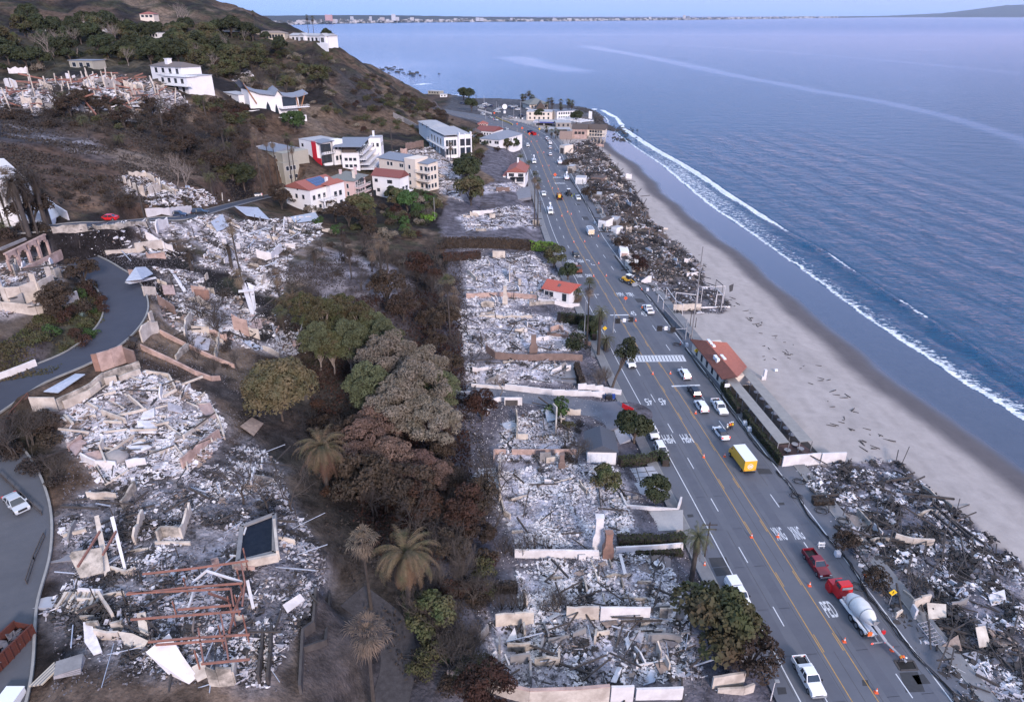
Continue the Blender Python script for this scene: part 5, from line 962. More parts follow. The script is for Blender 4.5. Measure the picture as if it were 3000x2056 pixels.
# ---------------------------------------------------------------- vehicles (x forward, z up, origin on the road under the middle)
def paint_mat(n,c,r_=.32):return mat('car_paint_'+n,c,tuple(x*.93 for x in c),scale=2,rough=r_,spec=.55)
CW,CG,CK,CB,CR_=paint_mat('white',(.72,.73,.75)),paint_mat('silver',(.42,.45,.48)),paint_mat('black',(.022,.022,.026)),paint_mat('dark_blue',(.03,.045,.09)),paint_mat('maroon',(.17,.012,.022))
CRED,CYEL,CORA=paint_mat('red',(.50,.015,.02)),paint_mat('yellow',(.70,.40,.04)),paint_mat('orange',(.55,.16,.04))
M_GLASS=mat('dark_window_glass',(.018,.024,.034),(.03,.04,.055),scale=.8,rough=.08,spec=.8);M_TYRE=mat('tyre_rubber',(.018,.018,.019),rough=.85);M_RIM=mat('wheel_rim',(.35,.36,.38),rough=.35,metal=.6)
M_HEAD=mat('headlight_glass',(.75,.77,.80),rough=.15);M_TAIL=mat('tail_light',(.50,.02,.02),rough=.25);M_STEEL=mat('galvanised_steel',(.33,.34,.36),(.24,.25,.27),scale=2,rough=.5,metal=.3);M_BLACK=mat('black_plastic',(.025,.025,.028),rough=.6)
M_TAILON=mat('lit_brake_light',(.9,.05,.03),emit=1.5);M_ORANGE=mat('hi_vis_orange',(.85,.17,.04),rough=.6);M_YELS=mat('sign_yellow',(.82,.52,.03),rough=.5);M_LIME_=mat('hi_vis_lime',(.62,.80,.10),rough=.7)
def wheels(root,xs,tw,r_=.36,w_=.26,dual=()):
 for x in xs:
  for sy in(-1,1):
   mb=MB();a=sy*(tw/2-w_);b=sy*tw/2;mb.tube([(x,a,r_),(x,b,r_)],r_,14);t=mb.build('wheel',M_TYRE,root)
   mb=MB();mb.tube([(x,b-sy*.02,r_),(x,b+sy*.012,r_)],r_*.58,10);mb.build('rim',M_RIM,t)
def body_shell(L,W,prof,m_,root,name='body'):
 zmid=.75
 f=lambda z:(.10 if z>zmid+.15 else(.03 if z>.45 else.06))
 mb=MB();mb.xprism(prof,-W/2,W/2,0,inset=f);o=mb.build(name,m_,root)
 return o
def cabin(root,x0,x1,x2,x3,z0,z1,W,m_,roof=None,pillars=True):
 """glasshouse: x0 rear base, x1 rear top, x2 front top, x3 front base"""
 yb,yt=W/2-.08,W/2-.26
 v=[(x0,-yb,z0),(x3,-yb,z0),(x3,yb,z0),(x0,yb,z0),(x1,-yt,z1),(x2,-yt,z1),(x2,yt,z1),(x1,yt,z1)]
 mb=MB();mb.add(v,[(0,3,2,1),(4,5,6,7),(0,1,5,4),(1,2,6,5),(2,3,7,6),(3,0,4,7)]);g_=mb.build('windows',M_GLASS,root)
 mb=MB();mb.box(x1-.06,x2+.06,-yt-.03,yt+.03,z1-.02,z1+.05,taper=.05)
 V=[Vector(p)for p in v]
 for a,b in((0,4),(3,7),(1,5),(2,6)):mb.beam(V[a],V[b],.09)
 mb2=[]
 xm=(x1+x2)/2
 for sy in(-1,1):mb.beam((xm,sy*yb,z0),(xm-.05,sy*yt,z1),.10,.06)
 mb.build('roof',roof or m_,root);return g_
def lights(root,L,W,z=.72,rear_z=.85,tail=None):
 for sy in(-1,1):
  mb=MB();mb.box(L/2-.16,L/2-.03,sy*W/2-.38*(sy>0)-.04*sy,sy*W/2+.38*(sy<0)-.04*sy,z-.09,z+.07);mb.build('headlight',M_HEAD,root)
  mb=MB();mb.box(-L/2-.0,-L/2+.12,sy*W/2-.30*(sy>0)-.03*sy,sy*W/2+.30*(sy<0)-.03*sy,rear_z-.12,rear_z+.14);mb.build('taillight',tail or M_TAIL,root)
 mb=MB();mb.box(L/2-.08,L/2+.02,-.52,.52,.42,.72);mb.build('grille',M_BLACK,root)
def make_car(kind,name,m_,style='sedan',roofm=None,tail=None):
 root=thing(name,'x','car')
 if style=='sedan':L,W=4.7,1.84;prof=[(-2.35,.35),(-2.32,.95),(-1.6,1.02),(-1.2,1.0),(.9,.98),(1.5,.88),(2.25,.70),(2.35,.45),(2.3,.28),(-2.25,.28)];cb=(-1.75,-1.0,.35,1.25,.98,1.44)
 elif style=='suv':L,W=4.8,1.92;prof=[(-2.4,.40),(-2.38,1.05),(-1.9,1.10),(.85,1.10),(1.4,1.04),(2.3,.88),(2.4,.5),(2.35,.30),(-2.3,.30)];cb=(-2.28,-1.95,.45,1.15,1.08,1.72)
 body_shell(L,W,prof,m_,root);cabin(root,*cb,W,m_,roofm);wheels(root,(-1.42,1.42),W);lights(root,L,W,tail=tail)
 mb=MB();mb.box(-L/2-.05,-L/2+.1,-W/2+.12,W/2-.12,.35,.58);mb.box(L/2-.1,L/2+.05,-W/2+.12,W/2-.12,.30,.45);mb.build('bumper',M_BLACK if style=='suv' else m_,root)
 for sy in(-1,1):mb=MB();mb.box(.85,1.05,sy*W/2-.05*sy,sy*(W/2+.18),.98,1.14)if sy>0 else mb.box(.85,1.05,-(W/2+.18),-W/2+.05,.98,1.14);mb.build('mirror',m_,root)
 PROTO['v_'+kind]=root;return root
def make_pickup(kind,name,m_,topper=False,rack=False,bedload=False):
 root=thing(name,'x','pickup truck');L,W=5.8,2.0
 mb=MB();prof=[(-.75,.35),(-.75,1.18),(1.15,1.18),(1.6,1.14),(2.75,1.02),(2.9,.6),(2.85,.38)];mb.xprism(prof,-W/2,W/2,inset=lambda z:.08 if z>.95 else.02)
 mb.box(-2.9,-.75,-W/2+.02,W/2-.02,.5,.72);mb.box(-2.9,-.78,-W/2+.02,-W/2+.12,.72,1.22);mb.box(-2.9,-.78,W/2-.12,W/2-.02,.72,1.22);mb.box(-2.92,-2.82,-W/2+.12,W/2-.12,.55,1.22);mb.build('body',m_,root)
 mb=MB();mb.box(-2.8,-.8,-W/2+.14,W/2-.14,.723,.75);mb.build('bed_floor',M_BLACK,root)
 cabin(root,-.72,-.55,.65,1.25,1.16,1.82,W,m_);wheels(root,(-1.85,1.9),W,.40);lights(root,L,W,.85,1.0)
 mb=MB();mb.box(-3.05,-2.9,-W/2+.05,W/2-.05,.45,.62);mb.box(2.85,3.0,-W/2+.05,W/2-.05,.42,.66);mb.build('bumper',M_STEEL,root)
 for sy in(-1,1):mb=MB();mb.box(1.0,1.2,min(sy*W/2,sy*(W/2+.24)),max(sy*W/2,sy*(W/2+.24)),1.1,1.34);mb.build('mirror',M_BLACK if m_ is CW else m_,root)
 if topper:mb=MB();mb.box(-2.88,-.7,-W/2+.06,W/2-.06,1.22,1.84,taper=.12);mb.build('topper',m_,root)
 if rack:
  mb=MB();mb.box(-1.35,-.85,-W/2+.05,W/2-.05,1.0,1.45);mb.build('toolbox',M_STEEL if m_ is not CW else m_,root)
  mb=MB();mb.box(-2.5,-1.6,-.5,.4,.75,1.25);mb.build('cargo',M_BLACK,root)
 PROTO['v_'+kind]=root;return root
def make_bucket(kind,name):
 root=thing(name,'x','utility truck');W=2.3;mb=MB();mb.xprism([(1.4,.5),(1.4,1.5),(2.2,1.5),(3.4,1.35),(3.6,.9),(3.55,.5)],-W/2+.1,W/2-.1,inset=lambda z:.06 if z>1 else 0);mb.build('body',CW,root)
 cabin(root,1.4,1.5,2.2,2.7,1.48,2.2,W-.2,CW);mb=MB();mb.box(-3.4,1.3,-W/2,W/2,.8,1.5);mb.box(-3.4,1.3,-W/2,-W/2+.4,1.5,1.95);mb.box(-3.4,1.3,W/2-.4,W/2,1.5,1.95);mb.build('service_body',CW,root)
 wheels(root,(-1.9,2.7),W,.48,.32);lights(root,7.2,W,1.0,1.1)
 mb=MB();mb.tube([(-2.2,0,1.5),(-2.2,0,2.5)],.28,8);mb.beam((-2.2,0,2.4),(1.6,0,3.2),.3);mb.beam((1.6,0,3.2),(-1.2,0,4.0),.24);mb.build('boom',CW,root);mb=MB();mb.box(-1.7,-.9,-.4,.4,3.3,4.3);mb.build('bucket',CW,root);PROTO['v_'+kind]=root
def make_flatbed(kind,name,cm,load,body=(.06,.05,.05)):
 root=thing(name,'x','truck');W=2.4;mb=MB();mb.xprism([(1.5,.6),(1.5,1.6),(2.3,1.6),(3.6,1.45),(3.75,.9),(3.7,.55)],-W/2+.1,W/2-.1,inset=lambda z:.06 if z>1 else 0);mb.build('body',cm,root);cabin(root,1.5,1.6,2.3,2.85,1.58,2.35,W-.2,cm)
 mb=MB();mb.box(-3.6,1.3,-W/2,W/2,.95,1.1);mb.box(-3.6,1.3,-W/2,-W/2+.08,1.1,1.9);mb.box(-3.6,1.3,W/2-.08,W/2,1.1,1.9);mb.box(1.25,1.35,-W/2,W/2,1.1,2.5);mb.build('flatbed',mat('dark_truck_bed',body),root)
 wheels(root,(-2.2,-1.2,2.8),W,.5,.34);lights(root,7.4,W,1.0,1.0);mb=MB()
 if load=='tank':mb.tube([(-3,.2,1.8),(-.8,.2,1.8)],.7,14);mb.build('yellow_tank',CYEL,root);mb=MB();mb.box(-.6,1.1,-.9,.9,1.1,2.0);mb.build('equipment_box',CORA,root)
 else:
  g=random.Random(3)
  for i in range(26):M_=Matrix.Translation((g.uniform(-3.2,.9),g.uniform(-.9,.9),g.uniform(1.2,1.9)))@Euler((g.random(),g.random(),g.random()*3)).to_matrix().to_4x4();s=g.uniform(.2,.5);mb.box(-s,s,-s*.5,s*.5,-s*.2,s*.2,0,M_)
  mb.build('debris_load',RM[1],root)
 PROTO['v_'+kind]=root
make_car('white_suv','parked_car',CW,'suv');make_car('white_sedan','parked_car',CW,'sedan',roofm=M_GLASS,tail=M_TAILON);make_car('silver_car','parked_car',CG,'sedan');make_car('black_suv','parked_car',CK,'suv');make_car('blue_suv','parked_car',CB,'suv');make_car('red_sedan','parked_car',CRED,'sedan');make_car('silver_suv','parked_car',CG,'suv');make_car('black_sedan','parked_car',CK,'sedan')
make_pickup('white_pickup','pickup_truck',CW,rack=True);make_pickup('topper','pickup_truck',CW,topper=True);make_pickup('red_pickup','pickup_truck',CR_);make_bucket('bucket','bucket_truck');make_flatbed('debris_truck','flatbed_truck',mat('car_paint_brick',(.20,.07,.05)),'debris');make_flatbed('tank_truck','flatbed_truck',CORA,'tank')
def road_dir(y):
 i=int(np.argmin(np.abs(YLa[:,1]-y)));i=min(max(i,1),len(YLa)-2);t_=YLa[i+1]-YLa[i-1];return math.atan2(t_[1],t_[0])
def park(kind,t,x,y,label,away=True,rz=None,z=5.01,group=None,dr=0,cat=None,s=1):
 k='v_'+kind;proto=PROTO[k]
 if k in _used:o=copy_tree(proto)
 else:o=proto;_used.add(k)
 p=pz(t,x,y,z)if z is not None else P(t,x,y,.04);o.location=tuple(p);o.rotation_euler=(0,0,(road_dir(p[1])+(0 if away else math.pi)if rz is None else rz)+dr);o['label']=label;o.scale=(s,s,s)
 if cat:o['category']=cat
 if group:o['group']=group
 elif 'group' in o:del o['group']
 return o
park('white_pickup','I',850,1440,'white pickup driving towards the camera with equipment in its bed',away=False);park('topper','I',375,880,'white pickup with a covered bed parked beside the burnt hedge',away=False,dr=.05)
park('red_pickup','I',905,670,'dark red pickup standing by the freshly dug kerb hole',away=False,dr=.02);park('white_sedan','F',258,1370,'white sedan with a black glass roof beside the group of workers',dr=.08)
park('white_suv','F',125,1190,'white hatchback behind the orange cone, second car nearer the median');park('white_pickup','F',247,1195,'white pickup parked nose to the camera beside the restaurant hedge',away=False);park('black_suv','F',75,1090,'black SUV with roof bars just past the white stop line')
park('white_suv','F',10,970,'white SUV just beyond the second stop line, below the zebra crossing');park('white_suv','E',1965,890,'white SUV at the foot of leaning pine by the zebra crossing',away=False);park('white_suv','E',2115,1365,'white SUV parked first in the pair beside round green tree',away=False);park('white_suv','E',2175,1490,'white SUV half hidden behind the clipped dark hedge',away=False)
park('white_pickup','Q',450,965,'white pickup with open door at the kerb below the painted 45');park('black_sedan','E',1595,150,'dark grey car driving alone in the lane beside brown hedge',away=False);park('debris_truck','E',1605,250,'brick red truck carrying grey rubble towards the camera',away=False)
park('tank_truck','L',983,965,'orange work truck with a yellow drum in the median lane');park('bucket','L',905,1085,'white bucket truck at the left edge line beside tall palms, nearer one',away=False);park('white_pickup','L',850,935,'white pickup at the left edge line behind the tall palms',away=False);park('bucket','L',768,660,'white bucket truck near the red roofed villa, farther one',away=False)
park('white_pickup','L',1143,970,'white utility pickup parked at the right kerb beside grey loader',away=False);park('bucket','L',1042,800,'white bucket truck beside the white garage front at right kerb');park('bucket','L',985,668,'grey and white crane truck at the right kerb, farthest of the work trucks');park('white_suv','L',906,598,'white van driving alone in the middle right lane');park('white_suv','L',715,520,'white car alone in the left lanes near the bend',away=False)
park('white_suv','L',905,540,'white van nearest of the queue along the right kerb');park('white_pickup','L',905,500,'white pickup second in the queue along the right kerb');park('silver_suv','L',890,475,'silver car third in the queue along right kerb');park('white_suv','L',876,460,'white car at the far head of the queue along right kerb')
for i,(k_,x,y,lb)in enumerate([('red_sedan',545,420,'red car second in the short roadside row by white villa'),('black_sedan',567,440,'black car third in the short roadside row by white villa'),('silver_car',540,410,'silver car farthest in the short roadside row by white villa'),('black_suv',602,480,'dark car parked alone nearest the shrubs inland of the bend')]):park(k_,'L',x,y,lb,away=False)
park('silver_car','L',535,378,'pale car entering the bend past the orange signs',away=False);park('white_sedan','L',445,300,'white car on the bend left of the yellow barrier',away=False);park('silver_car','L',398,280,'silver car farther round bend above red roofed houses',away=False);park('silver_suv','L',555,280,'silver SUV stopped at the far junction');park('white_suv','L',335,255,'white car on the far road under the hill',away=False);park('blue_suv','L',655,265,'dark blue car beside the car park entrance');park('silver_car','L',580,280,'grey car second in line at the far junction')
GC_=random.Random(8);cpg='cars in the far seaside car park'
for(x,y)in[(310,185),(330,180),(345,195),(325,200),(350,165),(400,185),(380,175),(450,215),(440,225),(462,232),(550,195),(565,185),(580,190),(590,205),(628,212),(610,185),(720,205),(150,160),(175,165),(470,205)]:park(GC_.choice(['white_suv','silver_suv','white_pickup','silver_car','white_suv','blue_suv']),'L',x,y,'small parked vehicle in the far seaside car park',rz=GC_.uniform(-.4,.4)+3.0,group=cpg)
park('silver_car','G',118,262,'silver hatchback parked on the hill road at left edge',z=None,rz=math.radians(-38));park('red_sedan','A',740,1500,'red car parked on the upper hill road',z=None,rz=math.radians(185));park('blue_suv','A',1215,1478,'dark blue SUV by the white wall on upper road, left of two',z=None,rz=.1);park('black_suv','A',1365,1462,'dark SUV behind the blue one on the upper road, right of two',z=None,rz=.2);park('white_sedan','A',1747,1338,'white car on the upper road beside the white villa',z=None,rz=math.radians(200))
def mixer():
 p=pz('I',1175,1010,5.01);q=pz('I',1070,905,5.01);o=thing('concrete_mixer_truck','concrete mixer truck with a red cab and white drum pouring at the kerb','mixer truck',p,road_dir(p[1])+.04)
 W=2.5;mb=MB();mb.xprism([(2.9,.7),(2.9,2.2),(4.4,2.2),(4.55,1.75),(5.9,1.65),(6.1,.8),(6.05,.6),(3.0,.6)],-W/2+.15,W/2-.15,inset=lambda z:.12 if z>1.8 else 0);b=mb.build('cab',CRED,o)
 mb=MB();mb.xprism([(2.95,2.2),(3.1,2.95),(4.1,2.95),(4.5,2.2)],-W/2+.25,W/2-.25,inset=lambda z:.12 if z>2.5 else 0);mb.build('cab_roof',CRED,b)
 mb=MB();mb.box(4.15,4.60,-.9,.9,2.22,2.8);mb.box(3.2,4.0,-1.03,1.03,2.3,2.75);mb.build('windows',M_GLASS,b);mb=MB();mb.box(2.86,2.93,-.8,.8,2.3,2.7);mb.build('rear_window',M_STEEL,b)
 for sy in(-1,1):mb=MB();mb.tube([(5.2,sy*.85,.55),(5.2,sy*1.3,.55)],.75,12);mb.build('fender',CRED,b)
 mb=MB();mb.box(-4.2,5.6,-.45,.45,.75,1.05);mb.box(-3.8,2.4,-1.2,-.8,.9,1.15);mb.box(-3.8,2.4,.8,1.2,.9,1.15);mb.build('chassis',CW,o)
 mb=MB();prof=[(-3.6,.35),(-3.3,.62),(-2.2,1.05),(-.6,1.32),(.9,1.15),(1.9,.75),(2.3,.35)];A_=Vector((-2.9,0,2.75));
 mb.tube([(x,0,2.15-x*.12)for x,r_ in prof],[r_ for x,r_ in prof],24);mb.build('drum',mat('mixer_drum_white',(.66,.66,.65),(.52,.51,.50),scale=1.2,rough=.5),o,smooth=True)
 for xr,rr in((-2.0,1.12),(.4,1.29)):
  mb=MB();mb.tube([(xr,0,2.15-xr*.12),(xr+.12,0,2.14-xr*.12)],rr,24);mb.build('drum_band',M_STEEL,o)
 mb=MB();mb.add([(-3.9,-.5,3.2),(-3.9,.5,3.2),(-3.2,.4,3.1),(-3.2,-.4,3.1),(-3.8,-.25,2.5),(-3.8,.25,2.5),(-3.4,.2,2.5),(-3.4,-.2,2.5)],[(0,1,5,4),(1,2,6,5),(2,3,7,6),(3,0,4,7),(4,5,6,7)]);mb.build('hopper',M_STEEL,o)
 mb=MB();mb.beam((-3.7,0,2.3),(-5.6,-.7,1.2),.5,.12);mb.beam((-5.6,-.7,1.2),(-8.4,-2.0,.35),.35,.1);mb.build('chute',M_STEEL,o)
 mb=MB();mb.beam((-4.1,-1,.9),(-4.1,1,.9),.2);mb.beam((-4.1,-.9,.9),(-4.3,-.9,2.2),.1);mb.beam((-4.1,.9,.9),(-4.3,.9,2.2),.1);mb.beam((-5.2,-1.1,.7),(-5.2,1.1,.7),.14);mb.beam((-4.1,0,.8),(-5.2,0,.7),.16);mb.build('rear_frame',M_STEEL,o)
 wheels(o,(5.2,-.6,-1.9,-3.2),W,.55,.42)
 for y in(-1.0,1.0):mb=MB();mb.box(-5.3,-5.22,y-.12,y+.12,.62,.8);mb.build('tail_light',M_TAILON,o);mb=MB();mb.box(-4.5,-4.3,y*1.0-.3,y*1.0+.3,1.3,1.9);mb.build('mudguard',CRED if y<0 else M_ORANGE,o)
 return o
mixer()
def boxtruck():
 p=pz('F',400,1570,5.01);o=thing('box_truck','yellow rental box truck with white roof driving away','box truck',p,road_dir(p[1])+.03);W=2.4
 mb=MB();mb.xprism([(2.2,.6),(2.2,1.7),(3.0,1.7),(3.7,1.35),(3.85,.7),(3.8,.5),(2.3,.5)],-W/2+.15,W/2-.15);b=mb.build('cab',CYEL,o);cabin(o,2.2,2.3,2.9,3.35,1.65,2.25,W-.3,CYEL)
 mb=MB();mb.box(-3.3,2.15,-W/2,W/2,.9,3.15);mb.build('cargo_box',CYEL,o);mb=MB();mb.box(-3.3,2.15,-W/2,W/2,3.152,3.22);mb.build('box_roof',CW,o)
 mb=MB();n_=20
 for r0,r1,mi in((.42,.55,0),):
  for k in range(n_):
   a,c_=2*math.pi*k/n_,2*math.pi*(k+1)/n_;mb.add([(-3.312,r0*math.cos(a),1.9+r0*math.sin(a)),(-3.312,r1*math.cos(a),1.9+r1*math.sin(a)),(-3.312,r1*math.cos(c_),1.9+r1*math.sin(c_)),(-3.312,r0*math.cos(c_),1.9+r0*math.sin(c_))],[(0,1,2,3)])
 mb.build('round_emblem',CW,o);mb=MB();mb.box(-3.315,-3.303,-.28,.28,1.75,2.05);mb.build('emblem_bar',CW,o)
 for y in(-1.05,1.05):mb=MB();mb.box(-3.34,-3.3,y-.08,y+.08,1.0,1.2);mb.build('tail_light',M_TAIL,o)
 mb=MB();mb.box(-3.5,-3.3,-1.1,1.1,.5,.68);mb.build('bumper',M_BLACK,o);wheels(o,(-2.0,2.9),W,.45,.34)
boxtruck()
def firetruck():
 p=pz('N',690,1105,5.01);o=thing('rescue_truck','rescue truck with yellow and white chequered back beside the lone hedge gap','rescue truck',p,road_dir(p[1]));W=2.4
 mb=MB();mb.box(-3.3,1.6,-W/2,W/2,.7,2.6);mb.build('body',CW,o);mb=MB();mb.box(1.6,3.4,-W/2+.1,W/2-.1,.6,1.7);mb.build('cab',CW,o);cabin(o,1.65,1.7,2.8,3.3,1.7,2.5,W-.2,CW)
 for i in range(6):
  for j in range(3):
   if(i+j)%2:continue
   mb=MB();mb.box(-3.31,-3.303,-W/2+.05+i*.38,-W/2+.43+i*.38,.8+j*.55,1.35+j*.55);mb.build('yellow_panel',CYEL,o)
 mb=MB();mb.box(-3.2,1.5,-.9,.9,2.6,2.8);mb.build('roof_locker',M_STEEL,o);wheels(o,(-1.9,2.5),W,.5,.34)
firetruck()
def loader(t,x,y,label,cm,rz=1.8):
 p=pz(t,x,y,5.1);o=thing('loader',label,'loader',p,rz);mb=MB();mb.box(-2.2,.2,-.8,.8,.9,1.8,taper=.1);mb.build('body',cm,o);mb=MB();mb.box(-.5,.9,-.65,.65,1.6,2.9,taper=.1);mb.build('windows',M_GLASS,o);mb=MB();mb.box(-.6,1.0,-.75,.75,2.9,3.05);mb.build('roof',CW,o)
 mb=MB();mb.beam((.2,-.6,1.4),(2.8,-.6,.6),.2);mb.beam((.2,.6,1.4),(2.8,.6,.6),.2);mb.build('arm',cm,o);mb=MB();mb.xprism([(2.7,.1),(2.7,1.0),(2.9,1.0),(3.0,.3),(3.6,.15),(3.6,.1)],-1.2,1.2);mb.build('bucket',M_STEEL,o);wheels(o,(-1.5,1.3),2.2,.65,.45);return o
loader('Q',180,590,'yellow wheel loader at the kerb beside the rubble pile',CYEL,rz=-.9);loader('L',1062,935,'small dark loader in the right lane with two workers',M_BLACK)
def skip(t,x,y,z,L_,W_,H_,m_,label,rz,grid=False,load=True):
 p=pz(t,x,y,z)if z is not None else P(t,x,y);o=thing('dumpster',label,'dumpster',p,rz);mb=MB()
 for a in((-L_/2,L_/2,-W_/2,-W_/2+.08),(-L_/2,L_/2,W_/2-.08,W_/2),(-L_/2,-L_/2+.08,-W_/2,W_/2),(L_/2-.08,L_/2,-W_/2,W_/2)):mb.box(*a,.15,H_)
 mb.box(-L_/2,L_/2,-W_/2,W_/2,.05,.16);mb.build('body',m_,o);mb=MB()
 for k in range(9):x_=-L_/2+L_*k/8;mb.box(x_-.06,x_+.06,-W_/2-.1,-W_/2,.1,H_);mb.box(x_-.06,x_+.06,W_/2,W_/2+.1,.1,H_)
 mb.build('side_ribs',m_,o)['kind']='stuff';mb=MB()
 for k in range(5):y_=-W_/2+W_*k/4;mb.box(-L_/2-.1,-L_/2,y_-.06,y_+.06,.1,H_)
 for zz in(.5,1.0,1.5):
  if zz<H_:mb.box(-L_/2-.1,-L_/2,-W_/2,W_/2,zz-.05,zz+.05)
 mb.box(-L_/2-.08,-L_/2+.02,-W_/2,W_/2,.1,H_);mb.build('end_gate',mat('gate_orange_red',(.55,.04,.015))if L_>5.6 else m_,o);mb=MB();mb.box(-L_/2-.05,L_/2+.05,-W_/2-.12,-W_/2+.06,H_,H_+.1);mb.box(-L_/2-.05,L_/2+.05,W_/2-.06,W_/2+.12,H_,H_+.1);mb.build('top_rail',m_,o)
 if load:
  g=random.Random(4);mb=MB()
  for i in range(60):M_=Matrix.Translation((g.uniform(-L_/2+.4,L_/2-.4),g.uniform(-W_/2+.3,W_/2-.3),H_*.5+g.uniform(0,.25)))@Euler((g.gauss(0,.4),g.gauss(0,.4),g.random()*3)).to_matrix().to_4x4();s=g.uniform(.15,.5);mb.box(-s,s,-s*.6,s*.6,-.04,.04,0,M_)
  mb.build('load',RM[5],o)['kind']='stuff'
skip('G',35,1285,20.3,6.0,2.3,1.9,mat('dumpster_orange_red',(.10,.028,.02),(.06,.025,.02),scale=2),'dumpster of grey debris with orange red end gate at the left edge',math.radians(78))
skip('K',945,700,5,5.5,2.3,1.7,mat('dumpster_blue',(.02,.03,.11)),'dark blue dumpster behind the red one on far highway',1.9,load=False);skip('K',990,722,5,5.5,2.3,1.7,mat('dumpster_red',(.42,.015,.02)),'red dumpster on the far highway beside orange signs',1.9,load=False)
# ---------------------------------------------------------------- markings, crossing, lettering
def quad_on_road(name,pts,m_,dz=.010,par=None):
 mb=MB();mb.add([(p[0],p[1],RZ+dz)for p in pts],[tuple(range(len(pts)))]);o=mb.build(name,m_,par);bm_n=o.data.polygons[0].normal.z
 if bm_n<0:o.data.flip_normals()
 if par is None:struct(o)
 return o
def rz5(t,x,y):return pz(t,x,y,5)[:2]
zc=bpy.data.objects.new('zebra_crossing',None);COL.objects.link(zc);zc['kind']='structure'
a0,a1=rz5('Q',240,1557),rz5('Q',915,1548);b0,b1=a0+np.array((.2,-3.1)),a1+np.array((.2,-3.1))
a0=rz5('E',1985,828);b0=rz5('E',2010,868);a1=rz5('F',0,820)+np.array((0,0));a1=rz5('Q',915,1548)
uu=(a1-a0)/np.linalg.norm(a1-a0);LL=np.linalg.norm(a1-a0);vv=np.array((uu[1],-uu[0]));Wd=3.3
for k in(0,Wd):quad_on_road('crossing_line',[a0+vv*k,a1+vv*k,a1+vv*(k+.3),a0+vv*(k+.3)],M_WHITE,.016,zc)
nb=15
for k in range(nb):s0=LL*(k+.3)/nb;quad_on_road('crossing_bar',[a0+uu*s0+vv*.34,a0+uu*(s0+.62)+vv*.34,a0+uu*(s0+.62)+vv*(Wd-.05),a0+uu*s0+vv*(Wd-.05)],M_WHITE,.012,zc)
for t,p,q in(('F',(-75,1037),(118,1030)),('Q',(-60,1017),(188,1013))):
 p,q=rz5(t,*p),rz5(t,*q);d_=(q-p)/np.linalg.norm(q-p);v_=np.array((d_[1],-d_[0]))*.3;quad_on_road('stop_line',[p-v_,q-v_,q+v_,p+v_],M_WHITE,.016)
def letters(s,t,x,y,w_,h_,flip=False):
 cu=bpy.data.curves.new('road_lettering','FONT');cu.body=s;cu.align_x='CENTER';cu.align_y='CENTER';cu.size=1;cu.extrude=0;cu.offset=.012;cu.materials.append(M_WHITE);o=link('road_lettering',cu);p=pz(t,x,y,5.014)
 bpy.context.view_layer.update();dx,dy=o.dimensions.x,o.dimensions.y;o.location=tuple(p);o.scale=(w_/dx,h_/dy,1);o.rotation_euler=(0,0,road_dir(p[1])-math.pi/2+(math.pi if flip else 0));struct(o);return o
for s,t,x,y,w_,h_,fl in(('45','E',1988,543,1.5,3.2,0),('45','E',2060,546,1.5,3.2,0),('MPH','E',1900,414,2.0,3.2,0),('MPH','E',1966,414,2.0,3.2,0),('45','E',2090,1140,1.5,3.0,1),('45','E',2185,1138,1.5,3.0,1),('MPH','E',2225,1393,2.2,3.2,1),('MPH','F',25,1388,2.2,3.2,1),('PED','E',1562,186,2,3,1),('PED','E',1628,184,2,3,1),('XING','E',1620,286,2.2,3,1),('XING','E',1684,283,2.2,3,1),('XING','I',660,450,1.8,3.2,0),('XING','I',780,445,1.8,3.2,0),('PED','I',1002,965,1.7,3.0,0),('SIGNAL','L',970,835,3,3,0),('SIGNAL','L',1010,835,3,3,0),('AHEAD','L',955,785,3,3,0),('AHEAD','L',995,785,3,3,0)):letters(s,t,x,y,w_,h_,fl)
for t,x,y,fl in(('E',1685,180,0),('E',1705,210,1)):
 p=pz(t,x,y,5.014);a=road_dir(p[1])+(math.pi if fl else 0);c_,s_=math.cos(a),math.sin(a);mb=MB();L2_=[(-1.4,-.12),(.3,-.12),(.3,.5),(0,.5),(.5,1.2),(1.0,.5),(.6,.5),(.6,.12),(-1.4,.12)]
 mb.add([(c_*u-s_*v,s_*u+c_*v,0)for u,v in L2_],[(0,1,7,8),(1,2,6,7),(3,4,5)]);o=mb.build('turn_arrow',M_WHITE);o.location=tuple(p);struct(o)
for t,c4 in(('I',[(175,610),(295,605),(320,665),(200,675)]),('I',[(205,680),(310,668),(330,725),(230,735)]),('I',[(500,0),(590,5),(615,40),(520,40)]),('I',[(1475,1390),(1600,1385),(1650,1520),(1520,1525)]),('I',[(1560,1410),(1640,1400),(1690,1465),(1600,1470)]),('I',[(580,1250),(640,1250),(660,1330),(595,1345)]),('I',[(1220,1440),(1260,1440),(1270,1480),(1225,1480)]),('Q',[(265,795),(375,800),(425,855),(310,850)]),('Q',[(45,525),(130,520),(150,570),(70,570)]),('Q',[(680,1225),(770,1225),(790,1265),(720,1260)]),('I',[(650,235),(690,232),(695,250),(660,252)]),('I',[(30,315),(70,313),(75,332),(35,335)]),('N',[(595,910),(660,910),(685,950),(610,945)]),('N',[(510,765),(570,765),(585,780),(520,780)]),('I',[(640,1490),(700,1490),(710,1535),(650,1540)])):
 quad_on_road('tar_patch',[rz5(t,*p)for p in c4],M_TAR,.006)
 pp=[rz5(t,*p)for p in c4]
mb=MB();pp=[pz('I',*p,5.02)for p in((1440,1310),(1570,1310),(1600,1370),(1480,1375))]
for i in range(4):mb.beam(pp[i],pp[(i+1)%4],.25,.12)
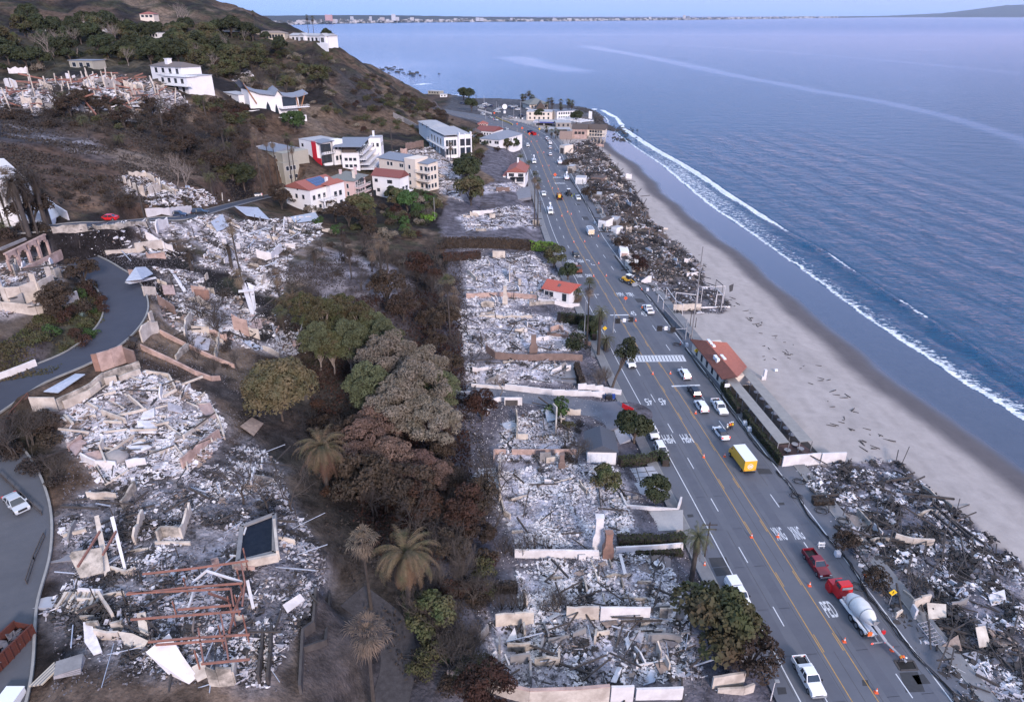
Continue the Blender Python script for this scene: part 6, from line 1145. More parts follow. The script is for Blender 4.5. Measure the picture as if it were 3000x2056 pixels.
tag(mb.build('utility_pit_frame',W_DARK),'open square utility pit frame at the foot of concrete chute','pit');quad_on_road('pit_shade_sheet',[p[:2]for p in pp],mat('pit_shadow_earth',(.02,.018,.016)),.012)  # flat dark sheet; the pit's inner shade is put in its colour
# ---------------------------------------------------------------- standing houses
def wallm(n,c):return mat('house_'+n,c,tuple(x*.86 for x in c),scale=.35,rough=.85,detail=6)
HW,HC,HP,HB,HG=wallm('white',(.72,.71,.72)),wallm('cream',(.66,.58,.50)),wallm('pale_pink',(.60,.44,.42)),wallm('beige',(.50,.44,.36)),wallm('sage_grey',(.34,.32,.27))
RT,RT2,RG,RGB,RW,RBR=mat('red_roof_tiles',(.30,.105,.085),(.22,.08,.065),scale=3),mat('dark_red_roof_tiles',(.20,.07,.065),(.15,.055,.05),scale=3),mat('grey_green_roof',(.17,.18,.18),(.12,.13,.13),scale=2),mat('blue_grey_roof',(.20,.22,.27),(.15,.17,.21),scale=2),mat('pale_flat_roof',(.38,.38,.40),(.28,.28,.30),scale=.7),mat('brown_roof',(.10,.075,.065),(.07,.055,.05),scale=2)
M_FR=mat('window_frame_white',(.62,.62,.62));M_FRD=mat('window_frame_dark',(.05,.05,.055));M_SOLAR=mat('solar_panel',(.030,.055,.14),(.04,.07,.17),scale=3,rough=.18,spec=.7)
class House:
 """local frame: x along the front from A to B, y away from it; 'z' metres above the front corner"""
 def __init__(s,name,label,t,A_,B_,z,wall,cat='house',depth=10,C_=None,group=None):
  if t in 'AZB':z=max(z,float(P(t,*B_)[2])+.1)
  a,b=pz(t,*A_,z),pz(t,*B_,z);s.L=float(np.linalg.norm(b[:2]-a[:2]));s.rz=math.atan2(b[1]-a[1],b[0]-a[0]);s.a=a;s.z=z;s.wall=wall
  s.o=thing(name,label,cat,a,s.rz,group);s.D=depth
  if C_:c_=pz(t,*C_,z);v=np.array((-math.sin(s.rz),math.cos(s.rz)));s.D=max(4.0,abs(float((c_[:2]-b[:2])@v)))
  s.t=t
 def H(s,corner,y):
  """height of the point above a front corner seen at pixel row y"""
  c_,s_=math.cos(s.rz),math.sin(s.rz);p=s.a+np.array((c_*corner*s.L,s_*corner*s.L,0));return hgt(p,s.t,0,y)
 def block(s,x0,x1,y0,y1,z0,z1,m=None,name='wall'):
  mb=MB();mb.box(x0,x1,y0,y1,z0,z1);return mb.build(name,m or s.wall,s.o)
 def roof(s,x0,x1,y0,y1,z,rh,kind,m,ov=.5,name='roof'):
  x0-=ov;x1+=ov;y0-=ov;y1+=ov;mb=MB();th=.18
  if kind=='flat':mb.box(x0+ov*.6,x1-ov*.6,y0+ov*.6,y1-ov*.6,z+.003,z+.25)
  elif kind=='shed':mb.add([(x0,y0,z),(x1,y0,z),(x1,y1,z+rh),(x0,y1,z+rh),(x0,y0,z+th),(x1,y0,z+th),(x1,y1,z+rh+th),(x0,y1,z+rh+th)],[(0,3,2,1),(4,5,6,7),(0,1,5,4),(1,2,6,5),(2,3,7,6),(3,0,4,7)])
  else:
   if kind=='gx':r0,r1=(x0,(y0+y1)/2),(x1,(y0+y1)/2)
   elif kind=='gy':r0,r1=((x0+x1)/2,y0),((x0+x1)/2,y1)
   else:
    w_,d_=x1-x0,y1-y0;k=min(w_,d_)/2
    r0,r1=((x0+k,(y0+y1)/2),(x1-k,(y0+y1)/2))if w_>=d_ else(((x0+x1)/2,y0+k),((x0+x1)/2,y1-k))
   v=[(x0,y0,z),(x1,y0,z),(x1,y1,z),(x0,y1,z),(*r0,z+rh),(*r1,z+rh)]
   alongx=abs(r1[0]-r0[0])>=abs(r1[1]-r0[1])
   mb.add(v,[(0,1,5,4),(1,2,5),(2,3,4,5),(3,0,4),(3,2,1,0)]if alongx else[(0,1,4),(1,2,5,4),(2,3,5),(3,0,4,5),(3,2,1,0)])
   if kind in('gx','gy'):
    i=.28;g_=MB()
    if kind=='gy':g_.add([(x0+ov,y0+ov,z),(x1-ov,y0+ov,z),((x0+x1)/2,y0+ov,z+rh-.2),(x0+ov,y0+ov-.02,z-.3),(x1-ov,y0+ov-.02,z-.3)],[(0,1,2),(3,4,1,0)])
    else:g_.add([(x1-ov,y0+ov,z),(x1-ov,y1-ov,z),(x1-ov,(y0+y1)/2,z+rh-.2),(x0+ov,y0+ov,z),(x0+ov,y1-ov,z),(x0+ov,(y0+y1)/2,z+rh-.2)],[(0,1,2),(4,3,5)])
    g_.build('gable',s.wall,s.o)
  return mb.build(name,m,s.o)
 def win(s,face,u,z,w_,h_,y=None,fr=None,glass=None,x0=0,x1=None,y0=0,name='window',bars=1):
  """u metres along the face; face f (front), l, r"""
  x1=s.L if x1 is None else x1;d_=.07;M_=Matrix.Identity(4)
  if face=='f':M_=Matrix.Translation((x0+u,y0,z))
  elif face=='r':M_=Matrix.Translation((x1,y0+u,z))@Matrix.Rotation(math.pi/2,4,'Z')
  elif face=='l':M_=Matrix.Translation((x0,y0+u,z))@Matrix.Rotation(-math.pi/2,4,'Z')
  mb=MB();b_=.13
  mb.box(-w_/2-b_,w_/2+b_,-d_,.02,-b_,0,0,M_);mb.box(-w_/2-b_,w_/2+b_,-d_,.02,h_,h_+b_,0,M_);mb.box(-w_/2-b_,-w_/2,-d_,.02,0,h_,0,M_);mb.box(w_/2,w_/2+b_,-d_,.02,0,h_,0,M_)
  for k in range(1,bars):xb=-w_/2+w_*k/bars;mb.box(xb-.05,xb+.05,-d_,.0,0,h_,0,M_)
  f_=mb.build(name,fr or M_FR,s.o);mb=MB();mb.box(-w_/2,w_/2,-.035,.0,0,h_,0,M_);mb.build('pane',glass or M_GLASS,f_);return f_
 def row(s,face,us,z,w_,h_,**k):
  for u in us:s.win(face,u,z,w_,h_,**k)
 def balcony(s,x0,x1,y0,y1,z,rail=True,m=None,rm=None):
  mb=MB();mb.box(x0,x1,y0,y1,z-.25,z);o=mb.build('balcony',m or s.wall,s.o)
  if rail:
   mb=MB()
   for a,b in(((x0,y0),(x1,y0)),((x1,y0),(x1,y1)),((x0,y0),(x0,y1))):
    mb.beam((*a,z+.95),(*b,z+.95),.1);n_=max(1,int(math.dist(a,b)/1.1))
    for k in range(n_+1):q=(a[0]+(b[0]-a[0])*k/n_,a[1]+(b[1]-a[1])*k/n_);mb.beam((*q,z),(*q,z+.95),.09)
   mb.build('railing',rm or M_FR,o)
  return o
 def chimney(s,x,y,z0,z1,w_=.9,m=None):mb=MB();mb.box(x-w_/2,x+w_/2,y-w_/2,y+w_/2,z0,z1);mb.box(x-w_*.6,x+w_*.6,y-w_*.6,y+w_*.6,z1,z1+.2);mb.build('chimney',m or s.wall,s.o)
def even(L,n,m=.12):return[L*(m+(1-2*m)*(i+.5)/n)for i in range(n)]
h=House('villa','white villa with red tiled roof carrying blue solar panels','Z',(640,862),(880,905),15.5,HW,C_=(1190,830));z=h.H(1,690);L,D=h.L,h.D
h.block(0,L,0,D,-6,z);h.roof(0,L,0,D,z,2.6,'hip' if False else 'gy',RT,.6);h.block(L-.5,L+2.4,D*.55,D+1,-6,z+.6);h.roof(L-1,L+2.4,D*.5,D+1,z+.6,1.4,'hip',RT,.4,name='tower_roof')
mb=MB();rr_=2.6/(L/2+.6);xa,xb=L/2+.5,L-.8
for i in range(5):
 for j in range(3):x0=xa+(xb-xa)*j/3;x1=xa+(xb-xa)*(j+.94)/3;y0=D*.3+i*D*.10;y1=y0+D*.094;f_=lambda x:z+2.6-(x-L/2)*rr_+.12;m2=MB();m2.add([(x0,y0,f_(x0)),(x1,y0,f_(x1)),(x1,y1,f_(x1)),(x0,y1,f_(x0)),(x0,y0,f_(x0)-.05),(x1,y0,f_(x1)-.05),(x1,y1,f_(x1)-.05),(x0,y1,f_(x0)-.05)],[(0,1,2,3),(7,6,5,4),(0,4,5,1),(1,5,6,2),(2,6,7,3),(3,7,4,0)]);m2.build('solar_panel',M_SOLAR,h.o)
h.row('f',[L*.45,L*.72],z*.55,1.2,1.6,glass=M_GLASS);h.win('f',L*.78,.2,1.3,2.3,fr=M_FRD,name='door');h.win('f',L*.52,z*.92,.8,.5)
for f0 in(0.5,z*.52):h.row('r',[D*.12,D*.3,D*.48],f0,1.3,1.7)
for f0 in(.4,z*.5):h.row('r',[D*.72,D*.9],f0,1.5,1.9,x1=L+2.4)
for f0 in(-.2,z*.47):h.balcony(L,L+3.2,D*.25,D*.75,f0,m=HW)
for k in range(4):y_=D*(.27+.15*k);mb=MB();mb.tube([(L+3,y_,-2),(L+3,y_,z*.47-.3)],.28,8);mb.build('column',HW,h.o)
h.chimney(L*.9,D*.7,z,z+2.6)
h=House('pink_house','pale pink house with grey hipped roof and three storeys of balconies','Z',(1080,775),(1300,792),14,HP,C_=(1480,745));z=h.H(1,600);L,D=h.L,h.D
h.block(0,L,0,D,-6,z);h.roof(-2,L,0,D+2,z,2.6,'hip',RG,.7);h.chimney(L*.25,D*.4,z,z+3.2);h.chimney(L*.75,D*.7,z+1,z+4);h.chimney(L*.9,D*.25,z+.5,z+3.4,m=HC)
h.row('f',[L*.72],z*.62,.9,1.7);h.row('f',[L*.72],z*.25,.9,1.5);h.win('f',L*.4,z*.6,1,1.4)
for k,f0 in enumerate((z*.02,z*.33,z*.64)):h.balcony(L,L+2.4,.3,D,f0,m=HP);h.row('r',even(D,4),f0+.1,1.6,2.1)
mb=MB();mb.add([(L+.4,D*.3,z*.64+2.6),(L+2.4,D*.3,z*.64+2.6),(L+2.4,D*.6,z*.64+2.6),(L+.4,D*.6,z*.64+2.6),(L+1.4,D*.45,z*.64+3.6)],[(0,1,4),(1,2,4),(2,3,4),(3,0,4),(3,2,1,0)]);mb.build('gazebo_top',M_BLACK,h.o)
h=House('white_house','plain white house with a long dark red tiled roof beside pink house','Z',(1478,742),(1745,772),13.5,HW,C_=(1800,735));z=h.H(1,572);L,D=h.L,h.D
h.block(0,L,0,D,-6,z);h.roof(0,L,0,D,z,2.6,'gx',RT2,.5);h.row('f',[L*.14,L*.66],z*.72,1.3,1.1,fr=M_FRD);h.win('f',L*.62,z*.70,2.0,1.2,fr=M_FRD);h.row('f',[L*.2],z*.25,1.2,1.2,fr=M_FRD);h.win('f',L*.05,.2,1,2.2,fr=M_FRD,name='door');h.win('f',L*.78,.6,1.2,2.4,glass=HG)
for f0 in(z*.3,0):h.balcony(L,L+2,.3,D,f0);h.row('r',even(D,2),f0,1.8,2.1)
h=House('apartment_house','cream apartment house with blue grey roof and planted balconies facing ocean','Z',(1530,610),(1990,688),12.5,HC,C_=(2090,650));z=h.H(1,440);L,D=h.L,h.D
h.block(0,L*.58,1,D,-6,z*.98);h.block(L*.58,L*.80,0,D,-6,z*1.12);h.block(L*.8,L,2,D,-6,z*.98);h.roof(-.4,L*.58,1,D,z*.98,1.4,'shed',RGB,.6);h.roof(L*.58,L*.8,0,D,z*1.12,.2,'flat',HC,.2);h.roof(L*.8,L,2,D,z*.98,.8,'shed',RGB,.4)
for f0 in(.12,.42,.74):h.row('f',[L*.68],z*f0,1.1,1.7,y0=0);h.row('f',[L*.46,L*.50],z*f0,1.0,1.5,y0=1);h.row('f',[L*.2,L*.27],z*f0,1.3,1.6,y0=1)
for f0 in(0,.34,.67):h.balcony(L*.8,L+1.4,-.6,2.2,z*f0,m=HC);h.row('f',[L*.86,L*.95],z*f0+.2,1.4,2.0,y0=2);h.row('r',even(D,3),z*f0+.2,1.4,1.9)
h=House('sage_house','grey green stucco house stepping down the slope behind five tall palms','Z',(200,500),(625,605),16,HG,C_=(750,545));z=h.H(1,345);L,D=h.L,h.D
zl=h.H(.05,238);h.block(0,L*.42,0,D,-8,zl);h.block(L*.42,L,.0,D+2,-8,z*1.05);h.roof(L*.42,L*.85,0,D+2,z*1.05,1.6,'gx',RGB,.4);h.roof(0,L*.42,0,D,zl,.2,'flat',RW,.4);z=max(z,zl*.9);h.block(L*.9,L+1.5,-1.2,D*.6,-8,z*.72)
for u,zz,w_,h_ in((.09,.85,.8,1.2),(.22,.98,1.0,.4),(.55,.78,1.8,1.4),(.30,.45,1.6,1.8),(.36,.45,1.6,1.8),(.9,.42,2.0,1.8),(.84,.82,.9,1.2),(.80,.20,.7,.5),(.93,.18,.8,1.2)):h.win('f',L*u,z*zz,w_,h_,glass=mat('teal_window',(.04,.10,.10),(.03,.06,.07),rough=.15)if u in(.55,.9)else M_GLASS,y0=-1.2 if u>=.9 else 0)
h.row('r',even(D*.6,3),z*.42,1.4,1.8,x1=L+1.5,y0=-1);h.row('r',even(D,3),z*.1,1.4,1.6,x1=L+1.5,y0=-1);h.balcony(L+1.4,L+3.4,0,D*.5,-1.5)
h=House('modern_house','white flat roofed modern house with a bright red vertical panel','Z',(775,400),(975,446),17,HW,C_=(1165,405));z=h.H(1,232);L,D=h.L,h.D
h.block(0,L*.82,0,D,-8,z);h.block(L*.82,L,1.4,D*.5,-8,z*.98);h.block(L*.8,L+.5,D*.55,D,-8,z*1.05);h.roof(0,L*.82,0,D,z,.2,'flat',RW,.2);h.roof(L*.6,L+1,.2,D*.55,z*1.0,.4,'shed',RGB,.5)
mb=MB();mb.box(L*.62,L*.82,-.25,.0,-3,z*1.04);mb.box(L*.82,L*1.0,-.25,0,-3,z*.3);mb.build('red_panel',mat('red_render',(.55,.02,.04),(.45,.02,.035),scale=.6),h.o)
h.row('f',[L*.16],z*.7,1.3,1.2,fr=M_FRD);h.row('f',[L*.18],z*.38,1.3,.4,fr=M_FRD);h.win('f',L*.42,z*.2,.8,1.4,fr=M_FRD)
for f0 in(.08,.58):h.row('r',[D*.1,D*.2,D*.3,D*.4],z*f0,1.6,z*.34,fr=M_FRD);h.row('r',[D*.68,D*.85],z*f0+.4,1.3,2.0,x1=L+.5)
h.balcony(L,L+2,.5,D*.55,z*.52,m=HW,rm=M_FRD);h.block(L*.3,L+7,-3.5,0,-8,-2.2,name='terrace_wall')
h=House('terraced_house','white stepped house with wide grey overhanging roof and long slanted decks','Z',(1180,500),(1345,500),15,HW,C_=(1600,400));z=h.H(.6,262);L,D=h.L,h.D
h.block(0,L,0,D,-8,z*.72);h.block(0,L*.8,2,D*.8,z*.72,z,m=mat('dark_brown_wall',(.11,.09,.08)));h.roof(-2.5,L+1.5,-2,D*.75,z,.9,'shed',RGB,.6)  # upper storey set back and walled in dark brown
for f0 in(.15,.42):h.row('f',even(L,3),z*f0,1.2,1.1,fr=M_FRD)
for k,f0 in enumerate((.66,.46,.26,.06)):h.balcony(L,L+2.0+k*1.4,.4,D*(1.0),z*f0,m=HW,rail=False);h.block(L+1.9+k*1.4,L+2.1+k*1.4,.4,D,z*f0,z*f0+1.0,name='parapet');h.row('r',even(D,6,.04),z*f0+.1,2.0,z*.14,fr=M_FRD)
for k in range(8):mb=MB();mb.beam((L+6.2,D*(k+.5)/8,z*.06),(L+7.4,D*(k+.5)/8,-4),.5);mb.build('slanted_pier',HW,h.o)
h.block(L,L+6,D,D+7,-8,z*.98);h.roof(L,L+6,D,D+7,z*.98,.2,'flat',RW,.2);h.row('f',[L+2,L+4.4],z*.6,1.2,1.8,y0=D);h.row('r',[2,5],z*.6,1.4,1.8,x1=L+6,y0=D);h.chimney(L+2,D+4,z,z+2.4)
h=House('white_stepped_house','white glassy terraced house stepping down beside the bare hill','B',(600,1010),(705,1072),11,HW,C_=(868,1050));z=h.H(1,925);L,D=h.L,h.D
h.block(0,L,0,D*.5,-6,z*.9);h.block(0,L+.8,D*.5,D,-6,z);h.block(-L*.9,0,D*.1,D*.8,-6,z*1.02);h.roof(-L*.9,0,D*.1,D*.8,z*1.02,1.2,'hip',RW,.7);h.roof(0,L,0,D,z,.2,'flat',RW,.1)
for f0 in(.1,.5):h.row('f',even(L,4),z*f0,1.8,z*.28);h.row('r',even(D*.5,4),z*f0,1.5,z*.28);h.row('r',[D*.66,D*.88],z*f0,2.6,z*.3,x1=L+.8,fr=M_FRD)
h.row('f',[-L*.3,-L*.6],z*.9,1.6,1.8,y0=D*.1);h.balcony(0,L+2,-1.6,0,z*.45);h.block(L*.98,L+1.4,D*.52,D*.56,-6,z*1.12,name='fin_wall');h.block(L*.98,L+1.4,D*.96,D,-6,z*1.12,name='fin_wall');h.block(L*.98,L+1.4,D*.74,D*.78,-6,z*1.05,name='fin_wall')
h=House('hip_roofed_house','square white house with a grey hipped roof above the curved drive','L',(308,535),(472,552),8,HW,C_=(505,478));z=h.H(1,468);L,D=h.L,h.D
h.block(0,L,0,D,-4,z);h.roof(0,L,0,D,z,3.0,'hip',RGB,.6)
for u in(.05,.27,.42,.55,.82,.93):h.win('f',L*u,z*.62,.9 if u<.5 else 1.1,1.3,fr=M_FRD)
for u in(.08,.2,.36,.44):h.win('f',L*u,z*.16,1.0,.7,fr=M_FRD)
h.row('r',even(D,3),z*.6,1,1.3,fr=M_FRD);h.block(L,L+2,D*.3,D*.8,-4,z*.55,name='stair_tower')
h=House('red_roofed_house','long red roofed white house behind the hip roofed one','L',(275,428),(425,440),9,HW,depth=14);z=h.H(1,396);L,D=h.L,h.D;h.block(0,L,0,D,-4,z);h.roof(0,L,0,D,z,2.6,'gx',RT2,.6);h.row('f',even(L,5),z*.3,1.1,1.2)
h=House('small_red_roofed_house','small house with pinkish red roof at the foot of scrubby hill','L',(292,345),(372,345),10,HC,depth=8);z=h.H(1,333);L,D=h.L,h.D;h.block(0,L,0,D,-4,z);h.roof(0,L,0,D,z,2.0,'hip',RT,.6);h.row('f',even(L,3),z*.3,.9,1)
h=House('dark_roofed_house','white gabled house with dark roof left of the hip roofed one','L',(222,470),(308,470),9,HW,depth=12);z=h.H(1,418);L,D=h.L,h.D;h.block(0,L,0,D,-6,z);h.roof(0,L,0,D,z,2.4,'gy',RBR,.5);h.row('f',even(L,2),z*.5,.8,1)
h=House('red_roofed_villa','white villa with red tiled gable and black shutters beside highway','L',(540,822),(692,826),7.4,HW,depth=17);z=h.H(1,742);L,D=h.L,h.D
h.block(0,L,0,D,-3,z);h.block(-2.4,0,2,D*.7,-3,z*.5);h.roof(0,L,0,D,z,2.6,'gy',RT,.7);h.roof(-2.4,0,2,D*.7,z*.5,.8,'flat',RT,.3);h.chimney(L*.45,D*.75,z+1,z+4.6)
for u in(.24,.76):h.win('f',L*u,z*.58,1.2,1.3,fr=M_FRD,bars=2);[h.block(L*u+sg*1.05-.28,L*u+sg*1.05+.28,-.09,-.003,z*.57,z*.57+1.5,m=M_BLACK,name='shutter')for sg in(-1,1)]
h.win('f',L*.30,.1,2.2,2.2,fr=M_FRD,name='door');h.row('f',[L*.62,L*.82],.3,1.6,1.9,fr=M_FRD);h.balcony(L*.08,L*.95,-1.8,0,.2,rail=False);h.row('r',even(D,5),z*.5,1,1.2,fr=M_FRD)
mb=MB();mb.box(L*.25,L*.95,-2.6,-.1,2.5,2.62);mb.build('awning',M_BLACK,h.o)
h=House('small_villa','little white house with bright red roof and one skylight by the highway','E',(1378,430),(1548,462),6.6,HW,depth=7.5);z=h.H(1,402);L,D=h.L,h.D
h.block(0,L,0,D,-2,z);h.roof(0,L,0,D,z,1.7,'gx',mat('bright_red_roof',(.46,.11,.085),(.36,.09,.07),scale=3),.7);h.win('f',L*.82,.0,1.1,2.1,fr=M_FRD,name='door');h.row('f',[L*.12,L*.3],.6,1.0,1.4,fr=M_FRD);h.win('r',D*.5,.8,1.0,1.2)
sk=(1.7/(D/2+.7));mb=MB();yy0,yy1=D*.18,D*.34;f_=lambda y:z+(y+.7)*sk+.06;mb.add([(L*.45,yy0,f_(yy0)),(L*.56,yy0,f_(yy0)),(L*.56,yy1,f_(yy1)),(L*.45,yy1,f_(yy1)),(L*.45,yy0,f_(yy0)-.15),(L*.56,yy0,f_(yy0)-.15),(L*.56,yy1,f_(yy1)-.15),(L*.45,yy1,f_(yy1)-.15)],[(0,1,2,3),(4,5,1,0),(5,6,2,1),(6,7,3,2),(7,4,0,3)]);mb.build('skylight',M_GLASS,h.o)
for k in range(22):x_=-.6+(L+1.2)*k/21;mb=MB();mb.beam((x_,-.7,z+.03),(x_,D/2,z+1.73),.09,.08);mb.build('roof_batten',RT,h.o)
h=House('garage','white garage with dark grey shingle gable roof beside round tree','E',(1672,1558),(1868,1562),6,HW,depth=6.5);z=2.7;L,D=h.L,h.D;h.block(0,L,0,D,-2,z);h.roof(0,L,0,D,z,1.5,'gy',mat('slate_grey_shingles',(.075,.083,.105),(.055,.062,.08),scale=4),.35)
for k in range(4):h.block(L*.12+k*L*.19,L*.12+(k+.93)*L*.19,-.06,-.003,.1,z*.78,m=mat('garage_door_white',(.64,.66,.70),(.56,.58,.62)),name='door_panel')
# ---- hilltop houses
h=House('columned_house','two storey white house with a row of columns on upper terrace','A',(905,285),(1095,288),66,HW,depth=9,cat='house');b_=P('A',1000,288);
def hill_house(name,label,A_,B_,ytop,wall,roofk,rm,rh,depth,floors,nwin,fr=None,t='A',dz=-3,ov=.6,**k):
 pa,pb=P(t,*A_),P(t,*B_);zz=float(min(pa[2],pb[2]));h=House(name,label,t,A_,B_,zz,wall,depth=depth)
 z=h.H(.5,ytop);L=h.L;h.block(0,L,0,depth,dz,z);h.roof(0,L,0,depth,z,rh,roofk,rm,ov)
 for f_ in range(floors):h.row('f',even(L,nwin,.05),z*(f_+.18)/floors,min(2.2,L/nwin*.62),z/floors*.58,fr=fr)
 return h
for o in list(h.o.children):bpy.data.objects.remove(o)
bpy.data.objects.remove(h.o)
h=hill_house('columned_house','two storey white house with a row of columns on the upper terrace',(905,285),(1095,288),225,HW,'flat',RW,.2,9,2,9)
for k in range(11):x_=h.L*k/10;h.block(x_-.2,x_+.2,-1.8,-1.4,-4,h.H(.5,225),name='column')
h.balcony(0,h.L,-1.8,0,h.H(.5,225)*.5,rail=False)
h=hill_house('tall_window_house','white hilltop house with tall windows and an orange tiled edge',(435,190),(560,208),145,HW,'shed',RT,1.2,10,1,5);h.chimney(h.L*.4,5,5,10)
hill_house('small_hill_house','small cream house with orange roof at far left of the upper hill',(278,206),(328,208),180,HC,'hip',RT,1.5,7,1,2);hill_house('white_annex','small white house among the trees right of the tall windowed one',(570,205),(700,212),180,HW,'flat',RW,.2,8,1,4);hill_house('ridge_cottage','pale cottage half hidden in trees high on the hill',(955,124),(1048,124),98,HC,'hip',RT,1.6,8,1,3);hill_house('grey_bungalow','low grey bungalow behind the trees above columned house',(1062,200),(1205,202),178,HG,'flat',RBR,.2,8,1,5)
hill_house('flat_roofed_house','grey green house with two flat pale roofs in dark trees',(480,465),(638,468),415,HG,'flat',RGB,.3,9,1,3,ov=1.0)
h=hill_house('ridge_house','beige long house with a row of windows on the ridge',(1745,268),(1942,268),228,HB,'hip',mat('beige_roof',(.26,.21,.18)),1.6,10,1,9,fr=M_FRD);hill_house('brown_ridge_house','dark brown timber house shaded by a large tree on the ridge',(1490,262),(1660,262),222,mat('brown_timber_wall',(.10,.07,.055)),'shed',RBR,.8,9,1,6,fr=M_FRD)
h=hill_house('white_ridge_house','white gabled house at the cliff edge against the sea',(1975,292),(2240,300),245,HW,'gx',RW,1.6,9,1,9);L=h.L;z=h.H(.5,245)
for u in(.38,.9):h.block(L*u-3,L*u+3,-2,1,-3,z,name='gabled_bay');h.roof(L*u-3,L*u+3,-2,3,z,2.0,'gy',RW,.3,name='bay_roof');h.win('f',L*u,z*.2,3.2,z*.6,y0=-2,bars=3)
h.block(-1,L+3,-4,-3.6,-5,.6,name='terrace_wall')
h=hill_house('big_white_house','big white three storey house with balconies beside the long ruin',(1095,622),(1290,640),520,HW,'flat',RW,.3,14,2,4);L=h.L;z=h.H(.5,520)
h.block(-L*.55,L*.55,5,16,-4,z*1.5);h.roof(-L*.55,L*.55,5,16,z*1.5,2.0,'hip',mat('brown_shingle',(.16,.13,.12)),.8);h.row('f',[-L*.35,-L*.1,L*.15,L*.4],z*1.08,2.2,z*.32,y0=5);h.balcony(L*.3,L+3,-3,0,z*.5,m=HW);h.balcony(L*.2,L+1,-1,5,z+.3,m=HW);h.chimney(-L*.05,8,z,z*1.95,2.4)
h=hill_house('white_garage_block','plain white block on the slope left of the curved roofed house',(1525,675),(1630,698),640,HW,'flat',RW,.2,7,1,1)
pa=P('A',1800,800);h=House('swooping_roof_house','white house with swooping grey tent roof and pointed arched windows','A',(1770,790),(2030,768),float(pa[2]),HW,depth=13);L=h.L
sw=[(-.30,h.H(.2,560)),(-.20,h.H(.2,600)),(0.05,h.H(.2,630)),(.25,h.H(.2,640)),(.42,h.H(.2,648)),(.52,h.H(.2,612)),(.62,h.H(.2,655)),(.85,h.H(.2,670)),(1.05,h.H(.2,668)),(1.30,h.H(.2,652))]
mb=MB()
for(u0,z0),(u1,z1)in zip(sw[1:-1],sw[2:]):
 e0,e1=z0*.96,z1*.96
 lo0=0 if u0<.6 else z0*.35;lo1=0 if u1<.6 else z1*.35
 if u0>=1.0:continue
 mb.add([(u0*L,0,-4),(u1*L,0,-4),(u1*L,0,e1),(u0*L,0,e0),(u0*L,10,-4),(u1*L,10,-4),(u1*L,10,e1),(u0*L,10,e0)],[(0,1,2,3),(5,4,7,6),(3,2,6,7),(1,5,6,2),(4,0,3,7)])
mb.build('wall',HW,h.o);mb=MB()
for(u0,z0),(u1,z1)in zip(sw[:-1],sw[1:]):mb.add([(u0*L,-1.6,z0),(u1*L,-1.6,z1),(u1*L,5,z1+1.4),(u0*L,5,z0+1.4),(u0*L,11,z0-.4),(u1*L,11,z1-.4)]+[(u0*L,-1.6,z0-.5),(u1*L,-1.6,z1-.5)],[(0,1,2,3),(3,2,5,4),(6,7,1,0)])
mb.build('swooping_roof',RGB,h.o)
for u,w_,hh in((.24,3.4,.62),(.45,2.2,.48)):
 mb=MB();pts=[(u*L-w_/2,-.06,.2)]+[(u*L-w_/2*(1-t_)**.6,-.06,.2+sw[3][1]*hh*t_)for t_ in(.4,.7,1)]+[(u*L+w_/2*(1-t_)**.6,-.06,.2+sw[3][1]*hh*t_)for t_ in(.7,.4)]+[(u*L+w_/2,-.06,.2)];mb.add(pts,[tuple(range(len(pts)))][::-1]);mb.build('arched_window',M_GLASS,h.o)
mb=MB();mb.beam((-.30*L,-1,sw[0][1]),(-.05*L,-1,sw[2][1]*.55),.5);mb.beam((1.02*L,-1,0),(1.22*L,-1,sw[-1][1]),.5);mb.beam((1.02*L,-1,0),(.98*L,-1,sw[-1][1]*.9),.5);mb.build('timber_brace',mat('orange_timber',(.34,.17,.09)),h.o)
h.block(.62*L,.98*L,-.3,-.02,sw[3][1]*.35,sw[3][1]*.8,m=M_GLASS,name='window_band');h.balcony(.5*L,1.25*L,-4,0,sw[3][1]*.3,m=HW);h.block(.0,1.1*L,-5.5,-5,-6,-.8,name='terrace_wall');h.block(-.35*L,-.02*L,-2,4,-6,sw[3][1]*.30,name='side_wing')
h=House('sloped_white_house','white house end with one long sloping edge at left of the photo','A',(-90,1500),(130,1490),40.5,HW,depth=9);L=h.L;z=h.H(.4,1130)
mb=MB();mb.add([(-2,0,-3),(L*1.9,0,-3),(L*1.9,0,-1),(L*.5,0,z),(-2,0,z),(-2,9,-3),(L*1.9,9,-3),(L*1.9,9,-1),(L*.5,9,z),(-2,9,z)],[(0,1,2,3,4),(9,8,7,6,5),(2,7,8,3),(3,8,9,4),(1,6,7,2)]);mb.build('wall',HW,h.o);h.win('f',L*.25,z*.55,2.4,3.0,bars=2)
# ---- the point: flats, petrol station, restaurant, stilts
def kh(name,label,A_,B_,ytop,wall,roofk,rm,rh,depth,floors,nwin,cat='building',t='K',z=5,**k):
 h=House(name,label,t,A_,B_,z,wall,cat=cat,depth=depth);zz=h.H(.5,ytop);L=h.L;h.block(0,L,0,depth,-3,zz);h.roof(0,L,0,depth,zz,rh,roofk,rm,k.get('ov',.5))
 for f_ in range(floors):h.row('f',even(L,nwin,.05),zz*(f_+.3)/floors,1.1,zz/floors*.45,fr=M_FRD)
 return h
kh('white_flats','pale two storey flats behind the petrol station on the point',(895,520),(1240,526),412,HC,'flat',RW,.3,16,2,5);kh('motel','long white two storey building behind the palms on the point',(1310,520),(1590,505),400,HW,'flat',RGB,.3,14,2,8);kh('seafront_annex','low white annex at the far seaward end of motel',(1500,455),(1605,455),420,HW,'shed',RGB,.4,10,1,2)
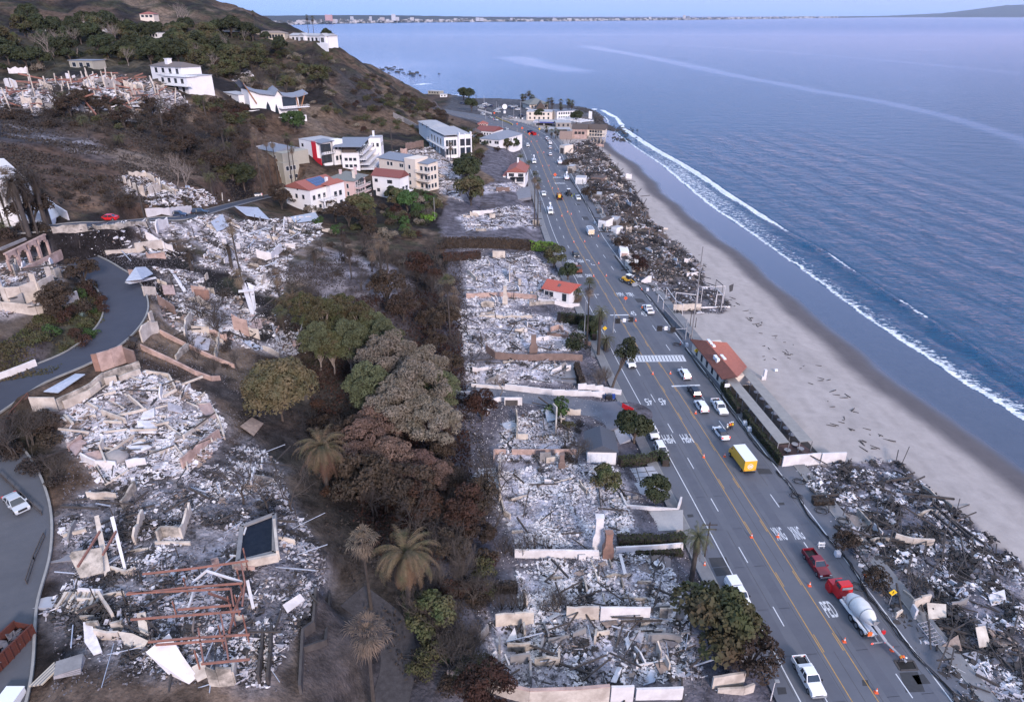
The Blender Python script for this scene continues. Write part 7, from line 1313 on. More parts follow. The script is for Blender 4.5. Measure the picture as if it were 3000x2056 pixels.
kh('restaurant','hip roofed grey restaurant at the far tip behind the car park',(935,375),(1190,365),305,HC,'hip',RG,4.5,20,1,5,ov=1.5);kh('brown_gable_building','dark building with steep brown gable roof beside car park',(1010,420),(1160,420),392,RBR,'gy',RBR,7.5,12,1,1)
h=House('petrol_station','petrol station with flat canopy edged in white and blue','K',(985,592),(1270,600),5,HW,cat='petrol station',depth=12);zz=h.H(.5,562);L=h.L
mb=MB();mb.box(0,L,0,12,zz,zz+1.1);mb.build('canopy',RW,h.o);mb=MB();mb.box(0,L,-.06,-.003,zz+.15,zz+.9);mb.build('fascia_stripe',mat('blue_stripe',(.03,.05,.30)),h.o);mb=MB();mb.box(0,L*.3,-.1,-.065,zz+.3,zz+.75);mb.build('fascia_sign',CW,h.o)
for x_ in(.08,.5,.92):mb=MB();mb.box(L*x_-.3,L*x_+.3,2,2.6,0,zz);mb.build('canopy_column',HW,h.o)
h.block(L*.1,L*.9,8,12,-1,zz-.4,m=HB,name='kiosk_wall')
kh('stone_building','low grey building with flat roof right of the petrol station',(1292,625),(1500,625),560,mat('grey_block_wall',(.30,.27,.25)),'flat',RW,.2,14,1,3);h=kh('grey_workshop','low workshop with blue front and dark open bays',(1190,690),(1490,690),650,mat('slate_blue_wall',(.14,.19,.26)),'flat',RW,.2,10,1,1);h.block(h.L*.45,h.L*.85,-.08,-.003,.2,2.4,m=M_BLACK,name='bay_shade_panel')  # black panel on the front stands in for shade inside the bays
free_wall('K',[(1345,780),(1430,782),(1515,785)],5.5,mat('pinkish_stone_wall',(.30,.23,.20),(.22,.165,.145),scale=1.5),'tall pinkish stone wall left of the house on stilts',jag=0,th=1)
h=House('burnt_brown_house','sooty brown roofed house end joined to house on stilts','K',(1515,790),(1710,795),4,W_PINK,depth=14);zz=h.H(.5,645);L=h.L;h.block(0,L,0,14,-2,zz,m=W_PINK);h.roof(0,L,0,14,zz,2.6,'gx',RBR,.6);h.row('f',even(L,3),zz*.55,1.6,1.5,fr=M_FRD,glass=M_BLACK)
h=House('stilt_house','cream house on timber stilts over the sand at beach end','K',(1715,790),(1950,800),3.2,HC,depth=13);zz=h.H(.5,650);zf=h.H(.5,745);L=h.L;mb=MB();mb.box(0,L,0,13,zf,zz);mb.build('wall',HC,h.o);h.roof(0,L,0,13,zz,2.8,'gx',RBR,.8)
for k in range(6):x_=L*k/5;mb=MB();mb.beam((x_,.3,-2),(x_,.3,zf),.35);mb.beam((x_,6,-2),(x_,6,zf),.35);mb.build('stilt',HB,h.o)
for k in range(5):mb=MB();mb.beam((L*k/5,.25,.2 if k%2 else zf),(L*(k+1)/5,.25,zf if k%2 else.2),.25);mb.build('cross_brace',HB,h.o)
for f_ in(zf+.4,zf+(zz-zf)*.55):h.row('f',even(L,5),f_,1.3,(zz-zf)*.3,fr=M_FRD)
h.balcony(L*.1,L+1.5,-1.4,0,zf+.1);h.balcony(L*.6,L+1.5,-1.4,0,zf+(zz-zf)*.5)
h=House('beach_pergola','white slatted pergola roof stepping down to sea wall','K',(1640,600),(1800,580),5,HW,cat='pergola',depth=30);L=h.L
for k in range(9):mb=MB();y_=1+k*3.4;mb.box(-1,L+2,y_,y_+1.2,2.6,2.8);mb.build('slat',CW,h.o)
for x_ in(0,L):mb=MB();mb.box(x_-.2,x_+.2,0,32,2.2,2.55);mb.build('beam',CW,h.o)
free_wall('K',[(1740,490),(1785,495)],5,HW,'small white wall at the seaward end of the pergola',jag=0,th=2);
for i,(x,y,x2,yt,lb)in enumerate([(1015,0,0,0,'')]):pass
kh('far_beach_house','low white beach house on the shore beyond the headland',(672,662),(718,662),645,HW,'flat',RW,.3,8,1,2,t='B',z=4,cat='house');kh('far_grey_house','long low grey beach house beyond headland',(590,640),(668,645),622,HG,'flat',RW,.3,8,1,4,t='B',z=4,cat='house')
for i,(a,b,yt,m_,dp,lb)in enumerate([((783,1030),(870,1045),955,HW,7,'small white garage box with dark roof on burnt beach row'),((930,1090),(990,1105),1035,HW,4,'white wall block beside the small white garage'),((525,540),(640,545),470,HW,6,'white garage front in the middle of burnt beach row'),((435,415),(500,420),340,W_SOOT,6,'scorched cream garage front near far end of beach row'),((705,500),(840,512),470,W_BROWN,7,'brown flat roofed shed in the burnt beach row'),((345,190),(400,200),105,HC,8,'cream garage front farthest along the beach row'),((710,700),(820,705),660,W_CONC,6,'low grey roofed box beside the burnt tree on beach row'),((900,1000),(1000,1010),945,W_CONC,6,'corrugated grey shed behind small white garage')]):
 h=House('street_garage',lb,'N',a,b,5,m_,cat='garage',depth=dp);zz=h.H(.5,yt);L=h.L;h.block(0,L,0,dp,-1,zz);mb=MB();mb.box(.2,L-.2,.2,dp-.2,zz+.003,zz+.1);mb.build('roof',RBR if i in(0,4)else RW,h.o);h.block(L*.15,L*.85,-.06,-.003,.0,zz*.7,m=M_FR if m_ is HW else W_DARK,name='garage_door')
h=House('street_garage','cream walled garage behind the burnt brown tree at the kerb','Q',(222,440),(405,430),5,HC,cat='garage',depth=7);zz=h.H(.3,365);L=h.L;h.block(0,L,0,7,-1,zz);h.block(L*.75,L*.95,-.06,-.003,.1,1.4,m=W_DARK,name='door')
h=House('street_garage','white flat topped garage under black tree at the kerb','Q',(75,250),(190,252),5,HW,cat='garage',depth=7);zz=h.H(.3,165);L=h.L;h.block(0,L,0,7,-1,zz);h.block(L*.15,L*.85,-.06,-.003,.0,zz*.7,m=W_PINK,name='garage_door')
# ---- beach restaurant with the red roof and two long pergola roofs
ra,rb=pz('F',268,1045,5),pz('F',60,800,5);Lr=float(np.linalg.norm((rb-ra)[:2]));rzr=math.atan2(rb[1]-ra[1],rb[0]-ra[0]);o=thing('beach_restaurant','long beach restaurant with weathered red tiled roof beside the highway','restaurant',ra,rzr)
c_,s_=math.cos(rzr),math.sin(rzr)
def loc2(p):d_=np.array(p[:2])-ra[:2];return float(c_*d_[0]+s_*d_[1]),float(-s_*d_[0]+c_*d_[1])
ev=[loc2(pz('F',*q,8.0))for q in((270,990),(50,715),(300,740),(437,903))];rg=[loc2(pz('F',*q,9.8))for q in((375,970),(160,722))]
mb=MB();mb.add([(*ev[0],3.0),(*ev[1],3.0),(*rg[1],4.6),(*rg[0],4.6),(*ev[0],2.8),(*ev[1],2.8)],[(0,3,2,1),(0,1,5,4)]);mb.build('road_side_roof',mat('weathered_tiles_shade',(.215,.085,.065),(.12,.05,.042),scale=1.1,sharp=.2),o)  # road-side pitch: its shade is put into a darker copy of the tiles
mb=MB();mb.add([(*rg[0],4.6),(*rg[1],4.6),(*ev[2],3.0),(*ev[3],3.0),(*ev[2],2.8),(*ev[3],2.8),(*ev[0],2.8)],[(0,3,2,1),(3,5,4,2),(0,6,5,3)]);mb.build('sea_side_roof',mat('weathered_tiles_lit',(.40,.145,.105),(.29,.105,.08),scale=1.1,sharp=.2),o)  # sea-side pitch: lit copy of the same tiles, brighter in colour
mb=MB();yi=min(ev[0][1],ev[1][1]);W_r=[loc2(ra),loc2(rb)];xs_=sorted([0,Lr]);dpt=-max(3,abs(ev[2][1]))+.8;mb.box(0,Lr,dpt,0,-2,2.78);mb.build('wall',HC,o)
g=random.Random(2);gcol=mat('tile_course_shade',(.30,.13,.10),(.16,.07,.055),scale=2)  # tile courses of the shaded pitch, darkened to match it
for k in range(46):
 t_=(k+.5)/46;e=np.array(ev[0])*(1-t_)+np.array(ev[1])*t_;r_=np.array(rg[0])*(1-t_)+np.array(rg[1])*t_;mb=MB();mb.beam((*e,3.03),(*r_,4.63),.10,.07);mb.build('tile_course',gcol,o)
 e=np.array(ev[3])*(1-t_)+np.array(ev[2])*t_;mb=MB();mb.beam((*e,3.03),(*r_,4.63),.10,.07);mb.build('tile_course',mat('tile_course_lit',(.42,.17,.125),(.28,.11,.085),scale=2),o)  # tile courses of the lit pitch, lighter in colour
for q in((175,740),(190,757),(208,775),(265,845),(280,862),(222,848),(237,866)):p=loc2(pz('F',*q,9.0));mb=MB();mb.box(p[0]-.5,p[0]+.5,p[1]-.35,p[1]+.35,3.6,4.75-.0);mb.build('skylight',CW,o)
for k in range(5):mb=MB();x_=Lr*(.15+.17*k);mb.box(x_-.5,x_+.5,.003,.08,.4,2.1);mb.build('window',M_GLASS,o)
def long_roof(pts,label,z):
 q=[pz('F',*p,z)for p in pts];p0=q[0];o=thing('pergola_roof',label,'canopy',(p0[0],p0[1],RZ));a,b,c2,d2=[np.array(p[:2])-p0[:2]for p in q];zz=z-RZ;n_=34
 for k in range(n_):
  t0,t1=k/n_,(k+.965)/n_;A0,A1=a+(d2-a)*t0,a+(d2-a)*t1;B0,B1=b+(c2-b)*t0,b+(c2-b)*t1;mb=MB()
  mb.add([(*A0,zz),(*B0,zz),(*B1,zz),(*A1,zz),(*A0,zz-.1),(*B0,zz-.1),(*B1,zz-.1),(*A1,zz-.1)],[(0,1,2,3),(7,6,5,4),(0,4,5,1),(1,5,6,2),(2,6,7,3),(3,7,4,0)]);ob=mb.build('roof_panel',mat('corrugated_grey_beige',(.27,.26,.25),(.20,.195,.19),scale=.8),o)
 for k in range(9):
  t0=k/8
  for e0,e1 in((a,d2),(b,c2)):p=e0+(e1-e0)*t0;mb=MB();mb.beam((*p,-.2),(*p,zz-.1),.14);mb.build('post',W_CONC,o)
 return o
long_roof([(290,978),(355,975),(727,1418),(652,1426)],'long corrugated canopy roof on the road side of restaurant deck',7.8);long_roof([(372,903),(437,902),(885,1408),(800,1416)],'long corrugated canopy roof on the sea side of restaurant deck',7.8)
dk=[pz('F',*p,5.1)for p in((285,1055),(440,960),(930,1500),(668,1560))];mb=MB();mb.prism([(p[0],p[1])for p in dk],3.5,5.13);o=struct(mb.build('restaurant_deck',mat('dark_deck_boards',(.045,.040,.036),(.03,.027,.025),scale=1.5)));
dk2=[pz('F',*p,5.16)for p in((640,1440),(790,1420),(915,1500),(690,1545))];mb=MB();mb.prism([(p[0],p[1])for p in dk2],5.13,5.17);struct(mb.build('red_tiled_patio',mat('terracotta_patio',(.13,.075,.065),(.09,.055,.05),scale=2),o))
tproto=None
for i,(x,y)in enumerate([(450,1040),(500,1095),(540,1140),(580,1195),(620,1240),(660,1285),(700,1340),(740,1385),(470,1210),(520,1260),(560,1310),(600,1360),(400,1130),(760,1450),(800,1480),(710,1490)]):
 p=pz('F',x,y,5.14)
 if tproto is None:
  tproto=thing('patio_table','round or long patio table on the restaurant deck','table',p,group='patio tables on the restaurant deck');mb=MB();mb.tube([(0,0,.70),(0,0,.76)],.65,12);mb.build('table_top',RW,tproto);mb=MB();mb.tube([(0,0,0),(0,0,.7)],.07,6);mb.build('leg',M_BLACK,tproto)
 else:c2=copy_tree(tproto);c2.location=tuple(p)
free_wall('F',[(672,1590),(760,1580),(860,1572),(925,1565)],2.6,W_WHITE,'white end wall of the restaurant deck facing the camera',jag=.02,top=None);free_wall('F',[(935,1562),(1100,1556)],2.4,W_WHITE,'white wall reaching onto the sand beside the deck end wall',jag=.02)
# ---- slender things
def pole(t,x,y,ytop,label,r_=.12,m=None,cross=False,name='utility_pole',cat='pole',z=None,lamp=None,lean=0):
 b=P(t,x,y)if z is None else pz(t,x,y,z);hh=hgt(b,t,x,ytop);o=thing(name,label,cat,b);mb=MB();mb.tube([(0,0,-.3),(lean,0,hh)],[r_*1.2,r_*.8],7);mb.build('post',m or W_CHAR,o)
 if cross:
  for dz in(.5,1.4):mb=MB();mb.beam((-1.2,0,hh-dz),(1.2,0,hh-dz),.14);mb.build('crossarm',m or W_CHAR,o)
 if lamp:
  dx,dy=lamp;mb=MB();mb.tube([(0,0,hh),(dx*.5,dy*.5,hh+.5),(dx,dy,hh+.5)],.06,5);mb.build('arm',m or M_STEEL,o);mb=MB();mb.box(dx-.3,dx+.3,dy-.2,dy+.2,hh+.40,hh+.55);mb.build('lamp_head',M_STEEL,o)
 return o,b,hh
pole('I',148,612,368,'dark utility pole beside the broken palm',cross=True);pole('V',1568,775,560,'pale utility pole at near end of the grey sea wall',.16,W_CONC);pole('Q',1005,1180,960,'black post standing in the open sand, left of two',.1);pole('Q',1078,1180,1050,'black post standing in the open sand, right of two',.1);pole('Q',925,1440,1065,'stout steel signal pole at ocean side of crossing',.2,M_STEEL)
for x,y,yt,lb in((318,492,408,'charred utility pole beside the small cream ruin'),(948,615,560,'thin pole above the garden shed'),(818,380,338,'thin blackened pole'),):pass
pole('A',985,1490,1200,'tall charred utility pole in front of the small cream ruin',.2);pole('B',350,1080,870,'thin black pole beside the small roofless brown room',.22);pole('B',637,1500,1345,'thin pale utility pole above the lime green shrub',.16,W_CONC);pole('N',645,470,285,'black pole rising from middle of the beach row rubble',.2);pole('N',128,870,730,'utility pole beside the tall twin palms',.14,cross=True)
pole('K',210,330,175,'utility pole with crossarms at the inland end of car park',.25,cross=True);pole('K',318,300,180,'white topped beacon pole behind the car park',.22,M_STEEL);pole('K',485,370,262,'slim lamp pole in the far car park, left one',.14,M_STEEL);pole('K',513,430,310,'slim lamp pole near the car park exit',.14,M_STEEL);pole('K',722,470,305,'grey pole in front of the car park, right of round sign',.16,M_STEEL);pole('K',815,520,262,'tall grey pole beside the junction and the pale flats',.2,M_STEEL);pole('K',765,870,640,'thin pole by the shrubs inside of the bend',.14,M_STEEL);pole('K',1060,660,500,'wooden pole beside yellow crossing sign at petrol station',.2)
pole('K',567,680,470,'tall street light on the inland side of the bend',.2,M_STEEL,lamp=(3,0),name='street_light',cat='street light');pole('K',338,510,370,'street light on the far bend with arm over the road',.2,M_STEEL,lamp=(4,0),name='street_light',cat='street light');pole('E',1650,760,430,'slim street light beside the tall leaning palm',.12,M_STEEL,lamp=(3.0,.5),name='street_light',cat='street light');pole('I',598,1580,1465,'small white topped lamp post at the bottom kerb',.07,W_WHITE,lamp=(.2,0),name='street_light',cat='street light')
b=pz('K',598,430,5);hh=hgt(b,'K',0,340);o=thing('round_sign','round white petrol price sign on a pole by the car park','sign',b);mb=MB();mb.tube([(0,0,0),(0,0,hh)],.2,6);mb.build('post',M_STEEL,o);mb=MB();mb.tube([(0,-.2,hh),(0,.2,hh)],2.2,20);mb.build('disc',CW,o);mb=MB();mb.box(-1.0,1.0,-.25,.1,hh-5.6,hh-3.4);mb.build('price_board',CW,o)
def mast(t,bx,by,pts,label,hz):
 b=P(t,bx,by);o=thing('traffic_signal',label,'traffic light',b);hh=hz-b[2];mb=MB();mb.tube([(0,0,-.2),(0,0,hh)],[.2,.15],8);mb.build('post',M_STEEL,o);P3=[np.array((0,0,hh-.8))]+[pz(t,x,y,hz)-b for x,y,k in pts];mb=MB();mb.tube([tuple(p)for p in P3],[.13]+[.09]*(len(P3)-1),6);mb.build('mast_arm',M_STEEL,o)
 for(x,y,k),p in zip(pts,P3[1:]):
  mb=MB()
  if k=='s':mb.box(p[0]-.65,p[0]+.65,p[1]-.2,p[1]+.2,p[2]-.75,p[2]+.65);q=mb.build('signal_head',M_BLACK,o);mb=MB();[mb.box(p[0]+dx-.14,p[0]+dx+.14,p[1]-.28,p[1]-.203,p[2]+dz-.14,p[2]+dz+.14)for dx,dz in((-.3,.3),(.3,.3),(0,-.25))];mb.build('lens',M_TYRE,q)
  elif k=='p':mb.box(p[0]-.42,p[0]+.42,p[1]-.05,p[1]+.05,p[2]-.5,p[2]+.5);mb.build('sign_plate',CW,o)
 return o
mast('Q',-20,1260,[(45,1090,'s'),(133,1085,'p'),(220,1070,'s')],'signal mast reaching over the inland lanes before the crossing',11.0);mast('Q',930,1450,[(780,1205,'s'),(688,1190,'p'),(605,1190,'s')],'signal mast reaching from the ocean side over the lanes',11.0);mast('K',905,600,[(840,500,'p'),(815,492,'s'),(755,490,'p')],'signal mast at the far junction beside the petrol station',13.5)
def diamond(t,x,y,s_,m_,label,ped=True,hpost=2.2,z=None,name='warning_sign'):
 top=P(t,x,y)if z is None else pz(t,x,y,z)
 b=top;o=thing(name,label,'sign',b);mb=MB();mb.beam((0,0,0),(0,0,hpost),.08);mb.build('post',M_STEEL,o);zc=hpost;mb=MB();mb.add([(0,-.06,zc-s_),(s_,-.06,zc),(0,-.06,zc+s_),(-s_,-.06,zc),(0,-.02,zc-s_),(s_,-.02,zc),(0,-.02,zc+s_),(-s_,-.02,zc)],[(0,1,2,3),(7,6,5,4),(0,4,5,1),(1,5,6,2),(2,6,7,3),(3,7,4,0)]);mb.build('sign_face',m_,o)
 if ped:mb=MB();k=s_*.5;mb.beam((0,-.08,zc+k*.5),(0,-.08,zc-k*.1),k*.28,.02);mb.beam((0,-.08,zc-k*.1),(k*.45,-.08,zc-k*.8),k*.18,.02);mb.beam((0,-.08,zc-k*.1),(-k*.4,-.08,zc-k*.8),k*.18,.02);mb.beam((0,-.08,zc+k*.4),(k*.5,-.08,zc+.0),k*.14,.02);mb.beam((0,-.08,zc+k*.4),(-k*.45,-.08,zc+k*.05),k*.14,.02);mb.box(-k*.17,k*.17,-.09,-.07,zc+k*.6,zc+k*.95);mb.build('walking_figure',M_BLACK,o)
 else:mb=MB();k=s_;mb.box(-k*.45,k*.45,-.08,-.062,zc+.08*k,zc+.2*k);mb.box(-k*.35,k*.35,-.08,-.062,zc-.2*k,zc-.08*k);mb.build('sign_text_bars',M_BLACK,o)
 return o
diamond('E',1788,740,.62,M_YELS,'yellow pedestrian sign on the inland signal pole',z=5,hpost=4.2);diamond('Q',1080,1590,.62,M_YELS,'yellow pedestrian sign beside the restaurant wall',z=5,hpost=2.2);diamond('I',1400,940,.62,M_YELS,'yellow pedestrian sign beside mixer truck on the ocean side',z=5,hpost=2.8);diamond('K',1072,690,.8,M_YELS,'yellow pedestrian sign by the petrol station',z=5,hpost=2.5)
M_ORS=mat('road_work_orange',(.85,.14,.05),rough=.5)
for t,x,y,s_,lb in(('L',947,785,.95,'orange road work sign standing alone in the middle lanes'),('Q',146,850,.62,'small orange road work sign before painted letters'),('K',835,660,.95,'orange sign far up the lanes, left of the dumpsters'),('K',935,735,.95,'orange sign beside the red dumpster'),('K',457,450,.95,'orange sign on the far road beyond the junction'),('K',768,600,.7,'small orange sign at the far junction')):diamond(t,x,y,s_,M_ORS,lb,ped=False,hpost=1.5,z=5)
cone0=None
M_CONEW=mat('cone_white_band',(.75,.75,.75))
cl=[('I',468,470),('I',647,467),('I',863,800),('I',1099,1180),('I',1316,1525),('I',1424,1240),('I',148,662),('F',88,1222),('F',143,1520),('F',286,1515),('E',2120,955),('E',2240,952),('E',2003,590),('E',1718,290),('E',1804,288),('E',1583,58),('E',1657,55),('E',1752,203),('E',1750,18),('Q',880,1405),('Q',363,678),('Q',285,1095),('N',370,905),('N',437,860),('N',478,885),('N',265,590),('N',330,600),('N',218,512),('N',155,340),('N',225,335),('N',100,185),('N',168,185),('N',25,60),('N',90,60),('K',1047,965),('K',1130,965),('K',960,820),('K',1035,815),('K',888,760),('K',870,690),('K',1057,730),('I',470,1240)]
for i,(t,x,y)in enumerate(cl[:-1]):
 p=pz(t,x,y,5.01)
 if cone0 is None:
  cone0=thing('traffic_cone','orange and white traffic cone on the highway','traffic cone',p,group='traffic cones along the closed lanes');cone0.scale=(.85,.85,.85);mb=MB();mb.tube([(0,0,.04),(0,0,.9)],[.24,.06],10);mb.build('cone',M_ORS,cone0);mb=MB();mb.tube([(0,0,.45),(0,0,.66)],[.155,.115],10);mb.build('white_band',M_CONEW,cone0);mb=MB();mb.box(-.3,.3,-.3,.3,0,.05);mb.build('base',M_ORS,cone0)
 else:o=copy_tree(cone0);o.location=tuple(p)
b=pz('K',590,545,5);o=thing('yellow_barrier','row of yellow water filled barriers across the far junction','barrier',b);pts=[pz('K',x,y,5)-b for x,y in((475,492),(520,512),(570,535),(620,550),(665,570),(705,590))]
for a,c2 in zip(pts[:-1],pts[1:]):
 for k in range(3):p,q=a+(c2-a)*(k/3),a+(c2-a)*((k+.9)/3);mb=MB();mb.beam((*p[:2],.5),(*q[:2],.5),.5,1.0);mb.build('barrier_block',mat('barrier_yellow',(.55,.40,.16)),o)
b=pz('K',300,405,5);o=thing('bollard_row','row of white posts along far road edge by the car park','barrier',b)
for k in range(16):p=pz('K',235+k*12,395+k*3.4,5)-b;mb=MB();mb.tube([(*p[:2],0),(*p[:2],1.6)],.22,6);mb.build('post',CW,o)
def bag(t,x,y,label):
 o=thing('sandbag_sack',label,'sack',pz(t,x,y,5.1));mb=MB();mb.box(-.42,.42,-.42,.42,0,.85,taper=.06);mb.build('sack',mat('white_woven_sack',(.62,.63,.66),(.45,.46,.50),scale=2),o);mb=MB();mb.beam((-.35,0,1.0),(-.1,0,1.35),.07);mb.beam((.35,0,1.0),(.1,0,1.35),.07);mb.build('strap',M_STEEL,o)
bag('F',422,1300,'white bulk sack by the hedge, farther of two near the workers');bag('F',452,1340,'white bulk sack by the hedge, nearer of two by workers');bag('I',1052,595,'white open bulk sack on the pavement by the dug hole');bag('Q',960,1430,'white wrapped bundle at foot of the signal pole');bag('Q',440,690,'white bulk sack at the kerb below loader');bag('N',748,990,'white bulk sack on the pavement beside the small white garage');bag('N',300,160,'white bulk sack at the far kerb')
for i,(x,y,m_,lb)in enumerate([(1790,1120,CB,'blue wheeled bin at the left end of the bin row'),(1810,1128,M_BLACK,'black wheeled bin second in the bin row'),(1832,1128,M_BLACK,'black wheeled bin third in bin row'),(1852,1122,mat('bin_blue',(.02,.06,.28)),'bright blue wheeled bin at right end of the bin row')]):
 o=thing('wheeled_bin',lb,'bin',P('E',x,y));mb=MB();mb.box(-.32,.32,-.35,.35,.08,1.0,taper=-.04);mb.build('body',m_,o);mb=MB();mb.box(-.38,.38,-.42,.40,1.0,1.1);mb.build('lid',m_,o)
o=thing('red_board','red rectangular board lying against the drive entrance wall','board',P('E',1945,1215));a,b2=P('E',1910,1190)-P('E',1945,1215),P('E',1985,1225)-P('E',1945,1215);mb=MB();mb.beam(Vector(a)+Vector((0,0,.7)),Vector(b2)+Vector((0,0,.7)),.15,1.4);mb.build('board',CRED,o)
o=thing('white_board_sign','white information board by the restaurant hedge','sign',pz('F',292,1100,5));mb=MB();mb.beam((0,0,0),(0,0,3),.08);mb.build('post',M_STEEL,o);mb=MB();mb.box(-.55,.55,-.06,.0,2.2,3.1);mb.build('sign_plate',CW,o)
o=thing('folding_barricade','white folding road barricade at the edge of dug hole','barricade',pz('I',938,535,5));mb=MB();[mb.beam((x_,y_,0),(x_,0,1.1),.07)for x_ in(-.4,.4)for y_ in(-.35,.35)];mb.build('leg',CW,o);mb=MB();mb.box(-.55,.55,-.2,-.1,.75,1.05);mb.box(-.55,.55,-.32,-.22,.3,.5);mb.build('plank',CW,o)
o=thing('fountain','round tiered stone fountain on small pink patio','fountain',P('H',2148,680));mb=MB();mb.tube([(0,0,0),(0,0,.5)],1.15,20);mb.build('basin',W_WHITE,o);mb=MB();mb.tube([(0,0,.4),(0,0,.52)],.95,18);mb.build('dark_water',W_DARK,o);mb=MB();mb.tube([(0,0,.5),(0,0,.9),(0,0,1.0),(0,0,1.05),(0,0,1.5),(0,0,1.9)],[.22,.18,.6,.18,.15,.05],12);mb.build('tiers',W_WHITE,o)
pt=[P('H',*q)for q in((1990,590),(2100,580),(2240,640),(2240,700),(2150,740),(2030,690))];zz=max(p[2]for p in pt)+.05;mb=MB();mb.prism([(p[0],p[1])for p in pt],zz-.6,zz);struct(mb.build('fountain_patio',mat('pinkish_patio',(.20,.17,.17),(.15,.13,.13))))
def pad(t,pts,m_,name,dz=.12,grid=None):
 q=[P(t,*p)for p in pts];z_=float(np.mean([p[2]for p in q]))+dz;mb=MB();mb.prism([(p[0],p[1])for p in q],z_-1.2,z_);o=struct(mb.build(name,m_))
 if grid:
  for k in range(1,grid):a=q[0]+(q[1]-q[0])*k/grid;b=q[3]+(q[2]-q[3])*k/grid;mb=MB();mb.beam((*a[:2],z_+.01),(*b[:2],z_+.01),.14,.05);struct(mb.build('joint_strip',W_DARK,o))
  for k in range(1,grid):a=q[0]+(q[3]-q[0])*k/grid;b=q[1]+(q[2]-q[1])*k/grid;mb=MB();mb.beam((*a[:2],z_+.014),(*b[:2],z_+.014),.14,.05);struct(mb.build('joint_strip',W_DARK,o))
 return o
M_PALE=mat('pale_paving',(.34,.35,.39),(.26,.27,.31),scale=.6);M_GR=mat('grey_yard',(.20,.20,.225),(.15,.15,.17),scale=.4)
pad('H',[(800,10),(1050,5),(1060,90),(805,95)],M_PALE,'courtyard',grid=4);pad('H',[(800,97),(1065,92),(1080,145),(900,160),(805,125)],M_PALE,'path');pad('H',[(1950,0),(2120,0),(2190,100),(1960,95)],M_PALE,'courtyard',grid=3);pad('H',[(1840,100),(2230,100),(2200,190),(1850,180)],M_PALE,'driveway_pad');pad('H',[(1930,290),(2324,305),(2324,440),(2010,420)],mat('cream_drive',(.36,.35,.35),(.29,.28,.29)),'driveway_pad');pad('E',[(1385,875),(1590,880),(1600,1030),(1420,990)],M_GR,'yard');pad('L',[(330,905),(730,900),(745,995),(320,990)],M_GR,'yard');pad('E',[(760,690),(880,690),(900,790),(820,790)],M_GR,'yard');pad('E',[(1350,730),(1510,735),(1500,790),(1360,790)],M_GR,'yard');pad('E',[(1600,640),(1660,640),(1670,690),(1610,690)],M_PALE,'yard');pad('E',[(1700,770),(1780,780),(1790,850),(1700,830)],M_GR,'yard');pad('G',[(190,880),(400,870),(360,960),(180,965)],M_PALE,'terrace_slab');pad('G',[(330,560),(570,545),(540,640),(320,650)],M_GR,'terrace_slab');pad('E',[(830,370),(900,365),(900,410),(820,415)],M_GR,'yard');pad('I',[(960,270),(1240,340),(1310,440),(1090,470),(1010,340)],mat('sandy_pad',(.24,.20,.185),(.18,.155,.15)),'forecourt',dz=.05);pad('E',[(1840,1330),(1920,1310),(1990,1400),(1870,1440)],M_PALE,'ramp');pad('I',[(700,20),(830,60),(970,190),(800,170)],mat('mauve_paving',(.22,.20,.22),(.17,.155,.17)),'forecourt',grid=3,dz=.05);pad('E',[(1580,1150),(1900,1150),(1960,1290),(1840,1340),(1600,1330),(1560,1200)],mat('ash_dusted_asphalt',(.15,.155,.185),(.10,.10,.125),scale=.3),'driveway_pad',dz=.04)
o=thing('board_stack','square stack of pale plasterboard sheets beside the bottom fence','board stack',P('G',480,1370));
for k in range(7):M_=Matrix.Rotation(.25+.03*k,4,'Z');mb=MB();mb.box(-1.25,1.25,-1.0,1.0,.1+k*.1,.18+k*.1,0,M_);mb.build('sheet',RM[1]if k%2 else W_CONC,o)
o=thing('timber_pile','pile of long grey timbers left of the plasterboard stack','timber pile',P('G',340,1390))
for k in range(7):mb=MB();mb.beam((-1+k*.22,-1.8,.1+.05*k),(.2+k*.22,2.0,.2+.05*k),.16);mb.build('timber',W_CONC if k%2 else HB,o)
o=thing('white_crate','corner of a pale blue white crate at the bottom left edge','crate',P('G',90,1590));mb=MB();mb.box(-.9,.9,-.9,.9,0,1.1);mb.build('body',CW,o);mb=MB();mb.box(-.95,.95,-.95,.95,1.1,1.2);mb.build('lid',CW,o)
def railing(t,pts,label,m_,h=1.0):
 q=gp(t,pts);o=thing('roadside_railing',label,'railing',q[0]);
 for a,b in zip(q[:-1],q[1:]):
  for z_ in(.45,h):mb=MB();mb.beam(tuple(a-q[0]+np.array((0,0,z_))),tuple(b-q[0]+np.array((0,0,z_))),.1,.14);mb.build('rail',m_,o)
  n_=max(1,int(np.linalg.norm(b-a)/2))
  for k in range(n_+1):p=a+(b-a)*k/n_-q[0];mb=MB();mb.beam(tuple(p+np.array((0,0,-.2))),tuple(p+np.array((0,0,h))),.1);mb.build('post',m_,o)
railing('D',[(0,1400),(90,1240),(200,1120)],'rusty red guard rail on the outside of the left bend',mat('rusty_rail',(.14,.06,.045),(.07,.04,.035)));railing('G',[(0,60),(150,200),(290,330)],'dark guard rail beside the parked silver car',W_DARK);railing('G',[(310,480),(240,640),(190,800)],'low dark wall rail along the hill road above ruin',W_DARK)
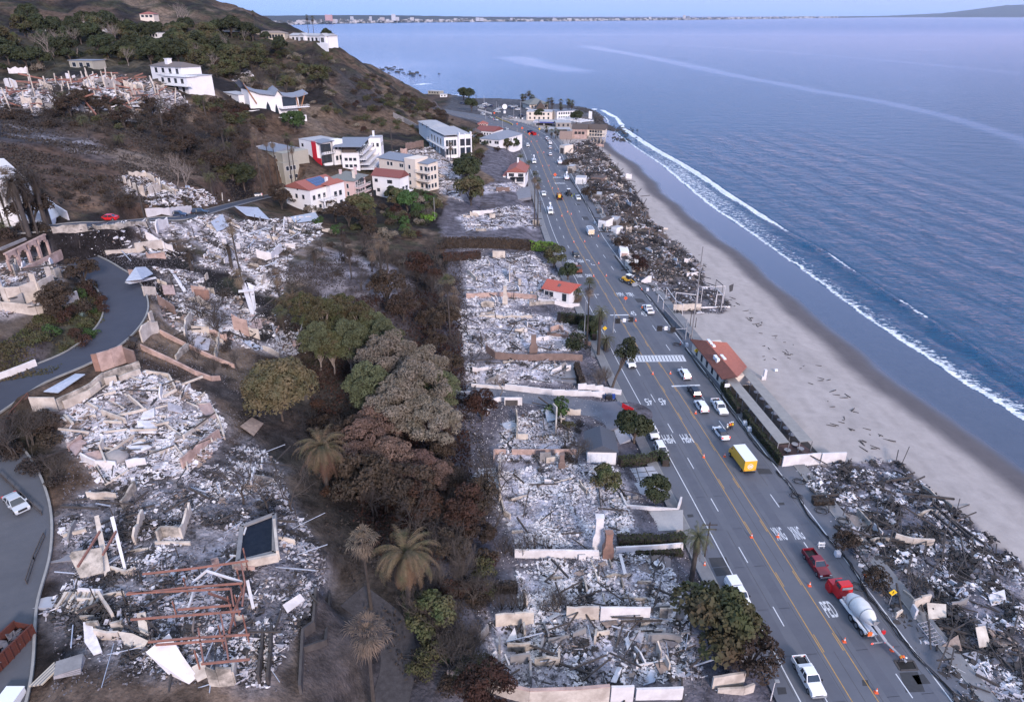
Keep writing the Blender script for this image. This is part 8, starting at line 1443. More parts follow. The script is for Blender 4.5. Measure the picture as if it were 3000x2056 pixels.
# ---- people
def person(t,x,y,label,pose='stand',top=None,legs=None,rz=0,z=5.01,dx=0,sc=1.0):
 p=pz(t,x,y,z);o=thing('person',label,'person',(p[0]+dx,p[1],p[2]),rz);me=bpy.data.meshes.new('body');b_=.25 if pose=='bend' else 0;k=1.0
 if pose=='bend':J=[(0,0,.95),(.12,0,1.15),(.38,0,1.28),(.5,0,1.28),(.62,0,1.25)]
 else:J=[(0,0,.95),(0,0,1.15),(0,0,1.42),(0,0,1.55),(.02,0,1.68)]
 v=list(J);e=[(0,1),(1,2),(2,3),(3,4)];rad=[.16,.15,.17,.06,.11]
 for s in(-1,1):
  n_=len(v);v+=[(0,s*.10,.9),(.05 if s>0 else 0,s*.12,.48),(-.02+(.08 if s>0 else-.05),s*.12,.08),(.14,s*.12,.03)];rad+=[.11,.075,.05,.04];e+=[(0,n_),(n_,n_+1),(n_+1,n_+2),(n_+2,n_+3)]
  n_=len(v);sh=J[2];v+=[(sh[0],s*.21,sh[2]-.02),(sh[0]+.06,s*.27,sh[2]-.30),(sh[0]+(.26 if s>0 else.1),s*.22,sh[2]-.52)];rad+=[.065,.05,.038];e+=[(2,n_),(n_,n_+1),(n_+1,n_+2)]
 me.from_pydata(v,e,[]);ob=link('body',me,o);sm_=ob.modifiers.new('skin','SKIN');ob.modifiers.new('sub','SUBSURF').levels=1
 for i,r_ in enumerate(rad):me.skin_vertices[0].data[i].radius=(r_,r_)
 me.skin_vertices[0].data[0].use_root=True;me.materials.append(mat('dark_blue_workwear',(.03,.035,.05)))
 hx,hz=J[4][0],J[4][2];mb=MB();mb.tube([(hx,0,hz+.02),(hx,0,hz+.10),(hx,0,hz+.15)],[.15,.13,.05],10);mb.build('hard_hat',CW if top is not M_LIME_ else CYEL,o)
 sx_,sz=J[2][0],J[2][2];mb=MB();mb.tube([tuple(np.array(J[0])+np.array((0,0,.02))),J[1],(sx_,0,sz),(sx_+(.06 if pose=='bend' else 0),0,sz+.06)],[.19,.20,.22,.13],10);mb.build('vest',top or M_ORANGE,o);mb=MB();mb.tube([tuple(np.array(J[1])*1.0),tuple(np.array(J[1])+np.array((.02,0,.06)))],.213,10);mb.build('reflective_band',M_LIME_,o);o.scale=(sc,)*3;return o
for i,(x,y,lb,tp)in enumerate([(298,1345,'worker in a pale vest at the left end of the group',CW),(312,1335,'worker in an orange vest second in the group',M_ORANGE),(323,1330,'worker in orange vest third in the group',M_ORANGE),(334,1330,'worker in dark trousers at right end of the group',M_YELS)]):person('F',x,y,lb,top=tp,rz=-1.2+i*.8,sc=1.05)
person('I',1235,765,'worker in orange bending over the kerb by dark shrub','bend',rz=3.6);person('I',1470,1320,'worker in orange bending over the open utility pit','bend',rz=-.6);person('Q',365,960,'worker in orange beside the open door of the white pickup',rz=.5);person('L',1090,965,'worker in lime vest beside the small dark loader',top=M_LIME_);person('L',1110,950,'worker in lime vest beside the utility pickup',top=M_LIME_)
g=random.Random(12)
for j,(t,pts,lb)in enumerate([('I',[(640,20),(760,160),(860,320),(960,440),(1060,560),(1160,690),(1260,860),(1380,1010),(1520,1190),(1680,1370),(1860,1540)],'fallen black cable running along the near ocean side kerb'),('F',[(20,780),(120,910),(220,1040),(330,1200),(420,1340),(520,1470),(640,1585)],'fallen black cable along the restaurant pavement'),('Q',[(10,230),(120,370),(260,560),(380,700),(520,860),(640,1010),(780,1190),(900,1340)],'fallen black cable beside the grey sea wall'),('N',[(400,380),(480,500),(560,640),(660,800),(760,960),(850,1080)],'fallen black cable along the far kerb by garage fronts')]):
 for k in range(3):
  q=[rz5(t,x+g.uniform(-14,14),y+g.uniform(-10,10))for x,y in pts];q=smooth_line([(*p,0)for p in q],4);b=(q[0][0],q[0][1],RZ);mb=MB();mb.tube([(p[0]-b[0]+g.gauss(0,.12),p[1]-b[1],.17)for p in q],.07,4);o=mb.build('fallen_cable',M_TYRE);o.location=b;tag(o,lb,'cable',lb.replace('cable','cables'))
for(t,x,y)in(('I',790,100),('I',770,200),('I',1090,370),('I',940,300),('I',1190,820),('Q',830,1420)):
 p=rz5(t,x,y);o=thing('cable_coil','loose coil of black cable on the ocean side pavement','cable',(p[0],p[1],RZ+.13),group='coils of fallen cable');mb=MB();pts=[(math.cos(a*.6)*(1.0+.25*math.sin(a)),math.sin(a*.6)*(.8+.2*math.cos(a*1.3)),.05+.01*a)for a in range(26)];mb.tube(pts,.055,4);mb.build('coil',M_TYRE,o)
for i in range(95):
 if i<62:x,y=GR.choice([(600,660),(640,712),(730,772),(730,800),(700,822),(560,840),(840,915),(905,940),(940,985),(980,1000),(870,1020),(1040,1080),(1050,1100),(980,1120),(1130,1105),(1000,1160),(1120,1130),(1150,1190),(980,1250),(1015,1310),(1090,1275),(1255,1320),(1180,1215),(1140,1335),(1230,1405),(1280,1355),(1340,1370),(1395,1412),(1250,1460),(1360,1505),(1300,1465),(440,540),(470,580),(570,760),(540,615),(620,850),(660,750)]);t='F';x+=GR.gauss(0,14);y+=GR.gauss(0,12)
 else:t='Q';x,y=GR.choice([(1120,210),(1170,330),(1200,360),(1180,400),(1740,980),(1740,1040),(1800,1060),(1840,1070),(1960,1130),(1900,1150),(2080,1240),(1960,1280),(2150,1330),(2200,1400),(1560,800),(1640,880)]);x+=GR.gauss(0,26);y+=GR.gauss(0,18)
 p=P(t,x,y);s=.35*(7**GR.random());a=GR.gauss(-.5,.8);dx,dy=math.cos(a)*s/2,math.sin(a)*s/2;mb=MB();mb.beam((-dx,-dy,.05),(dx,dy,.1),.09+.03*s,.08+.02*s)
 if s>1.6 and GR.random()<.2:mb.beam((-dx*.4,-dy*.4,.1),(dx*.7+dy*.3,dy*.7-dx*.3,.2),.08)
 o=mb.build('charred_plank',W_CHAR);o.location=tuple(p);tag(o,'charred plank lying on the open sand below restaurant' if t=='F' else 'charred plank lying on the sand near the burnt steel frame','driftwood','charred planks on the sand below the restaurant' if t=='F' else 'charred planks by the burnt frame')
o=thing('white_chimney_stack','lone white chimney standing on the sand behind the deck','chimney',P('F',550,990));mb=MB();mb.box(-.55,.45,-.4,.4,-.2,.9);mb.box(-.15,.45,-.35,.35,.9,2.6);mb.build('stack',W_WHITE,o)
o=thing('white_bucket','small white cylinder lying on the sand right of chimney','bucket',P('F',633,938));mb=MB();mb.tube([(-.35,0,.35),(.35,.1,.35)],.35,10);mb.build('drum',CW,o)
def rocks(name,n,line,spread,smin,smax,seed):
 g_=np.random.default_rng(seed);ln=np.array(smooth_line([(*p,0)for p in line],10));i=g_.integers(0,len(ln),n);c_=ln[i,:2]+g_.normal(0,spread,(n,2));s=smin*(smax/smin)**(g_.uniform(0,1,n)**2)
 U=np.array([(-1,-1,-.6),(1,-1,-.5),(1,1,-.6),(-1,1,-.5),(-.6,-.7,.6),(.7,-.5,.8),(.6,.6,.6),(-.6,.7,.7)]);V=U[None]*s[:,None,None]*g_.uniform(.6,1.2,(n,8,3))*np.array([1,.8,.6]);th=g_.uniform(0,6.28,n);c0,s0=np.cos(th)[:,None],np.sin(th)[:,None]
 V=np.stack([V[...,0]*c0-V[...,1]*s0,V[...,0]*s0+V[...,1]*c0,V[...,2]],-1)+np.concatenate([c_,np.maximum(zat(c_[:,0],c_[:,1]),-.2)[:,None]+.2],1)[:,None]
 f=np.array([(0,3,2,1),(4,5,6,7),(0,1,5,4),(1,2,6,5),(2,3,7,6),(3,0,4,7)]);F=(f[None]+(np.arange(n)*8)[:,None,None]).reshape(-1,4);return stuff(npmesh(name,V.reshape(-1,3),F,mat('dark_wet_rock',(.030,.028,.030),(.055,.05,.05),scale=1)))
q=lambda l:[tuple(pz('K',x,y,.5)[:2])for x,y in l]
rocks('shore_rocks',900,q([(1830,520),(1900,560),(1980,610),(2050,640),(2110,650)]),2.2,.4,1.6,1);rocks('surf_rocks',130,q([(2000,590),(2150,620),(2250,650),(2200,700),(2150,780),(2290,775)]),4.5,.5,1.7,2);rocks('outer_rocks',46,[tuple(pz('B',x,y,0)[:2])for x,y in((300,462),(380,478),(430,500),(500,512))],14,1.5,6,3);rocks('point_rocks',200,q([(1600,430),(1700,450),(1800,500)]),3,.5,1.6,4)
# ---- far city
fg=random.Random(6)
for i,(x0,x1,yb,yt,col_,lb)in enumerate([(515,530,60,46,(.75,.40,.38),'pinkish block tower on the far coast, largest at left'),(352,372,134,98,None,''),(0,0,0,0,None,'')][:1]):pass
for i,(t,x0,x1,yb,yt,col_,lb)in enumerate([('O',953,972,58,44,(.70,.36,.34),'pink block tower on the far coast near the ridge palms'),('O',960,984,64,57,(.66,.64,.66),'low white block below pink tower on far coast'),('B',342,368,134,98,(.72,.72,.76),'tall white tower standing highest on the far coast'),('B',368,392,134,118,(.72,.72,.76),'white building against right foot of tall far tower'),('B',468,492,134,120,(.7,.66,.64),'white block on far coast right of the tall tower'),('B',262,292,134,120,(.60,.52,.50),'pale brown block on the far coast left of tall tower'),('B',190,206,130,114,(.66,.66,.70),'small white tower far left on the far coast'),('B',60,80,124,114,(.66,.66,.70),'white building nearest the ridge on far coast'),('B',915,940,138,122,(.70,.70,.74),'left of twin white blocks in middle of the far coast'),('B',944,968,138,124,(.70,.70,.74),'right of twin white blocks in middle of the far coast'),('B',1150,1166,134,124,(.62,.62,.66),'lone block on the far coast right of twin blocks'),('B',1440,1456,134,124,(.62,.62,.66),'small block right of centre on far coast'),('B',2095,2110,128,117,(.7,.7,.72),'white block near marina on far coast'),('C',2,20,124,104,(.62,.60,.62),'tallest of a cluster where far coast meets open bay'),('C',28,48,124,110,(.20,.22,.26),'dark block beside the tallest of far cluster'),('C',400,425,130,124,(.66,.66,.68),'low white building on the far right coast')]):
 X0,Yb=px(t,x0,yb);X1,Yt=px(t,x1,yt);k=-CH/ray(0,float(np.interp((X0+X1)/2,[p[0]for p in base_pts],[p[1]for p in base_pts])))[2]*.995;r0,r1,rt=ray(X0,Yb)*k,ray(X1,Yb)*k,ray(X0,Yt)*k
 zb,zt=max(r0[2]+CH-15,0),rt[2]+CH;w_=r1[0]-r0[0];o=thing('far_tower',lb,'building',(r0[0]+w_/2,r0[1],0));mb=MB();mb.box(-w_/2,w_/2,0,w_*.6,zb,zt);mb.build('tower_block',mat('far_white_%d'%i,col_),o);mb=MB();[mb.box(-w_/2+1,w_/2-1,-1.2,-.2,zb+(zt-zb)*(j+.3)/6,zb+(zt-zb)*(j+.7)/6)for j in range(6)];mb.build('window_band',mat('far_windows',(.22,.25,.33)),o)['kind']='stuff'
n=1100;g_=np.random.default_rng(5);xx=g_.uniform(700,2450,n);yb_=np.interp(xx,[p[0]for p in base_pts],[p[1]for p in base_pts]);yt_=np.interp(xx,[p[0]for p in base_pts],[p[2]for p in base_pts]);V=[];F=[]
for i in range(n):
 k=-CH/ray(0,yb_[i])[2]*g_.uniform(.995,1.02);f_=g_.uniform(.05,.55)**1.4;yy=yb_[i]-(yb_[i]-yt_[i])*f_;r0=ray(xx[i],yy)*k;w_=g_.uniform(10,60)*k/9000;hh=g_.uniform(5,18)*k/9000;z0=r0[2]+CH;b=len(V)
 V+=[(r0[0]-w_/2,r0[1],z0-15),(r0[0]+w_/2,r0[1],z0-15),(r0[0]+w_/2,r0[1]+w_/2,z0-15),(r0[0]-w_/2,r0[1]+w_/2,z0-15),(r0[0]-w_/2,r0[1],z0+hh),(r0[0]+w_/2,r0[1],z0+hh),(r0[0]+w_/2,r0[1]+w_/2,z0+hh),(r0[0]-w_/2,r0[1]+w_/2,z0+hh)]
 F+=[[b+j for j in f2]for f2 in((4,5,6,7),(0,1,5,4),(1,2,6,5),(2,3,7,6),(3,0,4,7))]
stuff(npmesh('far_city',np.array(V),np.array(F),mat('far_city_mix',(.42,.41,.43),(.06,.07,.08),scale=.01,sharp=.05)))
# ---------------------------------------------------------------- planting
def tr(kind,t,x,y,s,label,**k):return plant(kind,P(t,x,y),label,s=s,**k)
tr('round_olive','V',642,955,1.12,'big round dense tree scorched olive brown left of the grey trees')
GUM=[('gum3',800,850,1.0),('gum',885,905,1.15),('gum',950,985,1.2),('gum',985,1040,.95),('gum',905,1010,1.05),('gum3',845,960,1.0),('gum',960,915,1.0),('gum2',745,800,1.15),('gum2',705,770,1.0),('gum2',825,800,1.1),('gum2',780,770,1.0),('gum3',1000,960,.9),('gum3',850,810,.9),('gum3',730,840,.85),('gum3',880,850,1.0),('gum2',760,850,.9)]
for k_,x,y,s in GUM:tr(k_,'V',x,y,s,'scorched eucalyptus in the big grey grove of the ravine',group='eucalyptus grove in the middle of the ravine')
for x,y,s in[(835,1055,1.0),(895,1100,1.0),(955,1110,.85),(860,1020,1.0),(920,1130,.8),(810,1090,.8),(1000,1120,.7)]:tr('rust','V',x,y,s,'rust brown scorched tree along lower edge of the grey grove',group='rusty trees below the grey grove')
for i,(k_,t,x,y,s,lb)in enumerate([('redtree','V',950,640,1.5,'tall dark red dead tree below the long brown hedge'),('redtree','V',985,660,1.1,'smaller dark red dead tree beside the tall one'),('brown','V',880,690,1.7,'dark brown dead tree on the ravine edge above grove'),('brown','V',915,730,1.4,'dark dead tree just above grey grove'),('green','V',1440,1005,1.25,'full dark green round tree beside the parked white SUVs'),('mixed','V',1620,1480,1.75,'big half burnt round tree leaning over the near kerb'),('brown','V',1695,1530,1.3,'brown bushy tree at the kerb below the big half burnt one'),('mixed','V',1660,1440,1.0,'green and brown bush behind white covered pickup'),('green','H',2130,235,.85,'round dark green bush inside the white planter'),('mixed','H',1800,160,.8,'yellow brown bush at the foot of white paving'),('redtree','H',860,430,1.3,'dark red tree left of the white ash drift'),('redtree','H',560,380,1.2,'reddish dead tree above date palm'),('brown','H',480,300,1.6,'big dark brown tree behind the large date palm'),('brown','H',150,260,1.7,'huge dark dead tree at left of the rusty trees'),('redtree','E',960,1270,1.1,'dark red bush beside the curved white bench wall'),('redtree','H',1000,1640,1.1,'glossy red brown bush at the very bottom edge'),('b_green','E',1475,1220,1.8,'pale green spiky shrub beside the drive'),('mixed','E',1450,230,1.2,'grey green shrub tree at end of the long hedge'),('green','E',1540,320,1.0,'dark green tree behind the little red roofed house'),('b_dark','E',1600,780,1.9,'brown rounded shrub behind brown terrace wall'),('green','E',1685,700,1.0,'dark green clipped tree at the kerb beside tall palm'),('redtree','Q',300,500,1.15,'rust brown tree in front of cream kerb garage'),('bare','Q',430,520,1.0,'black leafless tree right of the rust brown kerb tree'),('bare','Q',540,480,.9,'black leafless tree behind rubble pile on the beach side'),('brown','Q',100,170,1.0,'black crowned tree above white kerb garage'),('brown','I',1090,570,.7,'dark clipped shrub on the pavement by white bulk sack'),('brown','I',1295,840,.75,'narrow black hedge shrub beside bending worker'),('bare','I',1560,880,.75,'black bare tree in the near beach rubble'),('brown','N',680,730,1.2,'brown palm like shrub at the kerb by cream wall'),('green','B',860,1270,2.3,'tall dark green tree at left of the hillside track'),('mixed','B',880,1400,2.0,'half burnt tree below the tall dark green one'),('green','B',830,1180,1.6,'dark green tree uphill of the tall dark green one'),('green2','B',450,1440,1.6,'bright green bushy tree below the cream apartment house'),('green','B',370,1400,1.3,'dark green tree in front of plain white house'),('green2','B',520,1470,1.0,'green shrub right of the bright green tree'),('redtree','B',375,1480,.8,'red brown bush below bright green tree'),('b_lime','B',605,1500,2.2,'lime green shrub beside thin pale utility pole'),('green','B',1170,1030,1.3,'dark shrub tree inside the bend above red villa'),('mixed','B',1130,1020,1.1,'grey brown shrub inside the bend'),('green','K',1060,520,1.5,'round dark tree in front of the pale flats'),('green','K',1570,570,1.7,'dark round tree beside the pergola roof'),('green','K',150,400,1.9,'dark green tree at the hill foot near car park'),('green','K',110,260,2.0,'dark tree at the far shore left of the utility pole'),('green','K',40,250,2.0,'dark tree farthest left at far shore'),('green','V',555,432,1.7,'large dark green bush tree on slope below sage house'),('green','V',530,410,1.2,'dark green tree uphill of the large bush tree'),('brown','V',640,475,1.6,'dark brown tree in front of the white villa'),('brown','V',80,520,1.5,'dark charred tree at left edge beside the upper road'),('green','A',1580,258,2.4,'big dark spreading tree on the ridge beside timber house'),('green','A',1710,268,1.6,'rounded dark tree left of the beige ridge house'),('green','A',2235,290,1.6,'dark ragged pine at the cliff edge'),('green','A',790,275,2.6,'grey green dome shaped tree left of columned house'),('green','A',590,205,1.9,'dark tree hiding right end of tall windowed house'),('green','A',200,180,2.3,'dark tree at upper left of the hill'),('green','A',400,240,1.8,'dark tree below small cream hill house'),('green2','A',2010,900,2.0,'bright green shrub tree below the swooping roof house'),('barepale','A',1245,190,2.4,'pale leafless tree high on the hill, left of pair'),('barepale','A',1285,190,2.2,'pale leafless tree high on the hill, right of pair'),('barepale','A',1205,1265,1.5,'tall thin pale bare tree on the middle slope'),('barepale','A',1300,1310,1.4,'pinkish bare tree on the slope right of the thin one'),('bare','G',1650,240,1.2,'black bare tree between the ruin and the date palm, left one'),('bare','G',1830,300,1.05,'black bare tree right of first one behind pool'),('bare','G',2010,310,1.2,'reddish black bare tree beside the garden lane'),('bare','H',1095,210,1.15,'big black bare tree beside pale courtyard'),('barepale','E',1080,1110,.95,'umbrella shaped bare tree behind the curved white bench'),('twiggy','E',1740,1030,1.1,'pale leafless bush behind the stepped white wall, left'),('twiggy','E',1810,1010,1.0,'pale leafless bush behind the stepped white wall, right'),('twiggy','H',850,760,1.7,'large pale twiggy bush right of the large date palm'),('twiggy','H',560,1080,1.5,'dense grey twiggy bush below the large date palm'),('twiggy','H',700,1180,1.6,'dark twiggy bush left of lowest ruin'),('mixed','H',620,1130,1.0,'greyish half burnt bush among the twigs'),('bare2','H',800,1250,1.0,'dark branching shrub beside the red pot'),('bare2','E',960,790,.8,'black forked tree in the white rubble plot'),('bare2','V',820,660,1.0,'black bare tree on the ash slope, left'),('bare2','V',870,640,1.1,'black bare tree on the ash slope, right'),('bare2','V',700,690,.8,'black bare shrub near leaning dead palms')]):
 tr(k_,t,x,y,s,lb)
for x,y in[(1110,580),(1160,590),(1220,590),(1300,570),(1090,960),(1160,965),(1230,965),(1380,985),(1450,970),(1530,980),(1400,560),(1480,940)]:tr('saplings','H',x,y,PR.uniform(.75,1.1),'clump of black burnt saplings between the ash plots',group='burnt saplings between the two ash plots')
def hedge(t,pts,h,w_,m_,label,n=90,m2=None,leaf=.14):
 q=gp(t,pts);o=thing('hedge',label,'hedge',q[0]);Vs=[];Ns=[];core=MB();g=rng
 for a,b in zip(q[:-1],q[1:]):
  L_=np.linalg.norm((b-a)[:2]);k=int(L_*h*n*.5)+60;u=(b-a)/L_;sd=np.array((-u[1],u[0],0));tt=g.uniform(0,1,k);f=g.uniform(0,1,k);H_=h*(.9+.2*vnoise(tt*L_/1.5+q[0][0],tt*0,3));side_=np.where(g.uniform(0,1,k)<.5,-1,1)
  top_=f<w_/(w_+2*h);off=np.where(top_,g.uniform(-.5,.5,k)*w_,side_*w_/2*g.uniform(.85,1.1,k));zz=np.where(top_,H_,g.uniform(0,1,k)*H_)
  Vs.append(a+(b-a)*tt[:,None]+sd*off[:,None]+np.c_[tt*0,tt*0,zz]-q[0]);Ns.append(np.where(top_[:,None],np.array((0,0,1.0)),sd*side_[:,None]));core.beam(tuple(a-q[0]+np.array((0,0,h*.45))),tuple(b-q[0]+np.array((0,0,h*.45))),w_*.8,h*.9)
 V,F=leafquads(np.concatenate(Vs),np.concatenate(Ns),leaf,.6);npmesh('foliage',V,F,m_,o);core.build('twig_core',L_BLACK,o);return o
hedge('E',[(700,95),(950,95),(1150,100),(1280,115)],3.6,1.6,L_BROWN,'long tall dead brown hedge across the row of plots',leaf=.2,n=60);hedge('E',[(1280,112),(1400,118),(1470,128)],3.4,1.6,L_LIME,'bright green topped end of the long hedge at kerb',leaf=.2,n=60);hedge('E',[(690,185),(820,180),(945,170)],2.6,1.4,L_RED,'shorter red brown hedge below the long dead one',leaf=.2,n=60)
hedge('E',[(1480,600),(1600,610),(1680,620)],2.8,1.6,L_DARK,'dark green hedge row above the brown chimney plot');hedge('E',[(1685,625),(1705,680),(1720,735)],2.6,1.5,L_GREEN,'green hedge turning down along kerb');hedge('E',[(1600,920),(1615,990),(1640,1050)],2.0,1.3,L_BROWN,'brown hedge beside the grey yard');hedge('E',[(1890,1575),(2080,1560),(2190,1530)],1.8,1.5,L_DARK,'clipped dark hedge round the pale paved yard');hedge('E',[(2190,1530),(2205,1592)],1.8,1.5,L_DARK,'short return of clipped hedge at the kerb')
hedge('H',[(1880,520),(2050,520),(2200,525),(2330,500)],1.7,1.6,L_DARK,'long low dark hedge below the cream driveway');hedge('H',[(2000,590),(2150,575),(2320,590)],.8,1.4,L_DARK,'low dark planting behind fountain patio');hedge('F',[(265,1060),(320,1150),(375,1230)],2.0,.9,L_DARK,'dark green hedge in front of restaurant, upper part');hedge('F',[(415,1260),(500,1380),(590,1490),(665,1585)],2.2,.9,L_DARK,'dark green hedge in front of the deck, lower part');hedge('I',[(880,250),(1020,250)],1.2,1.4,L_BROWN,'scorched low hedge on edge of the near beach rubble');hedge('H',[(620,830),(800,860),(1000,860)],1.8,1.8,L_RED,'burnt red brown hedge below the large twiggy bush');hedge('H',[(980,860),(1080,840),(1200,840)],1.6,1.0,L_BLACK,'blackened hedge left of the ash plot');hedge('N',[(400,330),(460,300),(560,300)],2.4,3,L_BROWN,'brown burnt hedge behind scorched garage at the beach row')
hedge('D',[(890,790),(930,800)],2.6,2.4,L_BLACK,'black burnt ivy mound against cream gable at bend');hedge('B',[(430,1320),(560,1330),(650,1370)],2.2,2.4,L_GREEN,'green and red hedge below cream apartment house')
def palm(kind,t,x,y,yt,label,**k):return plantpx(kind,t,x,y,yt,label,**k)
palm('date','H',470,1000,385,'large scorched date palm with huge arching fronds',sxy=.98);palm('date','V',745,1120,958,'orange trunked date palm left of the rusty trees',sxy=.92)
palm('fan_dry','H',205,960,400,'shaggy pale fan palm in front of the large date palm',sxy=1.0);palm('fan_dry','H',238,1780,1060,'pale topped fan palm rising from the bottom edge',sxy=1.25)
for t,x,y,yt,k_,lb in[('E',700,610,310,'fan_dry','fan palm with dry crown left of cream chimney plot'),('E',742,700,275,'fan_dark','leaning dark trunked palm beside the dry crowned one'),('E',775,560,370,'fan_dry','lower fan palm between the two tall ones'),('E',1670,775,305,'fan_green','tall palm at the kerb beside the dark hedge'),('E',1748,830,460,'date_dark','ragged leaning palm by the inland signal pole'),('E',1795,800,650,'date_dark','small ragged palm at foot of the signal pole'),('E',1575,460,340,'fan_green','short palm at the right end of the little red roofed house'),('E',1610,470,370,'fan_green','second short palm nearer the kerb'),('I',60,760,360,'date_dark','broken palm with hanging fronds by dark utility pole'),('Z',40,385,10,'fan_black','burnt tall palm alone left of the sage house'),('Z',405,775,90,'fan_dry','tallest palm in front of sage house'),('Z',483,640,160,'fan_dry','palm second from the left before the sage house'),('Z',560,668,175,'fan_dry','palm crossing middle of the sage house'),('Z',420,615,340,'fan_dry','short dry palm before the sage house'),('Z',683,625,130,'fan_dark','palm at the right corner of sage house'),('Z',722,625,225,'fan_green','green crowned palm right of sage house'),('L',772,1210,735,'fan_green','tall shaggy palm at kerb, left of the twin'),('L',800,1190,790,'fan_green','tall shaggy palm at kerb, right of the twin'),('L',722,810,640,'fan_green','palm beside the red villa, kerb side'),('L',700,790,690,'fan_green','short palm between the red villa and kerb'),('L',655,620,560,'date_dark','date palm inside the bend above red villa'),('B',745,1105,970,'fan_dry','small palm before white stepped house'),('A',1740,225,70,'fan_dark','ridge palm beside the big dark tree'),('A',2105,262,100,'fan_dark','left of two palms against the bay on ridge'),('A',2140,264,108,'fan_dark','right of two palms against the bay on ridge'),('A',450,760,590,'date_dark','big dark date palm below the long ruin'),('A',1400,790,620,'date_dark','dark date palm below big white house'),('A',1538,1062,790,'fan_black','thin burnt palm on the bare slope'),('A',1450,1350,1140,'date_dark','drooping date palm above the upper road'),('A',820,1000,880,'date_dark','green date palm on the middle slope'),('A',1110,880,690,'date_black','burnt palm under the mansion ruin'),('A',760,960,800,'date_black','burnt palm thicket palm on the middle slope'),('A',40,1592,1140,'fan_dry','burnt tall palm at left edge, first of three'),('A',165,1592,1150,'fan_dry','burnt tall palm at left edge, second of three'),('A',258,1592,1210,'fan_black','burnt tall palm at left edge, third of three'),('A',20,1600,1440,'date_dark','low green brown palm at the left edge'),('D',1305,250,50,'date_black','black headed palm on white ash slope, left'),('D',1580,240,10,'date_black','black headed palm on white ash slope, taller right one'),('D',1530,430,330,'date_black','low burnt palm above brick pink wall'),('D',1645,445,250,'fan_dry','thin dry palm right of low burnt palm'),('D',1892,390,250,'fan_dry','thin dry palm on dirt slope'),('D',1995,480,345,'date','spreading dry date palm above the green fan palm'),('D',2088,640,440,'fan_green','green topped fan palm left of grey grove'),('D',1935,660,490,'fan_dark','dark fan palm on left of the green topped one'),('D',1665,420,-120,'fan_dry','very tall thin dry palm over the ash slope'),('D',2145,210,60,'date_black','small burnt palm on the dirt slope'),('D',2300,280,190,'date_black','second small burnt palm on dirt slope'),('E',210,260,90,'fan_dry','dry palm in trio above the ravine, left'),('E',275,290,0,'fan_dry','tallest dry palm in trio above the ravine'),('E',318,250,20,'fan_dry','dry palm in trio above the ravine, right'),('E',70,310,40,'fan_black','black trunked palm left of the trio'),('E',30,200,-60,'fan_black','black palm farthest left above ravine')]:palm(k_,t,x,y,yt,lb)
for i,(x,y,yt)in enumerate([(828,338,165),(845,338,168),(858,338,205),(875,336,160),(915,334,130),(935,325,118),(955,330,165),(985,335,175),(992,345,200),(1186,400,218),(1235,400,212),(1247,395,245),(1166,405,272),(1350,505,232),(1357,508,305),(1450,492,228),(1468,500,245),(1508,485,250),(1500,505,275)]):palm('fan_dark','K',x,y,yt,'tall seafront palm standing on the far point',group='tall palms on the far point',sxy=1.35)
for i,(t,x,y,yt,k_)in enumerate([('K',1170,700,600,'fan_dark'),('K',1230,780,640,'fan_dark'),('K',1290,780,620,'fan_dark'),('K',1320,770,650,'fan_dark')]):palm(k_,t,x,y,yt,'short palm beside grey workshop at the highway',group='short palms beside the grey workshop')
tr('pine','E',1832,1085,1.45,'tall leaning pine beside the driveway mouth',rz=0).rotation_euler=(-.12,.30,0)
ag=thing('agave','blue grey agave in the green bank at the road bend','agave',P('U',1100,1130));V=[];F=[]
for i in range(34):
 a=i*2.399;el=.15+(i/34)*1.1;dv=Vector((math.cos(a)*math.cos(el),math.sin(a)*math.cos(el),math.sin(el)));sd=Vector((-math.sin(a),math.cos(a),0))*.07;n0=len(V);V+=[-sd,sd,dv*1.2];F.append((n0,n0+1,n0+2))
mb=MB();mb.v=[tuple(v)for v in V];mb.f=F;mb.m=[0]*len(F);mb.build('leaves',mat('agave_leaf',(.20,.28,.27)),ag)
DESC=dict(green='rounded dark green tree',b_dark='low dark green shrub',mixed='half burnt green and brown tree',b_mix='half burnt shrub',b_brown='dead brown shrub',b_grey='ash grey shrub',b_black='burnt black shrub',b_rust='rust coloured shrub',b_green='green shrub',brown='dead leaved brown tree',bare='bare black tree',bare2='many stemmed bare black tree',barepale='pale bare tree',twiggy='grey twiggy bush',redtree='dark red dead tree',saplings='clump of burnt saplings',date_black='burnt date palm',fan_black='burnt fan palm',date_dark='dark date palm')
def where(label):
 w_=label.split();i=min([w_.index(p)for p in('on','above','near','at','under','below','beside','between','in','left','behind','inside')if p in w_]);return ' '.join(w_[i:])
def scat(poly,n,kinds,smin,smax,label,group,seed):
 g=random.Random(seed);pw=[P('V',x,y)[:2]for x,y in poly];A_=np.array(pw);lo,hi=A_.min(0),A_.max(0);k=0
 while k<n:
  x,y=g.uniform(lo[0],hi[0]),g.uniform(lo[1],hi[1])
  if not inpoly(np.array(x),np.array(y),pw):continue
  kd=g.choice(kinds);lb=DESC[kd]+' '+where(label);plant(kd,(x,y,float(zat(x,y))),lb,s=g.uniform(smin,smax),group=lb.replace(' ','s ',0)+', one of several');k+=1
scat([(0,90),(260,60),(560,80),(650,130),(540,170),(380,160),(200,150),(0,180)],300,['green','b_dark','green','mixed','b_dark','b_mix','b_dark','b_grey','green','b_dark','barepale'],.9,2.3,'dark green scrub tree on the upper left hill','scrub trees on the upper hill',1)
scat([(420,140),(640,110),(780,160),(760,230),(560,200),(440,180)],110,['b_grey','mixed','b_mix','b_brown','b_grey','b_black','bare2'],.9,2.2,'grey green shrub on the slope above swooping roof','shrubs above the swooping roof house',2)
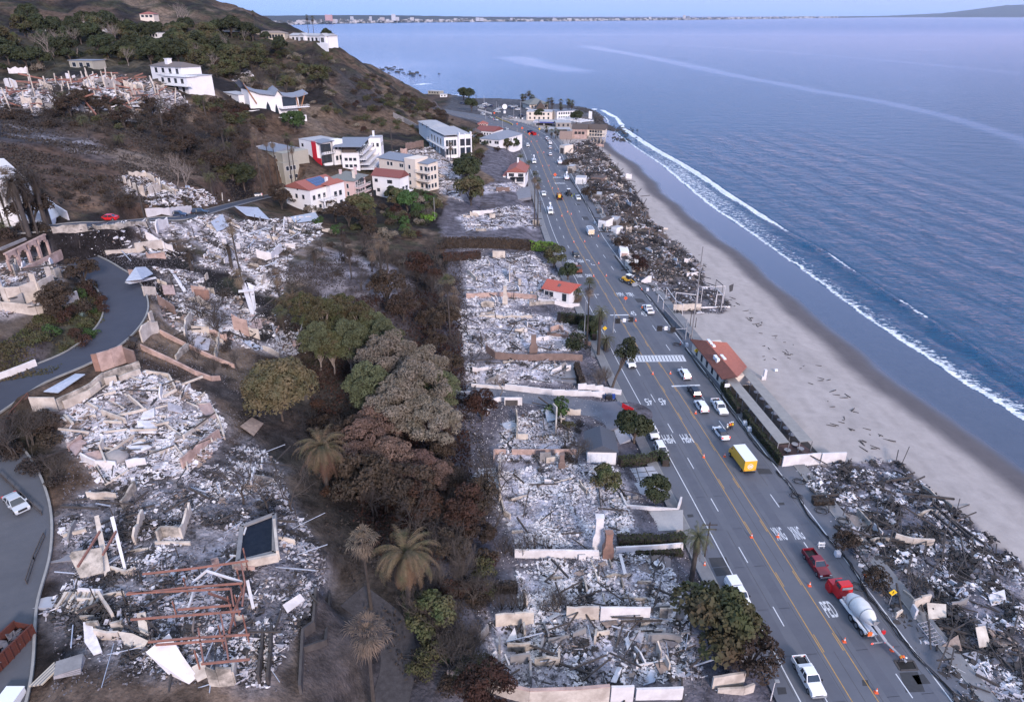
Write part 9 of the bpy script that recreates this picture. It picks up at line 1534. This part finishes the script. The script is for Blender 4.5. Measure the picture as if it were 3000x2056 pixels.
scat([(0,0),(500,0),(640,45),(560,90),(250,50),(0,80)],80,['b_black','b_brown','b_mix','b_mix','b_dark'],1.0,2.4,'dark shrub near the top of hill','shrubs near the hilltop',3)
scat([(780,150),(860,180),(1000,250),(1040,290),(900,250),(800,220)],110,['b_brown','b_mix','b_black','b_brown'],.7,2.2,'brown shrub on the bare headland slope','shrubs on the bare headland',4)
scat([(640,230),(800,240),(1000,260),(1060,300),(1100,320),(1060,340),(900,300),(760,290)],70,['b_brown','b_mix','b_mix','b_rust','b_dark','b_grey'],.8,2.0,'brown green shrub at the foot of headland','shrubs at the foot of the headland',5)
scat([(100,240),(450,240),(560,300),(560,420),(470,430),(350,310),(150,270)],110,['b_brown','b_black','b_mix','brown','b_brown','bare2','b_black'],.7,1.6,'burnt shrub on the middle slope below the mansion ruin','burnt shrubs on the middle slope',6)
scat([(0,240),(120,250),(200,290),(100,290),(0,270)],34,['b_brown','b_black','b_black'],1.0,1.8,'blackened brush under the left end of the mansion ruin','blackened brush under the mansion ruin',7)
scat([(120,380),(300,430),(420,450),(300,480),(150,470)],22,['b_black','b_brown'],.5,1.2,'small burnt tuft on the bare brown slope','small tufts on the bare brown slope',8)
scat([(440,230),(560,250),(620,290),(600,310),(500,280)],30,['b_brown','b_rust','b_dark','b_mix'],1.2,2.4,'mixed shrub on slope beside the white block','mixed shrubs beside the white block',9)
scat([(600,420),(680,460),(780,500),(900,460),(1000,440),(1020,520),(900,560),(760,540)],64,['b_brown','b_dark','b_rust','b_mix','mixed','b_grey','b_green','brown','twiggy','b_grey'],.7,1.7,'garden shrub below the row of white and pink houses','garden shrubs below the house row',10)
scat([(700,560),(900,560),(1010,560),(1030,640),(960,700),(860,640)],34,['b_brown','b_black','bare2','twiggy','bare2','b_grey'],.6,1.4,'burnt shrub on the ash slope above the ravine','burnt shrubs above the ravine',11)
scat([(940,640),(1040,640),(1040,1060),(980,1060),(960,860)],44,['brown','bare2','b_rust','b_brown','twiggy','b_grey','bare'],.6,1.2,'scorched tree between the grey grove and ash plots','scorched trees beside the ash plots',12)
scat([(700,900),(830,1050),(1000,1080),(1110,1120),(1120,1300),(1000,1280),(900,1200),(740,1130)],62,['brown','b_black','b_brown','bare2','twiggy','twiggy','bare','b_brown','b_rust'],.7,1.35,'dark burnt thicket tree in the lower ravine','dark burnt thicket of the lower ravine',13)
scat([(930,1330),(1110,1300),(1100,1593),(980,1593),(930,1480)],46,['b_black','twiggy','twiggy','b_brown','bare2','b_mix'],.7,1.3,'tangled burnt bush left of the lowest ash plots','tangled burnt bushes left of the lowest plots',14)
scat([(120,690),(200,640),(240,700),(230,760),(140,830),(90,790)],26,['b_brown','b_mix','b_rust','b_green','brown'],.6,1.2,'brown and green bush on bank inside the road bend','bushes on the bank inside the bend',15)
scat([(20,960),(120,970),(150,1090),(70,1110),(10,1060)],16,['b_black','b_brown','bare2'],.8,1.5,'charred bush on the mound between the two roads','charred bushes on the mound',16)
scat([(0,480),(110,480),(130,560),(0,560)],18,['b_black','b_brown','date_black'],.8,1.5,'charred bush behind the arcade ruin','charred bushes behind the arcade',17)
scat([(380,660),(480,700),(600,790),(540,860),(440,840)],16,['bare2','saplings','b_black'],.5,1.0,'burnt stems inside the pink house ruin','burnt stems in the pink ruin',18)
scat([(1060,310),(1140,320),(1110,400),(1060,380)],16,['b_dark','b_mix','b_brown'],1.0,2.0,'shrub beside the curved drive','shrubs beside the curved drive',19)
scat([(1270,1000),(1310,930),(1320,1060),(1280,1060)],8,['b_black','b_mix','bare2'],.6,1.1,'dark shrub left of the grey roofed garage','dark shrubs beside the garage',20)
for i in range(16):kd=PR.choice(['date_black','fan_black','date_dark','fan_black']);lb=DESC[kd]+' on slope between the mansion ruin and upper road';x,y=PR.choice([(140,330),(200,300),(260,330),(390,300),(420,340),(470,370),(520,330),(360,340),(440,300),(300,280),(500,300)]);palm(kd,'V',x+PR.gauss(0,14),y+PR.gauss(0,10),y-PR.uniform(24,62),lb,group=lb+', one of several')
def cover(name,poly,n,m_,size,label,seed,h=.5):
 g=np.random.default_rng(seed);pw=[P('V',x,y)[:2]for x,y in poly];A_=np.array(pw);lo,hi=A_.min(0),A_.max(0);x=g.uniform(lo[0],hi[0],n*4);y=g.uniform(lo[1],hi[1],n*4);k=inpoly(x,y,pw)&(fbm(x/9,y/9,seed,3)>g.uniform(.34,.62,n*4));x,y=x[k][:n],y[k][:n]
 C=np.c_[x,y,zat(x,y)+g.uniform(0,h,len(x))];V,F=leafquads(C,g.normal(0,1,(len(x),3))+np.array((0,-.3,.7)),size,.5);o=stuff(npmesh(name,V,F,m_));o['label']=label
cover('hill_scrub',[(0,40),(500,0),(760,130),(860,200),(700,250),(400,230),(0,250)],26000,L_DARK,.7,'low dark scrub over the upper hill',1,1.6);cover('dry_brush',[(0,0),(600,20),(800,120),(1040,260),(1040,300),(800,300),(500,330),(0,300)],24000,L_BROWN,.6,'dead brown brush over the hillside',2,1.0)
cover('charred_brush',[(0,240),(500,260),(600,420),(480,470),(200,480),(0,460)],20000,L_BLACK,.30,'charred low brush on the middle slope',3,.5);cover('burnt_undergrowth',[(600,560),(1040,560),(1100,1000),(1110,1593),(940,1593),(740,1200),(640,900)],24000,L_BLACK,.18,'charred undergrowth over the ravine floor',4,.7);cover('rusty_undergrowth',[(660,700),(1040,640),(1080,1200),(960,1320),(760,1180)],22000,L_RED,.20,'rusty dead undergrowth below the trees',5,.9);cover('bank_weeds',[(110,690),(220,640),(240,740),(120,850),(0,870),(0,780)],7000,M_MIXG,.16,'green and brown weeds on the bank of the bend',6,.4)
cover('strip_litter',[(1040,560),(1250,560),(1560,1240),(1700,1593),(1100,1593),(1050,900)],30000,RM[5],.10,'grey litter over yards between the plots',7,.12);cover('ash_flakes',[(1040,560),(1250,560),(1560,1240),(1700,1593),(1100,1593),(1050,900)],12000,RM[0],.08,'white flakes of ash debris between the plots',8,.15)
cover('slope_litter',[(130,560),(700,480),(760,620),(660,820),(520,1100),(720,1180),(700,1593),(110,1593),(150,1000),(330,830)],26000,RM[5],.10,'grey litter over the terraces between the ruins',9,.15)
for k,pr in PROTO.items():
 if k not in _used:
  for ch in list(pr.children):
   for c2 in list(ch.children):bpy.data.objects.remove(c2)
   bpy.data.objects.remove(ch)
  bpy.data.objects.remove(pr)
# ---------------------------------------------------------------- air
def haze():
 mb=MB().box(-34000,40000,-400,36000,-25,700)
 o=mb.build('haze',None or mat('haze_air',(1,1,1)))
 m=bpy.data.materials.new('sea_air');m.use_nodes=True;n=m.node_tree;n.nodes.clear()
 v=n.nodes.new('ShaderNodeVolumePrincipled');v.inputs['Color'].default_value=(.66,.78,.98,1);v.inputs['Density'].default_value=1.3e-5;v.inputs['Anisotropy'].default_value=.1
 ou=n.nodes.new('ShaderNodeOutputMaterial');n.links.new(v.outputs[0],ou.inputs['Volume'])
 o.data.materials.clear();o.data.materials.append(m);stuff(o);o['label']='thin blue sea haze'
 return o
HAZE=haze()
